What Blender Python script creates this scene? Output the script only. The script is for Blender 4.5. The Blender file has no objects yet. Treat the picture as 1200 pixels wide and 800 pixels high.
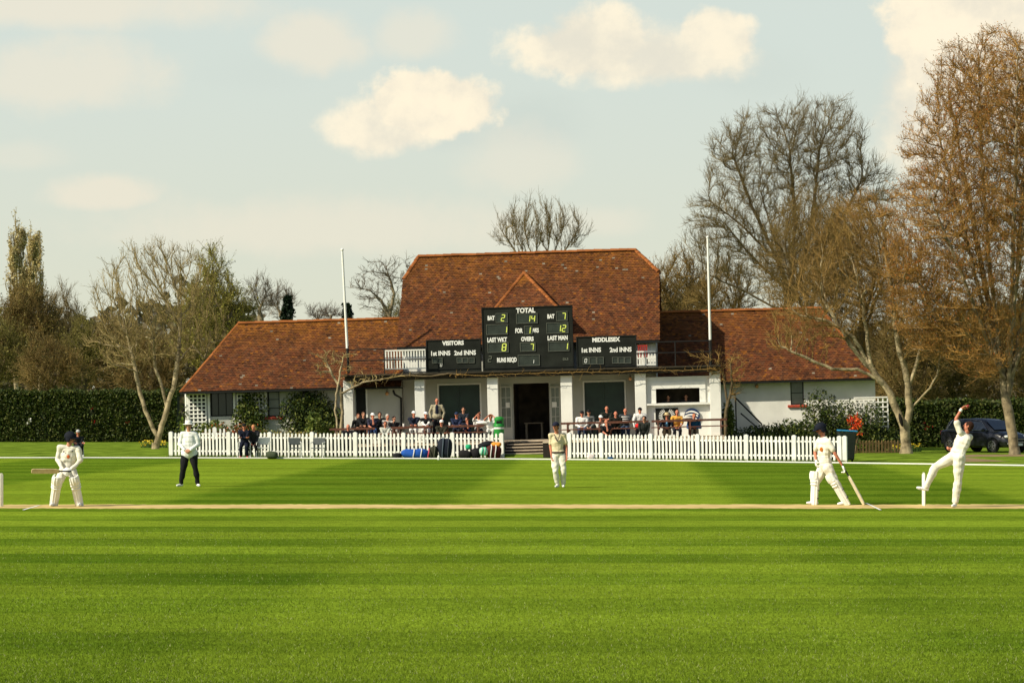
import bpy, bmesh, math, random
import numpy as np
from mathutils import Vector, Matrix, Quaternion
R = math.radians
scene = bpy.context.scene
col = scene.collection
F = 2900.0          # focal length in pixels of the 1200 px wide photograph
H = 2.18            # eye height in metres
HZ = 475.0
ROLL = 0.0
# ------------------------------------------------------------------ measuring helpers
def ray(px, py):
    dx = px-600.0; dy = py-HZ
    return Vector(((dx-ROLL*dy)/F, 1.0, -(dy+ROLL*dx)/F))
def W(px, py, Y):
    r = ray(px, py)
    return Vector((r.x*Y, Y, H+r.z*Y))
def G(px, py, z=0.0):
    r = ray(px, py)
    t = (z-H)/r.z
    return Vector((r.x*t, t, z))
def X(px, Y): return (px-600.0)/F*Y
# ------------------------------------------------------------------ objects
def tag(o, label=None, cat=None, group=None, kind=None):
    if label: o['label'] = label
    if cat: o['category'] = cat
    if group: o['group'] = group
    if kind: o['kind'] = kind
    return o
def empty(name, loc=(0, 0, 0), rz=0.0, M=None):
    o = bpy.data.objects.new(name, None); col.objects.link(o)
    o.empty_display_size = 0.2
    if M is not None: o.matrix_world = M
    else:
        o.location = loc; o.rotation_euler = (0, 0, rz)
    return o
def link(name, me, parent=None, loc=None):
    o = bpy.data.objects.new(name, me); col.objects.link(o)
    if parent: o.parent = parent
    if loc is not None: o.location = loc
    return o
def copy_tree(o, parent=None):
    c = o.copy(); col.objects.link(c)
    if parent: c.parent = parent
    for ch in list(o.children): copy_tree(ch, c)
    return c
class MB:
    def __init__(s): s.v = []; s.f = []; s.m = []; s.c = []; s.usec = False
    def add(s, vs, fs, m=0, c=None):
        o = len(s.v); s.v += [tuple(v) for v in vs]
        s.f += [tuple(i+o for i in f) for f in fs]; s.m += [m]*len(fs)
        if c is not None: s.usec = True
        s.c += [c if c is not None else (1, 1, 1)]*len(vs)
    def box(s, c, d, m=0, rot=None, col=None):
        hx, hy, hz = d[0]/2, d[1]/2, d[2]/2
        vs = [Vector((x, y, z)) for x in (-hx, hx) for y in (-hy, hy) for z in (-hz, hz)]
        if rot is not None: vs = [rot @ v for v in vs]
        c = Vector(c); vs = [v+c for v in vs]
        s.add(vs, [(0, 1, 3, 2), (4, 6, 7, 5), (0, 4, 5, 1), (2, 3, 7, 6), (0, 2, 6, 4), (1, 5, 7, 3)], m, col)
    def b2(s, x0, x1, y0, y1, z0, z1, m=0):
        s.box(((x0+x1)/2, (y0+y1)/2, (z0+z1)/2), (x1-x0, y1-y0, z1-z0), m)
    def tube(s, pts, rad, n=8, m=0, cap=True):
        pts = [Vector(p) for p in pts]
        if not hasattr(rad, '__len__'): rad = [rad]*len(pts)
        rings = []
        prev = None
        for i, p in enumerate(pts):
            a = pts[max(i-1, 0)]; b = pts[min(i+1, len(pts)-1)]
            d = (b-a)
            d = d.normalized() if d.length > 1e-9 else Vector((0, 0, 1))
            if prev is None:
                e = d.orthogonal().normalized()
            else:
                e = (prev-d*prev.dot(d))
                e = e.normalized() if e.length > 1e-6 else d.orthogonal().normalized()
            prev = e; g = d.cross(e)
            rings.append([p+(e*math.cos(2*math.pi*k/n)+g*math.sin(2*math.pi*k/n))*rad[i] for k in range(n)])
        vs = [v for r in rings for v in r]; fs = []
        for i in range(len(pts)-1):
            for k in range(n):
                k2 = (k+1) % n
                fs.append((i*n+k, i*n+k2, (i+1)*n+k2, (i+1)*n+k))
        if cap:
            fs.append(tuple(range(n-1, -1, -1))); fs.append(tuple((len(pts)-1)*n+k for k in range(n)))
        s.add(vs, fs, m)
    def lathe(s, prof, n=16, c=(0, 0, 0), m=0, sx=1.0, sy=1.0, rot=None):
        c = Vector(c); vs = []
        for (r, z) in prof:
            for k in range(n):
                a = 2*math.pi*k/n
                v = Vector((r*sx*math.cos(a), r*sy*math.sin(a), z))
                if rot is not None: v = rot @ v
                vs.append(v+c)
        fs = []
        for i in range(len(prof)-1):
            for k in range(n):
                k2 = (k+1) % n
                fs.append((i*n+k, i*n+k2, (i+1)*n+k2, (i+1)*n+k))
        fs.append(tuple(range(n-1, -1, -1))); fs.append(tuple((len(prof)-1)*n+k for k in range(n)))
        s.add(vs, fs, m)
    def ell(s, c, rad, m=0, rot=None, n=14, k=8, z0=-1.0, z1=1.0):
        prof = []
        for i in range(k+1):
            z = z0+(z1-z0)*0.5*(1-math.cos(math.pi*i/k))
            prof.append((math.sqrt(max(1e-6, 1-z*z)), z))
        c = Vector(c); vs = []
        for (r, z) in prof:
            for j in range(n):
                a = 2*math.pi*j/n
                v = Vector((r*rad[0]*math.cos(a), r*rad[1]*math.sin(a), z*rad[2]))
                if rot is not None: v = rot @ v
                vs.append(v+c)
        fs = []
        for i in range(k):
            for j in range(n):
                j2 = (j+1) % n
                fs.append((i*n+j, i*n+j2, (i+1)*n+j2, (i+1)*n+j))
        fs.append(tuple(range(n-1, -1, -1))); fs.append(tuple(k*n+j for j in range(n)))
        s.add(vs, fs, m)
    def prism(s, poly, y0, y1, m=0, T=None):
        """poly: list of (x, z), extruded y0..y1"""
        n = len(poly)
        vs = [Vector((x, y0, z)) for x, z in poly]+[Vector((x, y1, z)) for x, z in poly]
        if T: vs = [T(v) for v in vs]
        fs = [tuple(range(n)), tuple(range(2*n-1, n-1, -1))]
        for i in range(n):
            j = (i+1) % n
            fs.append((i, i+n, j+n, j))
        s.add(vs, fs, m)
    def mesh(s, name, mats, smooth=False):
        me = bpy.data.meshes.new(name)
        me.from_pydata(s.v, [], s.f)
        if not isinstance(mats, (list, tuple)): mats = [mats]
        for m in mats: me.materials.append(m)
        me.polygons.foreach_set('material_index', s.m)
        if s.usec:
            at = me.color_attributes.new('tint', 'FLOAT_COLOR', 'POINT')
            at.data.foreach_set('color', np.array([(*c, 1.0) for c in s.c], dtype=np.float32).ravel())
        if smooth: me.polygons.foreach_set('use_smooth', [True]*len(me.polygons))
        me.update(); me.validate()
        return me
    def build(s, name, mats, parent=None, smooth=False, bevel=0):
        me = s.mesh(name, mats, smooth)
        o = link(name, me, parent)
        bm = bmesh.new(); bm.from_mesh(me); bmesh.ops.recalc_face_normals(bm, faces=bm.faces)
        bm.to_mesh(me); bm.free()
        if bevel:
            b = o.modifiers.new('bevel', 'BEVEL'); b.width = bevel; b.segments = 2; b.limit_method = 'ANGLE'
        if smooth and not bevel:
            try: me.set_sharp_from_angle(angle=R(40))
            except Exception: pass
        return o
def np_mesh(name, V, Q, mats, mi=None, tint=None, k=4):
    """V (n,3), Q (m,k) faces"""
    me = bpy.data.meshes.new(name)
    V = np.ascontiguousarray(V, dtype=np.float32); Q = np.ascontiguousarray(Q, dtype=np.int32)
    me.vertices.add(len(V)); me.vertices.foreach_set('co', V.ravel())
    me.loops.add(Q.size); me.loops.foreach_set('vertex_index', Q.ravel())
    me.polygons.add(len(Q)); me.polygons.foreach_set('loop_start', np.arange(0, Q.size, k, dtype=np.int32))
    try: me.polygons.foreach_set('loop_total', np.full(len(Q), k, dtype=np.int32))
    except Exception: pass
    if not isinstance(mats, (list, tuple)): mats = [mats]
    for m in mats: me.materials.append(m)
    if mi is not None: me.polygons.foreach_set('material_index', np.ascontiguousarray(mi, dtype=np.int32))
    if tint is not None:
        at = me.color_attributes.new('tint', 'FLOAT_COLOR', 'POINT')
        t = np.ones((len(V), 4), dtype=np.float32); t[:, :3] = tint
        at.data.foreach_set('color', t.ravel())
    me.update(calc_edges=True)
    return me
# ------------------------------------------------------------------ materials
def newmat(name):
    m = bpy.data.materials.new(name); m.use_nodes = True
    nt = m.node_tree; b = nt.nodes['Principled BSDF']
    return m, nt, b
def sset(b, **k):
    for kk, v in k.items():
        n = {'base': 'Base Color', 'rough': 'Roughness', 'metal': 'Metallic', 'spec': 'Specular IOR Level'}[kk]
        b.inputs[n].default_value = (*v, 1) if n == 'Base Color' else v
def N(nt, t, **k):
    n = nt.nodes.new(t)
    for a, v in k.items(): setattr(n, a, v)
    return n
def mat(name, c, rough=0.7, var=0.15, scale=6.0, bump=0.0, spec=0.3, metal=0.0, bscale=None, c2=None, coord='Object'):
    """plain surface with noise variation of its own colour"""
    m, nt, b = newmat(name); L = nt.links
    sset(b, rough=rough, spec=spec, metal=metal)
    tc = N(nt, 'ShaderNodeTexCoord')
    no = N(nt, 'ShaderNodeTexNoise'); no.inputs['Scale'].default_value = scale; no.inputs['Detail'].default_value = 5
    L.new(tc.outputs[coord], no.inputs['Vector'])
    rp = N(nt, 'ShaderNodeValToRGB')
    ca = tuple(x*(1-var) for x in c); cb = tuple(min(1, x*(1+var)) for x in (c2 or c))
    rp.color_ramp.elements[0].position = 0.3; rp.color_ramp.elements[1].position = 0.7
    rp.color_ramp.elements[0].color = (*ca, 1); rp.color_ramp.elements[1].color = (*cb, 1)
    L.new(no.outputs['Fac'], rp.inputs['Fac']); L.new(rp.outputs['Color'], b.inputs['Base Color'])
    if bump:
        n2 = N(nt, 'ShaderNodeTexNoise'); n2.inputs['Scale'].default_value = bscale or scale*6; n2.inputs['Detail'].default_value = 4
        L.new(tc.outputs[coord], n2.inputs['Vector'])
        bp = N(nt, 'ShaderNodeBump'); bp.inputs['Strength'].default_value = bump; bp.inputs['Distance'].default_value = 0.03
        L.new(n2.outputs['Fac'], bp.inputs['Height']); L.new(bp.outputs['Normal'], b.inputs['Normal'])
    return m
def tintmat(name, rough=0.8, spec=0.2, mul=(1, 1, 1), trans=0.0, noise=0.0, nscale=8, bump=0.0):
    """colour from the per-piece 'tint' attribute (each leaf or tile has its own colour)"""
    m, nt, b = newmat(name); L = nt.links
    sset(b, rough=rough, spec=spec)
    at = N(nt, 'ShaderNodeAttribute'); at.attribute_name = 'tint'
    mx = N(nt, 'ShaderNodeMix', data_type='RGBA', blend_type='MULTIPLY'); mx.inputs['Factor'].default_value = 1
    L.new(at.outputs['Color'], mx.inputs['A']); mx.inputs['B'].default_value = (*mul, 1)
    out = mx.outputs['Result']
    if noise:
        tc = N(nt, 'ShaderNodeTexCoord'); no = N(nt, 'ShaderNodeTexNoise'); no.inputs['Scale'].default_value = nscale; no.inputs['Detail'].default_value = 6
        L.new(tc.outputs['Object'], no.inputs['Vector'])
        mr = N(nt, 'ShaderNodeMapRange'); mr.inputs['From Min'].default_value = 0.3; mr.inputs['From Max'].default_value = 0.7
        mr.inputs['To Min'].default_value = 1-noise; mr.inputs['To Max'].default_value = 1+noise
        L.new(no.outputs['Fac'], mr.inputs['Value'])
        m2 = N(nt, 'ShaderNodeMix', data_type='RGBA', blend_type='MULTIPLY'); m2.inputs['Factor'].default_value = 1
        L.new(out, m2.inputs['A']); L.new(mr.outputs['Result'], m2.inputs['B']); out = m2.outputs['Result']
        if bump:
            bp = N(nt, 'ShaderNodeBump'); bp.inputs['Strength'].default_value = bump; bp.inputs['Distance'].default_value = 0.02
            L.new(no.outputs['Fac'], bp.inputs['Height']); L.new(bp.outputs['Normal'], b.inputs['Normal'])
    L.new(out, b.inputs['Base Color'])
    if trans:
        tr = N(nt, 'ShaderNodeBsdfTranslucent'); L.new(out, tr.inputs['Color'])
        ms = N(nt, 'ShaderNodeMixShader'); ms.inputs[0].default_value = trans
        o = nt.nodes['Material Output']
        L.new(b.outputs[0], ms.inputs[1]); L.new(tr.outputs[0], ms.inputs[2]); L.new(ms.outputs[0], o.inputs['Surface'])
    return m
_cm = {}
def cmat(c, rough=0.85, name=None, spec=0.15):
    """cloth / skin like plain colour, cached"""
    k = (c, rough, spec)
    if k not in _cm: _cm[k] = mat(name or 'cloth', c, rough=rough, var=0.12, scale=14, bump=0.25, bscale=30, spec=spec)
    return _cm[k]
M = {}
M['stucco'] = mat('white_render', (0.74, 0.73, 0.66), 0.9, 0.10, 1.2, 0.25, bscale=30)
M['stuccoshade'] = mat('shaded_white_render', (0.46, 0.46, 0.40), 0.9, 0.10, 1.0, 0.25, bscale=30)  # white render again, darkened: shade of veranda and wing put into the colour
M['white'] = mat('white_paint', (0.78, 0.77, 0.70), 0.6, 0.05, 5.0, 0.05)
M['fencewhite'] = mat('fence_paint', (0.76, 0.75, 0.68), 0.6, 0.13, 2.2, 0.05)
M['black'] = mat('black_paint', (0.012, 0.013, 0.011), 0.6, 0.3, 2.0, spec=0.15)
M['blackmetal'] = mat('black_iron', (0.015, 0.015, 0.014), 0.5, 0.2, 4, spec=0.2)
M['board'] = mat('board_black', (0.017, 0.019, 0.015), 0.8, 0.35, 1.6, spec=0.1)
M['recess'] = mat('board_recess', (0.028, 0.036, 0.028), 0.5, 0.3, 3.0, spec=0.3)
M['lettering'] = mat('white_lettering', (0.80, 0.80, 0.74), 0.7, 0.08, 9)
M['digit'] = mat('yellow_digits', (0.75, 0.85, 0.16), 0.6, 0.08, 9)
M['greydigit'] = mat('grey_marks', (0.12, 0.13, 0.10), 0.7, 0.2, 9)
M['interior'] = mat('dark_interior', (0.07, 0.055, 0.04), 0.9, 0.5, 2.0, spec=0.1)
M['greendoor'] = mat('dark_green_door', (0.009, 0.026, 0.016), 0.35, 0.4, 1.5, spec=0.4)
M['glass'] = mat('window_glass', (0.02, 0.028, 0.028), 0.12, 0.3, 1.0, spec=0.5)
M['glasslight'] = mat('net_curtain_glass', (0.16, 0.18, 0.15), 0.2, 0.25, 2.0, spec=0.5)
M['redsill'] = mat('red_quarry_tile', (0.42, 0.06, 0.03), 0.7, 0.2, 8)
M['stone'] = mat('pale_paving', (0.42, 0.34, 0.24), 0.9, 0.2, 3.0, 0.2)
M['brickdark'] = mat('dark_brick', (0.018, 0.014, 0.010), 0.95, 0.4, 4.0, 0.3)
M['wood'] = mat('brown_stained_wood', (0.10, 0.036, 0.018), 0.6, 0.3, 5.0, 0.1, spec=0.35)
M['fencebrown'] = mat('weathered_wood', (0.27, 0.17, 0.07), 0.8, 0.3, 5.0, 0.1)
M['timber'] = mat('dark_timber', (0.035, 0.028, 0.016), 0.8, 0.3, 3.0, 0.2)
M['green_plastic'] = mat('green_plastic', (0.015, 0.23, 0.03), 0.45, 0.08, 5, spec=0.4)
M['tyre'] = mat('tyre_rubber', (0.012, 0.012, 0.012), 0.8, 0.2, 5)
M['rim'] = mat('alloy_rim', (0.45, 0.45, 0.45), 0.3, 0.1, 5, metal=0.9)
M['skin'] = mat('skin', (0.50, 0.235, 0.14), 0.6, 0.10, 18, spec=0.3)
M['skinred'] = mat('ruddy_skin', (0.52, 0.19, 0.11), 0.6, 0.12, 18, spec=0.3)
M['cricket'] = mat('cricket_whites', (0.74, 0.70, 0.58), 0.85, 0.08, 5, 0.4, bscale=9, spec=0.1)
M['pad'] = mat('white_pads', (0.80, 0.79, 0.72), 0.7, 0.06, 6, 0.2)
M['eye'] = mat('dark_features', (0.03, 0.015, 0.01), 0.5, 0.1, 9)
M['tile'] = tintmat('clay_tiles', 0.85, 0.12, noise=0.22, nscale=1.3, bump=0.2)
M['leaf'] = tintmat('leaves', 0.6, 0.25, trans=0.25)
M['bark'] = mat('grey_bark', (0.17, 0.13, 0.075), 0.9, 0.45, 4.0, 0.5, c2=(0.24, 0.19, 0.11))
M['barkpale'] = mat('pale_lichened_bark', (0.15, 0.115, 0.06), 0.95, 0.4, 2.6, 1.0, c2=(0.36, 0.29, 0.17), bscale=9)
M['barkdark'] = mat('dark_bark', (0.12, 0.09, 0.045), 0.9, 0.4, 4.0, 0.5)
M['twig'] = mat('brown_twigs', (0.26, 0.16, 0.045), 0.85, 0.35, 0.6)
M['twigdark'] = mat('dark_twigs', (0.17, 0.125, 0.048), 0.85, 0.35, 0.6)
M['twigolive'] = mat('olive_twigs', (0.23, 0.19, 0.045), 0.85, 0.35, 0.6)
M['twigpale'] = mat('pale_twigs', (0.30, 0.225, 0.09), 0.85, 0.3, 0.8)
M['twigrust'] = mat('rusty_twigs', (0.31, 0.17, 0.042), 0.85, 0.35, 0.6)
M['blade'] = tintmat('grass_blade', 1.0, 0.0, trans=0.45)
# ------------------------------------------------------------------ camera, sun, sky
cd = bpy.data.cameras.new('camera'); cam = bpy.data.objects.new('camera', cd); col.objects.link(cam)
cd.sensor_width = 36; cd.lens = 36*F/1200; cd.shift_y = (HZ-400)/1200; cd.clip_end = 6000; cd.clip_start = 0.5
cam.location = (0, 0, H); cam.rotation_euler = (math.pi/2, ROLL, 0)
scene.camera = cam
SD = Vector((1.1, 0.60, -1.0)).normalized()          # direction the sunlight travels
elev = math.asin(-SD.z); az = math.atan2(-SD.x, -SD.y)   # compass style: 0 = +Y, towards +X
sl = bpy.data.lights.new('sun', 'SUN'); so = bpy.data.objects.new('sun', sl); col.objects.link(so)
sl.energy = 4.9; sl.angle = R(0.5); sl.color = (1.0, 0.92, 0.74)
so.rotation_euler = SD.to_track_quat('-Z', 'Y').to_euler(); so.location = (-40, -20, 60)
w = bpy.data.worlds.new('World'); scene.world = w; w.use_nodes = True
nt = w.node_tree; L = nt.links; nt.nodes.clear()
out = N(nt, 'ShaderNodeOutputWorld'); bg = N(nt, 'ShaderNodeBackground'); bg.inputs['Strength'].default_value = 0.10
L.new(bg.outputs[0], out.inputs[0])
sky = N(nt, 'ShaderNodeTexSky', sky_type='NISHITA'); sky.sun_disc = False
sky.sun_elevation = elev; sky.sun_rotation = az; sky.air_density = 1.0; sky.dust_density = 1.5; sky.ozone_density = 1.0
tc = N(nt, 'ShaderNodeTexCoord'); sp = N(nt, 'ShaderNodeSeparateXYZ'); L.new(tc.outputs['Generated'], sp.inputs[0])
def mth(op, a, b=None, clamp=False):
    n = N(nt, 'ShaderNodeMath', operation=op); n.use_clamp = clamp
    for i, v in enumerate((a, b)):
        if v is None: continue
        if isinstance(v, (int, float)): n.inputs[i].default_value = v
        else: L.new(v, n.inputs[i])
    return n.outputs[0]
def smooth(v, a, b, lo=0.0, hi=1.0):
    n = N(nt, 'ShaderNodeMapRange', interpolation_type='SMOOTHSTEP')
    n.inputs['From Min'].default_value = a; n.inputs['From Max'].default_value = b
    n.inputs['To Min'].default_value = lo; n.inputs['To Max'].default_value = hi
    L.new(v, n.inputs['Value']); return n.outputs[0]
def mixc(f, a, b):
    n = N(nt, 'ShaderNodeMix', data_type='RGBA')
    for s_, v in (('Factor', f), ('A', a), ('B', b)):
        if isinstance(v, (int, float)): n.inputs[s_].default_value = v
        elif isinstance(v, tuple): n.inputs[s_].default_value = (*v, 1)
        else: L.new(v, n.inputs[s_])
    return n.outputs['Result']
ym = mth('MAXIMUM', sp.outputs['Y'], 0.02)
A = mth('DIVIDE', sp.outputs['X'], ym); B = mth('DIVIDE', sp.outputs['Z'], ym)
cb = N(nt, 'ShaderNodeCombineXYZ'); L.new(A, cb.inputs[0]); L.new(B, cb.inputs[1])
def noise(sc, det=6, rough=0.55, off=0.0):
    mp = N(nt, 'ShaderNodeVectorMath', operation='ADD'); mp.inputs[1].default_value = (off, off*0.7, 0)
    L.new(cb.outputs[0], mp.inputs[0])
    n = N(nt, 'ShaderNodeTexNoise'); n.inputs['Scale'].default_value = sc; n.inputs['Detail'].default_value = det
    n.inputs['Roughness'].default_value = rough; L.new(mp.outputs[0], n.inputs['Vector']); return n.outputs['Fac']
n1 = noise(38, 5, 0.6); n2 = noise(14, 2, 0.5, 3.1); n3 = noise(110, 3, 0.6, 1.7)
warp = mth('ADD', mth('MULTIPLY', mth('SUBTRACT', n1, 0.5), 1.9), mth('MULTIPLY', mth('SUBTRACT', n2, 0.5), 1.3))
warp = mth('ADD', warp, mth('MULTIPLY', mth('SUBTRACT', n3, 0.5), 0.5))
def blob(px, py, rx, ry, soft, amt, flat=0.7):
    cx = (px-600)/F; cy = (HZ-py)/F
    dx = mth('DIVIDE', mth('SUBTRACT', A, cx), rx/F)
    dyr = mth('SUBTRACT', B, cy)
    # flatter underside
    up = mth('DIVIDE', dyr, ry/F); dn = mth('DIVIDE', dyr, ry*flat/F)
    sgn = mth('GREATER_THAN', dyr, 0.0)
    dy = mth('ADD', mth('MULTIPLY', up, sgn), mth('MULTIPLY', dn, mth('SUBTRACT', 1.0, sgn)))
    d = mth('SQRT', mth('ADD', mth('MULTIPLY', dx, dx), mth('MULTIPLY', dy, dy)))
    e = mth('ADD', d, mth('MULTIPLY', warp, 0.75))
    n = N(nt, 'ShaderNodeMapRange', interpolation_type='SMOOTHSTEP')
    n.inputs['From Min'].default_value = 1.0+soft; n.inputs['From Max'].default_value = 1.0-soft
    n.inputs['To Min'].default_value = 0; n.inputs['To Max'].default_value = amt
    L.new(e, n.inputs['Value']); return n.outputs[0]
def union(l):
    r = l[0]
    for x in l[1:]: r = mth('MAXIMUM', r, x)
    return r
sharp = union([blob(506, 126, 76, 42, 0.17, 1.0, 0.8), blob(452, 150, 60, 34, 0.30, 0.9, 0.9), blob(695, 58, 84, 50, 0.24, 0.9), blob(760, 72, 112, 40, 0.36, 0.85),
               blob(838, 48, 46, 34, 0.22, 0.9), blob(1150, 40, 115, 88, 0.16, 1.0, 1.3), blob(1090, 120, 60, 80, 0.4, 0.85, 1.2)])
faint = union([blob(70, 95, 110, 48, 0.5, 0.6), blob(115, 230, 58, 22, 0.45, 0.7), blob(368, 55, 50, 38, 0.45, 0.65), blob(487, 45, 40, 30, 0.5, 0.5),
               blob(60, 8, 200, 34, 0.6, 0.7), blob(380, 272, 230, 36, 0.6, 0.55), blob(605, 195, 60, 40, 0.6, 0.42), blob(705, 262, 50, 20, 0.6, 0.4), blob(20, 185, 50, 16, 0.7, 0.3)])
shade = union([blob(620, 150, 55, 34, 0.6, 0.6), blob(545, 160, 70, 24, 0.6, 0.45), blob(880, 90, 60, 34, 0.7, 0.35), blob(300, 90, 60, 22, 0.7, 0.2), blob(1150, 105, 70, 45, 0.5, 0.85)])
# thin high veil, bright near the horizon, letting the clear sky through higher up
veil = smooth(sp.outputs['Z'], 0.17, 0.29, 0.95, 0.05)
vcol = mixc(smooth(sp.outputs['Z'], 0.0, 0.16), (6.5, 6.55, 5.2), (5.95, 6.6, 6.05))
c = mixc(veil, sky.outputs[0], vcol)
front = smooth(sp.outputs['Y'], 0.25, 0.5)
c = mixc(mth('MULTIPLY', shade, front), c, (5.4, 6.0, 5.5))
c = mixc(mth('MULTIPLY', faint, front), c, (7.7, 7.05, 5.7))
# lit body of the cumulus with greyer undersides from its own relief
relief = smooth(mth('ADD', mth('MULTIPLY', n1, 0.65), mth('MULTIPLY', n2, 0.35)), 0.40, 0.62)
ccol = mixc(relief, (9.0, 8.05, 6.2), (7.2, 6.75, 5.6))
c = mixc(mth('MULTIPLY', sharp, front), c, ccol)
c = mixc(smooth(sp.outputs['Z'], -0.02, 0.0), (0.5, 0.7, 0.3), c)
L.new(c, bg.inputs['Color'])
vs = scene.view_settings; vs.view_transform = 'Standard'; vs.look = 'None'; vs.exposure = 0.2; vs.gamma = 1
scene.render.engine = 'CYCLES'; scene.cycles.max_bounces = 5; scene.cycles.diffuse_bounces = 2; scene.cycles.glossy_bounces = 2; scene.cycles.transmission_bounces = 2
w.cycles.sampling_method = 'MANUAL'; w.cycles.sample_map_resolution = 256
# ------------------------------------------------------------------ ground
def yf(x): return 100.6-0.33*max(-22, min(22, x))      # where the picket fence runs
def gz(Y, x=0.0):
    t = min(1, max(0, (Y-yf(x)-0.8)/4)); return 0.12*t*t*(3-2*t)
def lawn_material():
    m, nt, b = newmat('mown_grass'); L = nt.links
    sset(b, rough=1.0, spec=0.0)
    tc = N(nt, 'ShaderNodeTexCoord'); sp = N(nt, 'ShaderNodeSeparateXYZ'); L.new(tc.outputs['Object'], sp.inputs[0])
    def mt(op, a, b_=None, clamp=False):
        n = N(nt, 'ShaderNodeMath', operation=op); n.use_clamp = clamp
        for i, v in enumerate((a, b_)):
            if v is None: continue
            if isinstance(v, (int, float)): n.inputs[i].default_value = v
            else: L.new(v, n.inputs[i])
        return n.outputs[0]
    def rng(v, a, b_, lo, hi):
        n = N(nt, 'ShaderNodeMapRange', interpolation_type='SMOOTHSTEP')
        for k_, x in (('From Min', a), ('From Max', b_), ('To Min', lo), ('To Max', hi)): n.inputs[k_].default_value = x
        L.new(v, n.inputs['Value']); return n.outputs[0]
    def noi(sc, det, sx=1, sy=1, rough=0.55):
        mp = N(nt, 'ShaderNodeMapping'); mp.inputs['Scale'].default_value = (sx, sy, 1); L.new(tc.outputs['Object'], mp.inputs[0])
        n = N(nt, 'ShaderNodeTexNoise'); n.inputs['Scale'].default_value = sc; n.inputs['Detail'].default_value = det; n.inputs['Roughness'].default_value = rough
        L.new(mp.outputs[0], n.inputs['Vector']); return n.outputs['Fac']
    Xc, Yc = sp.outputs['X'], sp.outputs['Y']
    wob = mt('MULTIPLY', mt('SUBTRACT', noi(0.35, 4), 0.5), 1.1)
    # stripes along the ball's line: parallel to the pitch, cut about two metres wide
    yy = mt('ADD', Yc, mt('MULTIPLY', wob, 0.5))
    sy_ = mt('SINE', mt('MULTIPLY', mt('SUBTRACT', yy, 43.8), 2*math.pi/4.18))   # dark where positive after shift
    sy_ = rng(mt('COSINE', mt('MULTIPLY', mt('SUBTRACT', yy, 43.7), 2*math.pi/4.18)), -0.25, 0.25, 0, 1)
    # wide stripes running away from the camera, 6.7 m each
    xx = mt('ADD', mt('SUBTRACT', Xc, mt('MULTIPLY', mt('SUBTRACT', Yc, 60), 0.042)), mt('MULTIPLY', wob, 0.6))
    sx_ = rng(mt('COSINE', mt('MULTIPLY', mt('ADD', xx, 4.5), 2*math.pi/13.1)), -0.22, 0.22, 0, 1)
    far = rng(Yc, 53, 56, 0, 1)
    near2 = rng(Yc, 30, 46, 1, 0)
    ax = mt('ADD', mt('MULTIPLY', far, 0.50), mt('MULTIPLY', near2, mt('MULTIPLY', rng(noi(0.12, 3), 0.35, 0.6, 0.25, 1.0), 0.38)))
    ay = mt('ADD', mt('MULTIPLY', far, -0.28), 0.55)
    ay = mt('MULTIPLY', ay, rng(Yc, 24, 37, 0.45, 1.0))
    ay = mt('MULTIPLY', ay, rng(noi(0.22, 3, 1, 1), 0.3, 0.65, 0.45, 1.1))
    dark = mt('ADD', mt('MULTIPLY', sx_, ax), mt('MULTIPLY', sy_, ay))
    lin = rng(noi(1.0, 3, 0.02, 2.2), 0.35, 0.7, -0.10, 0.12)
    dark = mt('ADD', dark, lin)
    patch = rng(noi(0.25, 5, 0.6, 1), 0.3, 0.7, 0.86, 1.14)
    fine = rng(noi(26, 6, 1, 1, 0.75), 0.33, 0.67, 0.42, 1.65)
    mid = rng(noi(3.5, 5, 1, 1, 0.7), 0.3, 0.7, 0.82, 1.18)
    cr = N(nt, 'ShaderNodeMix', data_type='RGBA'); cr.inputs['A'].default_value = (0.170, 0.243, 0.018, 1); cr.inputs['B'].default_value = (0.040, 0.094, 0.005, 1)
    L.new(dark, cr.inputs['Factor'])
    k = mt('MULTIPLY', mt('MULTIPLY', patch, fine), mid)
    mx = N(nt, 'ShaderNodeMix', data_type='RGBA', blend_type='MULTIPLY'); mx.inputs['Factor'].default_value = 1
    L.new(cr.outputs['Result'], mx.inputs['A']); L.new(k, mx.inputs['B'])
    # small pale flecks
    fl = rng(noi(60, 3, 1, 1, 0.8), 0.66, 0.74, 0, 0.55)
    m2 = N(nt, 'ShaderNodeMix', data_type='RGBA'); L.new(fl, m2.inputs['Factor']); L.new(mx.outputs['Result'], m2.inputs['A']); m2.inputs['B'].default_value = (0.36, 0.40, 0.12, 1)
    # worn, yellower grass by the pitch ends
    L.new(m2.outputs['Result'], b.inputs['Base Color'])
    bp = N(nt, 'ShaderNodeBump'); bp.inputs['Strength'].default_value = 0.55; bp.inputs['Distance'].default_value = 0.03
    L.new(noi(45, 5, 1, 1, 0.8), bp.inputs['Height']); L.new(bp.outputs['Normal'], b.inputs['Normal'])
    return m
M['lawn'] = lawn_material()
M['rough'] = mat('rough_grass', (0.09, 0.155, 0.014), 1.0, 0.40, 1.1, 0.6, c2=(0.14, 0.20, 0.022), bscale=25, coord='Object', spec=0.0)
M['pitch'] = mat('rolled_clay_pitch', (0.50, 0.37, 0.145), 0.95, 0.16, 1.3, 0.2, c2=(0.58, 0.44, 0.19), spec=0.0)
# boundary points measured on the photograph
bpx = [(-260, 536.5), (0, 537.0), (120, 537.0), (250, 537.3), (420, 537.8), (600, 538.6), (750, 540.0), (900, 542.0), (1050, 544.0), (1200, 546.2), (1450, 550)]
bpt = [G(a, b_) for a, b_ in bpx]
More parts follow.
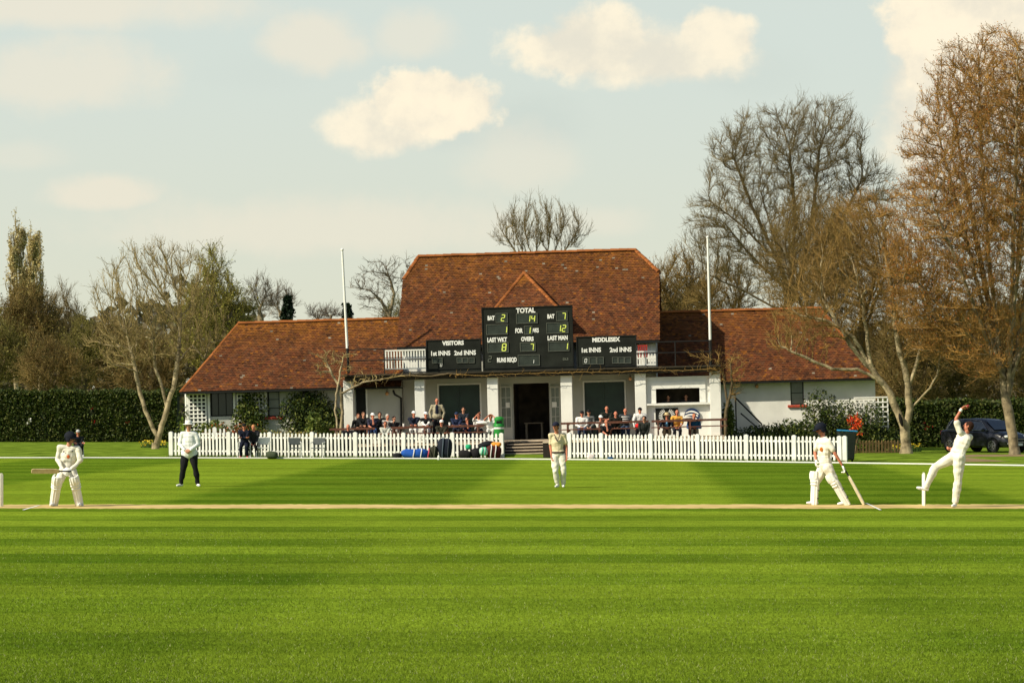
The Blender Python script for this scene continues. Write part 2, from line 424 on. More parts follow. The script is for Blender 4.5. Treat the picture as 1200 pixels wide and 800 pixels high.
# outfield up to and a little past the rope; rough grass everywhere else, rising gently to the terrace
mb = MB()
ys = [-40, 5, 20, 60, 85]+[90+i*0.5 for i in range(0, 50)]+[120, 200, 500, 1500, 4000]
xs = [-3000, -300, -60, -30, -22, -16, -12, -8, -4, 0, 4, 8, 12, 16, 22, 30, 60, 300, 3000]
for j, y in enumerate(ys):
    for x in xs: mb.v.append((x, y, gz(y, x)-0.004)); mb.c.append((1, 1, 1))
nx = len(xs)
for j in range(len(ys)-1):
    for i in range(nx-1):
        mb.f.append((j*nx+i, j*nx+i+1, (j+1)*nx+i+1, (j+1)*nx+i)); mb.m.append(0)
g = mb.build('ground', M['rough']); tag(g, kind='structure')
mb = MB()
vsn = [(p.x, p.y+0.35, 0.0) for p in bpt]
vsn = [(-120, vsn[0][1], 0)]+vsn+[(120, vsn[-1][1]-10, 0)]
n = len(vsn)
low = [(v[0]*1.0, -30, 0) for v in vsn]
mb.add(vsn+low, [(i, i+1, n+i+1, n+i) for i in range(n-1)])
g = mb.build('outfield_lawn', M['lawn']); tag(g, kind='structure')
a = G(-60, 594.5); b_ = G(1260, 594.0)
pl = a.lerp(b_, 0.5)
mb = MB()
ya_, yb0_ = G(0, 595.6).y, G(0, 591.0).y
rp = random.Random(4); vs_ = []; npz = 260
for i in range(npz+1):
    x_ = -12.6+25.4*i/npz
    vs_.append((x_, ya_+rp.uniform(-0.10, 0.10)+0.1*math.sin(x_*1.7), 0.004)); vs_.append((x_, yb0_+rp.uniform(-0.12, 0.12)+0.1*math.sin(x_*1.3+1), 0.004))
mb.add(vs_, [(2*i, 2*i+2, 2*i+3, 2*i+1) for i in range(npz)])
g = mb.build('cricket_pitch', M['pitch']); tag(g, kind='structure')
M['chalk'] = mat('white_chalk', (0.72, 0.72, 0.64), 0.9, 0.2, 12)
mb = MB()
for (p0, p1) in ((G(1015, 589.5), G(1032, 597.5)), (G(27, 597.5), G(46, 592)),):
    d = (p1-p0); d.z = 0; nn = Vector((-d.y, d.x, 0)).normalized()*0.025
    z = Vector((0, 0, 0.008))
    mb.add([p0-nn+z, p1-nn+z, p1+nn+z, p0+nn+z], [(0, 1, 2, 3)])
g = mb.build('crease_lines', M['chalk']); tag(g, kind='structure')
# boundary rope
from mathutils import geometry
pts = []
for i in range(len(bpt)-1):
    p0 = bpt[max(i-1, 0)]; p1 = bpt[i]; p2 = bpt[i+1]; p3 = bpt[min(i+2, len(bpt)-1)]
    for k_ in range(14):
        t = k_/14
        pts.append(0.5*((2*p1)+(p2-p0)*t+(2*p0-5*p1+4*p2-p3)*t*t+(3*p1-p0-3*p2+p3)*t**3)+Vector((0, 0, 0.035)))
mb = MB(); mb.tube(pts, 0.027, 6)
rope = mb.build('boundary_rope', M['white'], smooth=True)
tag(rope, 'thick white boundary rope lying on the grass round the field edge', 'rope')
# dusty track where cars pull off the road on the right
mb = MB()
q = [G(1120, 541.5, 0.0), G(1180, 541.0, 0.0), G(1330, 541, 0), G(1330, 536, 0.0), G(1140, 536.0, 0.0), G(1115, 538, 0)]
mb.add([Vector((p.x, p.y, gz(p.y, p.x)+0.012)) for p in q], [tuple(range(6))])
g = mb.build('dirt_track', mat('dusty_earth', (0.22, 0.15, 0.07), 0.95, 0.3, 1.5, 0.4)); tag(g, kind='structure')

# real blades standing in the nearest stretch of turf
rs = np.random.default_rng(77); nb = 300000
yb_ = 18.5+(44-18.5)*rs.uniform(0, 1, nb)**2.3; xb_ = rs.uniform(-0.235, 0.235, nb)*yb_
def sst(v, a, b): t = np.clip((v-a)/(b-a), 0, 1); return t*t*(3-2*t)
dk = sst(np.cos((yb_-43.7)*2*np.pi/4.18), -0.25, 0.25)*0.20; xq = xb_-(yb_-60)*0.042; dk = dk+sst(np.cos((xq+4.5)*2*np.pi/13.1), -0.22, 0.22)*0.24
c0 = np.array((0.200, 0.282, 0.024)); c1 = np.array((0.048, 0.112, 0.006))
Tn = c0[None]*(1-dk[:, None])+c1[None]*dk[:, None]
Tn = Tn*rs.uniform(0.55, 1.35, (nb, 1)); dry = rs.random(nb) < 0.05; Tn[dry] = np.array((0.42, 0.44, 0.18))*rs.uniform(0.7, 1.2, (dry.sum(), 1))
hb_ = rs.uniform(0.012, 0.030, nb); an = rs.uniform(0, 2*np.pi, nb); wd = 0.0035
P = np.stack([xb_, yb_, np.full(nb, 0.0)], axis=1); e = np.stack([np.cos(an), np.sin(an), an*0], axis=1)*wd
tip_ = P+np.stack([rs.normal(size=nb)*0.012, rs.normal(size=nb)*0.012, hb_], axis=1)
V = np.stack([P-e, P+e, tip_], axis=1).reshape(-1, 3); Q = np.arange(nb*3).reshape(-1, 3)
o = link('grass_blades', np_mesh('grass_blades', V, Q, M['blade'], tint=np.repeat(Tn, 3, axis=0), k=3)); tag(o, 'short mown grass blades in the nearest part of the lawn', 'grass', kind='stuff')

def tufts(name, pts, n, h, seed, label, spread=0.10, cols=((0.13, 0.21, 0.02), (0.09, 0.16, 0.015), (0.20, 0.24, 0.04))):
    rs = np.random.default_rng(seed); seg = [(np.array(a), np.array(b)) for a, b in zip(pts[:-1], pts[1:])]; L_ = np.array([np.linalg.norm(b-a) for a, b in seg]); k = rs.choice(len(seg), n, p=L_/L_.sum())
    A = np.array([q[0] for q in seg])[k]; B_ = np.array([q[1] for q in seg])[k]; P = A+(B_-A)*rs.uniform(0, 1, (n, 1))+np.stack([rs.normal(size=n)*spread, rs.normal(size=n)*spread, np.zeros(n)], axis=1)
    an = rs.uniform(0, 6.28, n); e = np.stack([np.cos(an), np.sin(an), an*0], axis=1)*0.007; hh = h*rs.uniform(0.4, 1.2, n)
    T_ = P+np.stack([rs.normal(size=n)*0.03, rs.normal(size=n)*0.03, hh], axis=1); V = np.stack([P-e, P+e, T_], axis=1).reshape(-1, 3)
    C = np.array(cols)[rs.integers(0, len(cols), n)]*rs.uniform(0.7, 1.3, (n, 1))
    o = link(name, np_mesh(name, V, np.arange(n*3).reshape(-1, 3), M['blade'], tint=np.repeat(C, 3, axis=0), k=3)); tag(o, label, 'grass', kind='stuff')
tufts('long_grass', [tuple(G(199, 534.8)), tuple(G(590, 537.3))], 14000, 0.11, 1, 'uncut grass along the foot of the left picket fence')
tufts('long_grass', [tuple(G(667, 538.0)), tuple(G(993, 541.3))], 12000, 0.11, 2, 'uncut grass along the foot of the right picket fence')
# ------------------------------------------------------------------ the pavilion, in its own frame (u right, v in, z up)
YAW = R(4.5); TILT = 0.026
O3 = W(620, 475, 109.5); O3.z = 0
Uv = Vector((math.cos(YAW), -math.sin(YAW), 0)); Vv = Vector((math.sin(YAW), math.cos(YAW), 0)); Zv = Vector((0, 0, 1))
Ut = Uv*math.cos(TILT)+Zv*math.sin(TILT); Zt = Zv*math.cos(TILT)-Uv*math.sin(TILT)
BF = Matrix(((Ut.x, Vv.x, Zt.x, O3.x), (Ut.y, Vv.y, Zt.y, O3.y), (Ut.z, Vv.z, Zt.z, 0), (0, 0, 0, 1)))
BI = BF.inverted()
C0 = BI @ Vector((0, 0, H))
def LP(px, py, v):
    """measured photograph point -> (u, z) on the plane at depth v in the pavilion's frame"""
    d = (BI.to_3x3() @ ray(px, py)); t = (v-C0.y)/d.y
    p = C0+d*t
    return p.x, p.z
def LPt(px, py, v):
    a, b = LP(px, py, v); return Vector((a, v, b))
def tb(name, u, v, z):   # an empty standing in the pavilion frame
    return empty(name, M=BF @ Matrix.Translation((u, v, z)))
pav = empty('cricket_pavilion', M=BF)
tag(pav, 'white rendered cricket pavilion with steep red tiled roofs, low side wings and a pillared veranda', 'pavilion')
FZ = 0.66                      # terrace level
rng = random.Random(5)
def boxpx(mb, x0, y0, x1, y1, v, th, m=0):
    """rectangle measured in the photo, front face at depth v, thickness th going in"""
    u0, z1 = LP(x0, (y0), v); u1, z0 = LP(x1, y1, v)
    ua, _ = LP(x0, y1, v); ub, _ = LP(x1, y0, v)
    u0 = (u0+ua)/2; u1 = (u1+ub)/2
    mb.b2(u0, u1, v, v+th, z0, z1, m); return u0, u1, z0, z1
TILECOL = [(0.180, 0.062, 0.024), (0.160, 0.056, 0.023), (0.200, 0.072, 0.026), (0.130, 0.047, 0.021), (0.205, 0.080, 0.028), (0.095, 0.038, 0.020), (0.165, 0.062, 0.027), (0.18, 0.058, 0.024), (0.14, 0.060, 0.03)]
def roof_plane(mb, poly, course=0.115, tw=0.135, lichen=0.35, dark=1.0):
    """poly: planar convex polygon, first edge = eave (left to right). Rows of separate clay tiles."""
    poly = [Vector(p) for p in poly]
    e = (poly[1]-poly[0]).normalized(); nrm = (poly[1]-poly[0]).cross(poly[2]-poly[0]).normalized()
    up = nrm.cross(e).normalized()
    o = poly[0]
    P2 = [((p-o).dot(e), (p-o).dot(up)) for p in poly]
    hmax = max(y for x, y in P2)
    def span(y):
        xs = []
        for i in range(len(P2)):
            (x0, y0), (x1, y1) = P2[i], P2[(i+1) % len(P2)]
            if (y0-y)*(y1-y) < 0: xs.append(x0+(x1-x0)*(y-y0)/(y1-y0))
        return (min(xs), max(xs)) if len(xs) >= 2 else None
    nrow = int(hmax/course)
    # slab underneath
    th = 0.05
    vs = [p+nrm*-0.012 for p in poly]+[p-nrm*th for p in poly]
    n = len(poly)
    mb.add(vs, [tuple(range(n)), tuple(range(2*n-1, n-1, -1))]+[(i, (i+1) % n, (i+1) % n+n, i+n) for i in range(n)], 0, (0.1, 0.04, 0.02))
    for r in range(nrow+1):
        y0 = r*course; y1 = min(y0+course*1.25, hmax)
        s0 = span(y0+0.01); s1 = span(min(y0+course, hmax-0.005))
        if not s0 or not s1: continue
        a, b = max(s0[0], s1[0])-0.03, min(s0[1], s1[1])+0.03
        if b-a < 0.05: continue
        off = (r % 2)*tw/2+rng.uniform(-0.01, 0.01)
        x = a
        k = math.floor((a-off)/tw)
        rowt = rng.uniform(0.9, 1.1)
        sag = 0.006*math.sin(r*0.9)+rng.uniform(-0.002, 0.002)
        while True:
            x0 = max(a, off+k*tw+0.004); x1 = min(b, off+(k+1)*tw-0.004); k += 1
            if x0 >= b-0.01: break
            if x1-x0 < 0.02: continue
            if rng.random() < 0.004: continue
            l = rng.uniform(-0.004, 0.006)+sag
            lift = 0.022+rng.uniform(0, 0.012)
            cc = rng.choice(TILECOL); f = rng.uniform(0.52, 0.84)*dark
            li = lichen*max(0, (y0/hmax-0.45)/0.55)**1.5*1.6+0.03
            gq = min(1.0, li*rng.uniform(0.2, 1.9)); cc = tuple(a_*(1-gq)+b_*gq for a_, b_ in zip(cc, (0.33, 0.125, 0.020)))
            if rng.random() < 0.04: cc = (0.29, 0.105, 0.02)
            elif rng.random() < 0.005: cc = (0.30, 0.24, 0.17)
            cc = tuple(min(0.9, q*f) for q in cc)
            A = o+e*x0+up*(y0-l)+nrm*(lift); B = o+e*x1+up*(y0-l)+nrm*(lift+rng.uniform(-0.006, 0.006))
            Cc = o+e*x1+up*y1+nrm*0.004; D = o+e*x0+up*y1+nrm*0.004
            A2 = A-nrm*0.02; B2 = B-nrm*0.02
            mb.add([A, B, Cc, D, A2, B2], [(0, 1, 2, 3), (4, 5, 1, 0)], 0, cc)
def ridge(mb, p0, p1, r=0.11, seg=0.38, colr=(0.26, 0.088, 0.024)):
    p0 = Vector(p0); p1 = Vector(p1); L_ = (p1-p0).length; d = (p1-p0).normalized(); n = max(1, int(L_/seg))
    side = d.cross(Vector((0, 0, 1))).normalized(); upv = side.cross(d).normalized()
    for i in range(n):
        a = p0+d*(L_*i/n); b = p0+d*(L_*(i+1)/n+0.03)
        f = rng.uniform(0.75, 1.25); c = tuple(q*f for q in colr)
        vs = []
        up_o = rng.uniform(-0.008, 0.012)
        for q, rr in ((a, r*1.08), (b, r*0.92)):
            for k in range(7):
                an = math.pi*(k/6)
                vs.append(q+side*(-math.cos(an)*rr*1.15)+upv*(math.sin(an)*rr*0.9-0.03+up_o))
        fs = [(k, k+1, k+8, k+7) for k in range(6)]+[tuple(range(7)), tuple(range(13, 6, -1))]
        mb.add(vs, fs, 0, c)
# --- main block
VM = 1.8      # front wall of the main block
u0, _ = LP(470.5, 400, 1.45); u1, _ = LP(773.5, 400, 1.45)
_, ze = LP(620, 402.5, 1.45)
_, zr0 = LP(617, 297, 5.6)
ve, vr = 1.45, 5.6
run = vr-ve; rise = zr0-ze
sl_ = rise/run
def zroof(v): return ze+(v-ve)*sl_
# half hips
_, zh = LP(467, 327, 4.4)
vh = ve+(zh-ze)/sl_
uhL, _ = LP(467.5, 329, vh); uhR, _ = LP(771.5, 322, vh)
u0 = (u0+uhL)/2; u1 = (u1+uhR)/2
urL, _ = LP(490, 301, vr); urR, _ = LP(745, 293, vr)
front = [(u0, ve, ze), (u1, ve, ze), (u1, vh, zh), (urR, vr, zr0), (urL, vr, zr0), (u0, vh, zh)]
vb = 2*vr-ve; vhb = 2*vr-vh
mb = MB()
roof_plane(mb, front, lichen=0.30)
roof_plane(mb, [(u1, vh, zh), (u1, vhb, zh), (urR, vr, zr0)], lichen=0.6)
roof_plane(mb, [(u0, vhb, zh), (u0, vh, zh), (urL, vr, zr0)], lichen=0.6)
roof_plane(mb, [(u1, vb, ze), (u0, vb, ze), (u0, vhb, zh), (urL, vr, zr0), (urR, vr, zr0), (u1, vhb, zh)], course=0.3, tw=0.6)
mroof = mb.build('roof', M['tile'], pav)
mb = MB()
ridge(mb, (urL, vr, zr0+0.02), (urR, vr, zr0+0.02), 0.12)
for (a, b) in (((u1, vh, zh), (urR, vr, zr0)), ((u0, vh, zh), (urL, vr, zr0)), ((u1, vhb, zh), (urR, vr, zr0)), ((u0, vhb, zh), (urL, vr, zr0))):
    ridge(mb, a, b, 0.10, 0.26)
mb.build('ridge_tiles', M['tile'], mroof)
# walls of the main block (gable ends included)
wi = 0.18
wl, wr = u0+wi, u1-wi
mb = MB()
gab = [(VM, 0.0), (vb-0.35, 0.0), (vb-0.35, zroof(VM)-0.1), (vhb-0.1, zh-0.18), (vh+0.1, zh-0.18), (VM, zroof(VM)-0.1)]
for ux, s_ in ((wl, 1), (wr-0.25, 1)):
    vs = [(ux, a, b) for a, b in gab]+[(ux+0.25, a, b) for a, b in gab]
    n = len(gab)
    mb.add(vs, [tuple(range(n)), tuple(range(2*n-1, n-1, -1))]+[(i, i+n, (i+1) % n+n, (i+1) % n) for i in range(n)])
mb.b2(wl+0.25, wr-0.25, vb-0.6, vb-0.35, 0, ze+0.2)
side_m = mb
# front wall with openings: list of (px0, px1, pytop) door openings down to the floor
ups = []
def opening(x0, x1, yt, v=VM):
    a, zt = LP(x0, yt, v); b, _ = LP(x1, yt, v); return a, b, zt
ops = [opening(471, 471.3, 453), opening(514, 562, 451.5), opening(601, 643, 449.5), opening(684.5, 731.5, 448)]
kl = LP(757, 450, VM)[0]
zt_ = zroof(VM)-0.12
x = wl+0.25
for (a, b, zt) in ops[1:]:
    side_m.b2(x, a, VM, VM+0.25, 0, zt_); side_m.b2(a, b, VM, VM+0.25, zt, zt_); side_m.b2(a, b, VM, VM+0.25, 0, FZ-0.02); x = b
side_m.b2(x, wr-0.25, VM, VM+0.25, 0, zt_)
side_m.build('wall', M['stuccoshade'], pav)
# soffit and fascia under the main eave
mb = MB(); mb.b2(u0+0.02, u1-0.02, ve+0.02, VM, ze-0.12, ze-0.06); mb.b2(u0, u1, ve-0.05, ve+0.02, ze-0.13, ze+0.0)
mb.build('fascia', M['black'], pav)
# white upper wall panel seen behind the balcony rails at both ends
for x0, x1 in ((472, 500), (744, 772)):
    mb = MB(); a, _ = LP(x0, 410, VM-0.04); b, _ = LP(x1, 410, VM-0.04)
    mb.b2(max(a, wl+0.003), min(b, wr-0.003), VM-0.04, VM-0.003, 3.85, ze-0.14)
    mb.build('upper_wall_panel', M['stucco'], pav)
# --- dormer behind the scoreboard
dv = 2.1
da, _ = LP(617, 322, 3.2); 
vap = ve+(LP(617, 321, 4.0)[1]-ze)/sl_
uap, zap = LP(617, 321.5, vap)
_, zdb = LP(617, 362, 1.7)
ul, _ = LP(581, 362, 1.9); ur, _ = LP(655, 362, 1.9)
vfr = 1.02
mb = MB()
zside = zroof(vfr)
zap2 = zap
vapf = vap-1.5
roof_plane(mb, [(ul, vfr, zdb), (ur, vfr, zdb), (uap, vapf, zap2)], lichen=0.9, dark=1.15)
vb1 = ve+(zdb-ze)/sl_
roof_plane(mb, [(ur, vfr, zdb), (ur, vb1+0.05, zdb), (uap, vap+0.05, zap2), (uap, vapf, zap2)], lichen=0.2)
roof_plane(mb, [(ul, vb1+0.05, zdb), (ul, vfr, zdb), (uap, vapf, zap2), (uap, vap+0.05, zap2)], lichen=0.2)
dr = mb.build('dormer_roof', M['tile'], pav)
mb = MB()
ridge(mb, (ul, vfr, zdb), (uap, vapf, zap2+0.02), 0.085, 0.2); ridge(mb, (ur, vfr, zdb), (uap, vapf, zap2+0.02), 0.085, 0.2)
ridge(mb, (uap, vapf, zap2+0.02), (uap, vap+0.1, zap2+0.02), 0.085, 0.25)
mb.build('hip_tiles', M['tile'], dr)
mb = MB(); mb.b2(ul+0.2, ur-0.2, vfr+0.25, vb1, ze-0.3, zdb-0.05); mb.build('dormer_wall', M['black'], pav)
# --- left wing
vw = 0.62; vwr = 4.0
uL, zeL = LP(211, 459.0, vw)
_, zrL = LP(330, 377.5, vwr)
urLL, _ = LP(279, 379, vwr)
uR_ = wl+0.05
mb = MB()
sl2 = (zrL-zeL)/(vwr-vw); vwb = 2*vwr-vw
roof_plane(mb, [(uL, vw, zeL), (uR_, vw, zeL), (uR_, vwr, zrL), (urLL, vwr, zrL)], lichen=0.42)
roof_plane(mb, [(uL, vwb, zeL), (uL, vw, zeL), (urLL, vwr, zrL)], lichen=0.3)
roof_plane(mb, [(uR_, vwb, zeL), (uL, vwb, zeL), (urLL, vwr, zrL), (uR_, vwr, zrL)], course=0.3, tw=0.6)
rL = mb.build('roof', M['tile'], pav)
mb = MB(); ridge(mb, (urLL, vwr, zrL+0.02), (uR_, vwr, zrL+0.02), 0.11); ridge(mb, (uL, vw, zeL), (urLL, vwr, zrL), 0.07, 0.3)
mb.build('ridge_tiles', M['tile'], rL)
vlw = vw+0.75
mb = MB()
uLw = uL+0.12
# window openings of the left wing
lo = [(LP(246, 461, vlw)[0], LP(273, 461, vlw)[0], LP(250, 488, vlw)[1], zeL-0.02), (LP(313, 461, vlw)[0], LP(327.5, 461, vlw)[0], LP(320, 488, vlw)[1], zeL-0.06)]
x = uLw
for (a, b, z0, z1) in lo:
    mb.b2(x, a, vlw, vlw+0.25, 0, zeL+0.5); mb.b2(a, b, vlw, vlw+0.25, 0, z0); mb.b2(a, b, vlw, vlw+0.25, z1, zeL+0.5); x = b
u417 = LP(402, 450, vlw)[0]
mb.b2(x, u417, vlw, vlw+0.25, 0, zeL+0.5)
mb.b2(uLw, uLw+0.25, vlw+0.25, vwb-0.3, 0, zeL+0.05)
mb.b2(uLw+0.25, uR_, vwb-0.55, vwb-0.3, 0, zeL+0.05)
# wall behind the first bay, in the darkened render
mb.b2(u417, wl, vlw, vlw+0.2, 0, zeL+0.5)
mb.build('wing_wall', M['stuccoshade'], pav)
mb = MB(); mb.b2(uL, uR_, vw-0.06, vw+0.01, zeL-0.10, zeL-0.015); mb.b2(uL+0.02, uR_, vw+0.02, vlw-0.003, zeL-0.10, zeL-0.06)
mb.build('gutter', M['black'], pav)
def window(u0, u1, z0, z1, v, nm=2, nh=3, frame=M['white'], gl=M['glass'], sill=None, bar=0.03, name='window', ft=0.06, deep=0.1):
    mb = MB()
    mb.b2(u0, u0+ft, v+deep, v+deep+0.06, z0, z1); mb.b2(u1-ft, u1, v+deep, v+deep+0.06, z0, z1)
    mb.b2(u0+ft, u1-ft, v+deep, v+deep+0.06, z0, z0+ft); mb.b2(u0+ft, u1-ft, v+deep, v+deep+0.06, z1-ft, z1)
    for i in range(1, nm):
        x = u0+(u1-u0)*i/nm; mb.b2(x-bar/2, x+bar/2, v+deep+0.003, v+deep+0.05, z0+ft, z1-ft)
    xs = [u0+(u1-u0)*i/nm for i in range(nm+1)]
    for j in range(1, nh):
        z = z0+(z1-z0)*j/nh
        for i in range(nm):
            mb.b2(xs[i]+(ft if i == 0 else bar/2), xs[i+1]-(ft if i == nm-1 else bar/2), v+deep+0.006, v+deep+0.046, z-bar/2, z+bar/2)
    w_ = mb.build(name, frame, pav)
    mb = MB(); mb.b2(u0+ft-0.01, u1-ft+0.01, v+deep+0.025, v+deep+0.035, z0+ft-0.01, z1-ft+0.01); mb.build('pane', gl, w_)
    if sill:
        mb = MB(); mb.b2(u0-0.14, u1+0.14, v-0.09, v+0.14, z0-0.12, z0-0.003); mb.build('sill', sill, w_, bevel=0.01)
    return w_
a, b, z0, z1 = lo[0]; w_ = window(a, b, z0, z1, vlw, 3, 1, M['black'], M['glass']); w_['label'] = 'wide dark window between trellises'
a, b, z0, z1 = lo[1]; w_ = window(a, b, z0, z1, vlw, 1, 3, M['black'], M['glasslight'], M['redsill']); w_['label'] = 'narrow dark framed window with a dark red sill'
# white corner boards and door posts on the wing front
mb = MB()
for px_ in (219.5, 244.5, 274.5, 311.5):
    a, _ = LP(px_, 470, vlw-0.05); mb.b2(a-0.05, a+0.05, vlw-0.06, vlw-0.003, 0.1, zeL-0.11)
mb.build('corner_post', M['white'], pav)
mb = MB(); a, _ = LP(205, 480, vlw+2.5); mb.tube([(uLw-0.12, vlw+0.5, 0.1), (uLw-0.12, vlw+0.5, zeL-0.05)], 0.055, 8); mb.build('drainpipe', M['white'], pav, smooth=True)
def trellis(x0, y0, x1, y1, v, step=0.17, w_=0.035, parent=None, m=None):
    u0, z1 = LP(x0, y0, v); u1, z0 = LP(x1, y1, v); mb = MB()
    n = max(2, int((u1-u0)/step)); 
    for i in range(n+1): 
        x = u0+(u1-u0)*i/n; mb.b2(x-w_/2, x+w_/2, v-0.02, v, z0, z1)
    n = max(2, int((z1-z0)/step))
    for i in range(n+1):
        z = z0+(z1-z0)*i/n; mb.b2(u0, u1, v-0.04, v-0.021, z-w_/2, z+w_/2)
    return mb.build('trellis', m or M['white'], parent or pav)
def backing(x0, y0, x1, y1, v):
    u0, z1 = LP(x0, y0, v); u1, z0 = LP(x1, y1, v)
    mb = MB(); mb.b2(u0, u1, v, v+0.03, z0, z1); return mb.build('shutter', M['black'], pav)
backing(221.5, 461.5, 242, 503, vlw-0.08); trellis(221.5, 462, 242, 503, vlw-0.09, 0.165, 0.06)
backing(278, 461.5, 309, 505, vlw-0.08); trellis(278, 462, 309, 505, vlw-0.09, 0.165, 0.055)
# --- right wing, set back
vq = 4.4; vqr = 7.6
uqR, zeQ = LP(1030, 443.0, vq)
_, zrQ = LP(880, 363.5, vqr); urQ, _ = LP(962, 365, vqr)
_, zeQ2 = LP(900, 445.5, vq); zeQ = (zeQ+zeQ2)/2
uQ0 = wr-0.05; vqb = 2*vqr-vq
mb = MB()
roof_plane(mb, [(uQ0, vq, zeQ), (uqR, vq, zeQ), (urQ, vqr, zrQ), (uQ0, vqr, zrQ)], lichen=0.25)
roof_plane(mb, [(uqR, vq, zeQ), (uqR, vqb, zeQ), (urQ, vqr, zrQ)], lichen=0.3)
roof_plane(mb, [(uqR, vqb, zeQ), (uQ0, vqb, zeQ), (uQ0, vqr, zrQ), (urQ, vqr, zrQ)], course=0.3, tw=0.6)
rQ = mb.build('roof', M['tile'], pav)
mb = MB(); ridge(mb, (uQ0, vqr, zrQ+0.02), (urQ, vqr, zrQ+0.02), 0.11); ridge(mb, (uqR, vq, zeQ), (urQ, vqr, zrQ), 0.08, 0.3)
mb.build('ridge_tiles', M['tile'], rQ)
vqw = vq+0.5
a, zt = LP(926, 446.5, vqw); b, _ = LP(941.5, 446, vqw); _, zb = LP(934, 474, vqw)
mb = MB(); uqe = uqR-0.15
mb.b2(uQ0, a, vqw, vqw+0.25, 0, zeQ+0.2); mb.b2(a, b, vqw, vqw+0.25, 0, zb); mb.b2(a, b, vqw, vqw+0.25, zt, zeQ+0.2); mb.b2(b, uqe, vqw, vqw+0.25, 0, zeQ+0.2)
mb.b2(uqe-0.25, uqe, vqw+0.25, vqb-0.3, 0, zeQ+0.05); mb.b2(uQ0, uqe-0.25, vqb-0.55, vqb-0.3, 0, zeQ+0.05)
mb.build('wing_wall', M['stucco'], pav)
mb = MB(); mb.b2(uQ0, uqR, vq-0.06, vq+0.01, zeQ-0.10, zeQ-0.015); mb.b2(uQ0, uqR-0.02, vq+0.02, vqw-0.003, zeQ-0.10, zeQ-0.06); mb.build('gutter', M['black'], pav)
w_ = window(a, b, zb, zt, vqw, 1, 2, M['black'], M['glasslight'], M['redsill'], deep=0.08, ft=0.05); w_['label'] = 'sash window with a bright red sill'
trellis(1001, 466, 1041, 505, vqw-0.1, 0.2, 0.06)
# --- veranda: pillars, beam, flat roof used as balcony
zb0 = LP(620, 440.5, -0.2)[1]; zb1 = LP(620, 434.0, -0.2)[1]
uv0 = LP(404, 437, -0.2)[0]; uv1 = LP(842, 430, -0.2)[0]
mb = MB(); mb.b2(uv0, uv1, -0.30, -0.12, zb0-0.02, zb1); mb.build('veranda_beam', M['timber'], pav)
mb = MB(); mb.b2(uv0+0.05, uv1-0.05, -0.11, VM-0.003, zb1-0.14, zb1-0.02); mb.b2(uv0-0.1, uv1+0.1, -0.45, -0.31, zb1-0.05, zb1+0.02)
mb.build('balcony_deck', M['timber'], pav)
pill = [(403, 414), (486.5, 498), (571.5, 584), (657.5, 671), (744.5, 757.5), (832, 845)]
for i, (a, b) in enumerate(pill):
    u0_, _ = LP(a, 470, 0); u1_, _ = LP(b, 470, 0); mb = MB()
    mb.b2(u0_, u1_, -0.1, 0.36, FZ-0.02, zb0+0.02)
    mb.build('pillar', M['stucco'], pav, bevel=0.015)
# doors and windows under the veranda
def door(i, m, leaves=2, label=None, inset=0.12):
    a, b, zt = ops[i]; mb = MB()
    w_ = (b-a-0.02)/leaves
    for k in range(leaves):
        x0 = a+0.01+k*w_; x1 = x0+w_-0.01
        mb.b2(x0, x1, VM+inset, VM+inset+0.04, FZ, zt-0.01)
        for z0, z1 in ((FZ+0.15, FZ+0.85), (FZ+1.0, zt-0.15)):
            mb.b2(x0+0.1, x1-0.1, VM+inset-0.015, VM+inset-0.002, z0, z1)
    o = mb.build('door', m, pav)
    mb = MB(); mb.ell((a+(b-a)/2+0.05, VM+inset-0.03, FZ+1.0), (0.025, 0.025, 0.025), n=8, k=5); mb.build('handle', M['rim'], o)
    if label: o['label'] = label
    mb = MB()
    fr = 0.07
    mb.b2(a-fr, a, VM-0.03, VM-0.003, FZ, zt+fr); mb.b2(b, b+fr, VM-0.03, VM-0.003, FZ, zt+fr); mb.b2(a, b, VM-0.03, VM-0.003, zt, zt+fr)
    mb.build('door_frame', M['white'], o)
da_, dz_ = LP(417, 453, vlw); db_, _ = LP(428.5, 453, vlw)
mb = MB(); mb.b2(da_, db_, vlw-0.045, vlw-0.003, FZ, dz_); dd_ = mb.build('door', M['black'], pav); dd_['label'] = 'narrow black door in the left bay'
mb = MB(); mb.b2(db_, db_+0.07, vlw-0.06, vlw-0.003, FZ, dz_+0.07); mb.b2(da_, db_, vlw-0.06, vlw-0.003, dz_+0.002, dz_+0.07); mb.build('door_frame', M['white'], dd_)
door(1, M['greendoor'], 2, 'dark green double door left of the entrance')
door(3, M['greendoor'], 2, 'dark green double door right of the entrance')
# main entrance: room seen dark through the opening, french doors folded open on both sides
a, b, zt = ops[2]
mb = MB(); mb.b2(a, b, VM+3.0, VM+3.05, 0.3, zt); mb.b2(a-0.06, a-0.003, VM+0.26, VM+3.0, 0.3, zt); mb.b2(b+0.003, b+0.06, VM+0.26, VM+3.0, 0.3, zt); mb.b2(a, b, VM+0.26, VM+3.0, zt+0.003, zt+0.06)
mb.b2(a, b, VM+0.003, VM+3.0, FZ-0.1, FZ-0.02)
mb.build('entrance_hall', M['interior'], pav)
mb = MB(); mb.b2(a+0.35, b-0.4, VM+1.6, VM+2.3, FZ+0.70, FZ+0.74); mb.b2(a+0.4, a+0.46, VM+1.65, VM+1.71, FZ, FZ+0.70); mb.b2(b-0.51, b-0.45, VM+1.65, VM+1.71, FZ, FZ+0.70); mb.b2(a+0.4, a+0.46, VM+2.2, VM+2.26, FZ, FZ+0.70); mb.b2(b-0.51, b-0.45, VM+2.2, VM+2.26, FZ, FZ+0.70)
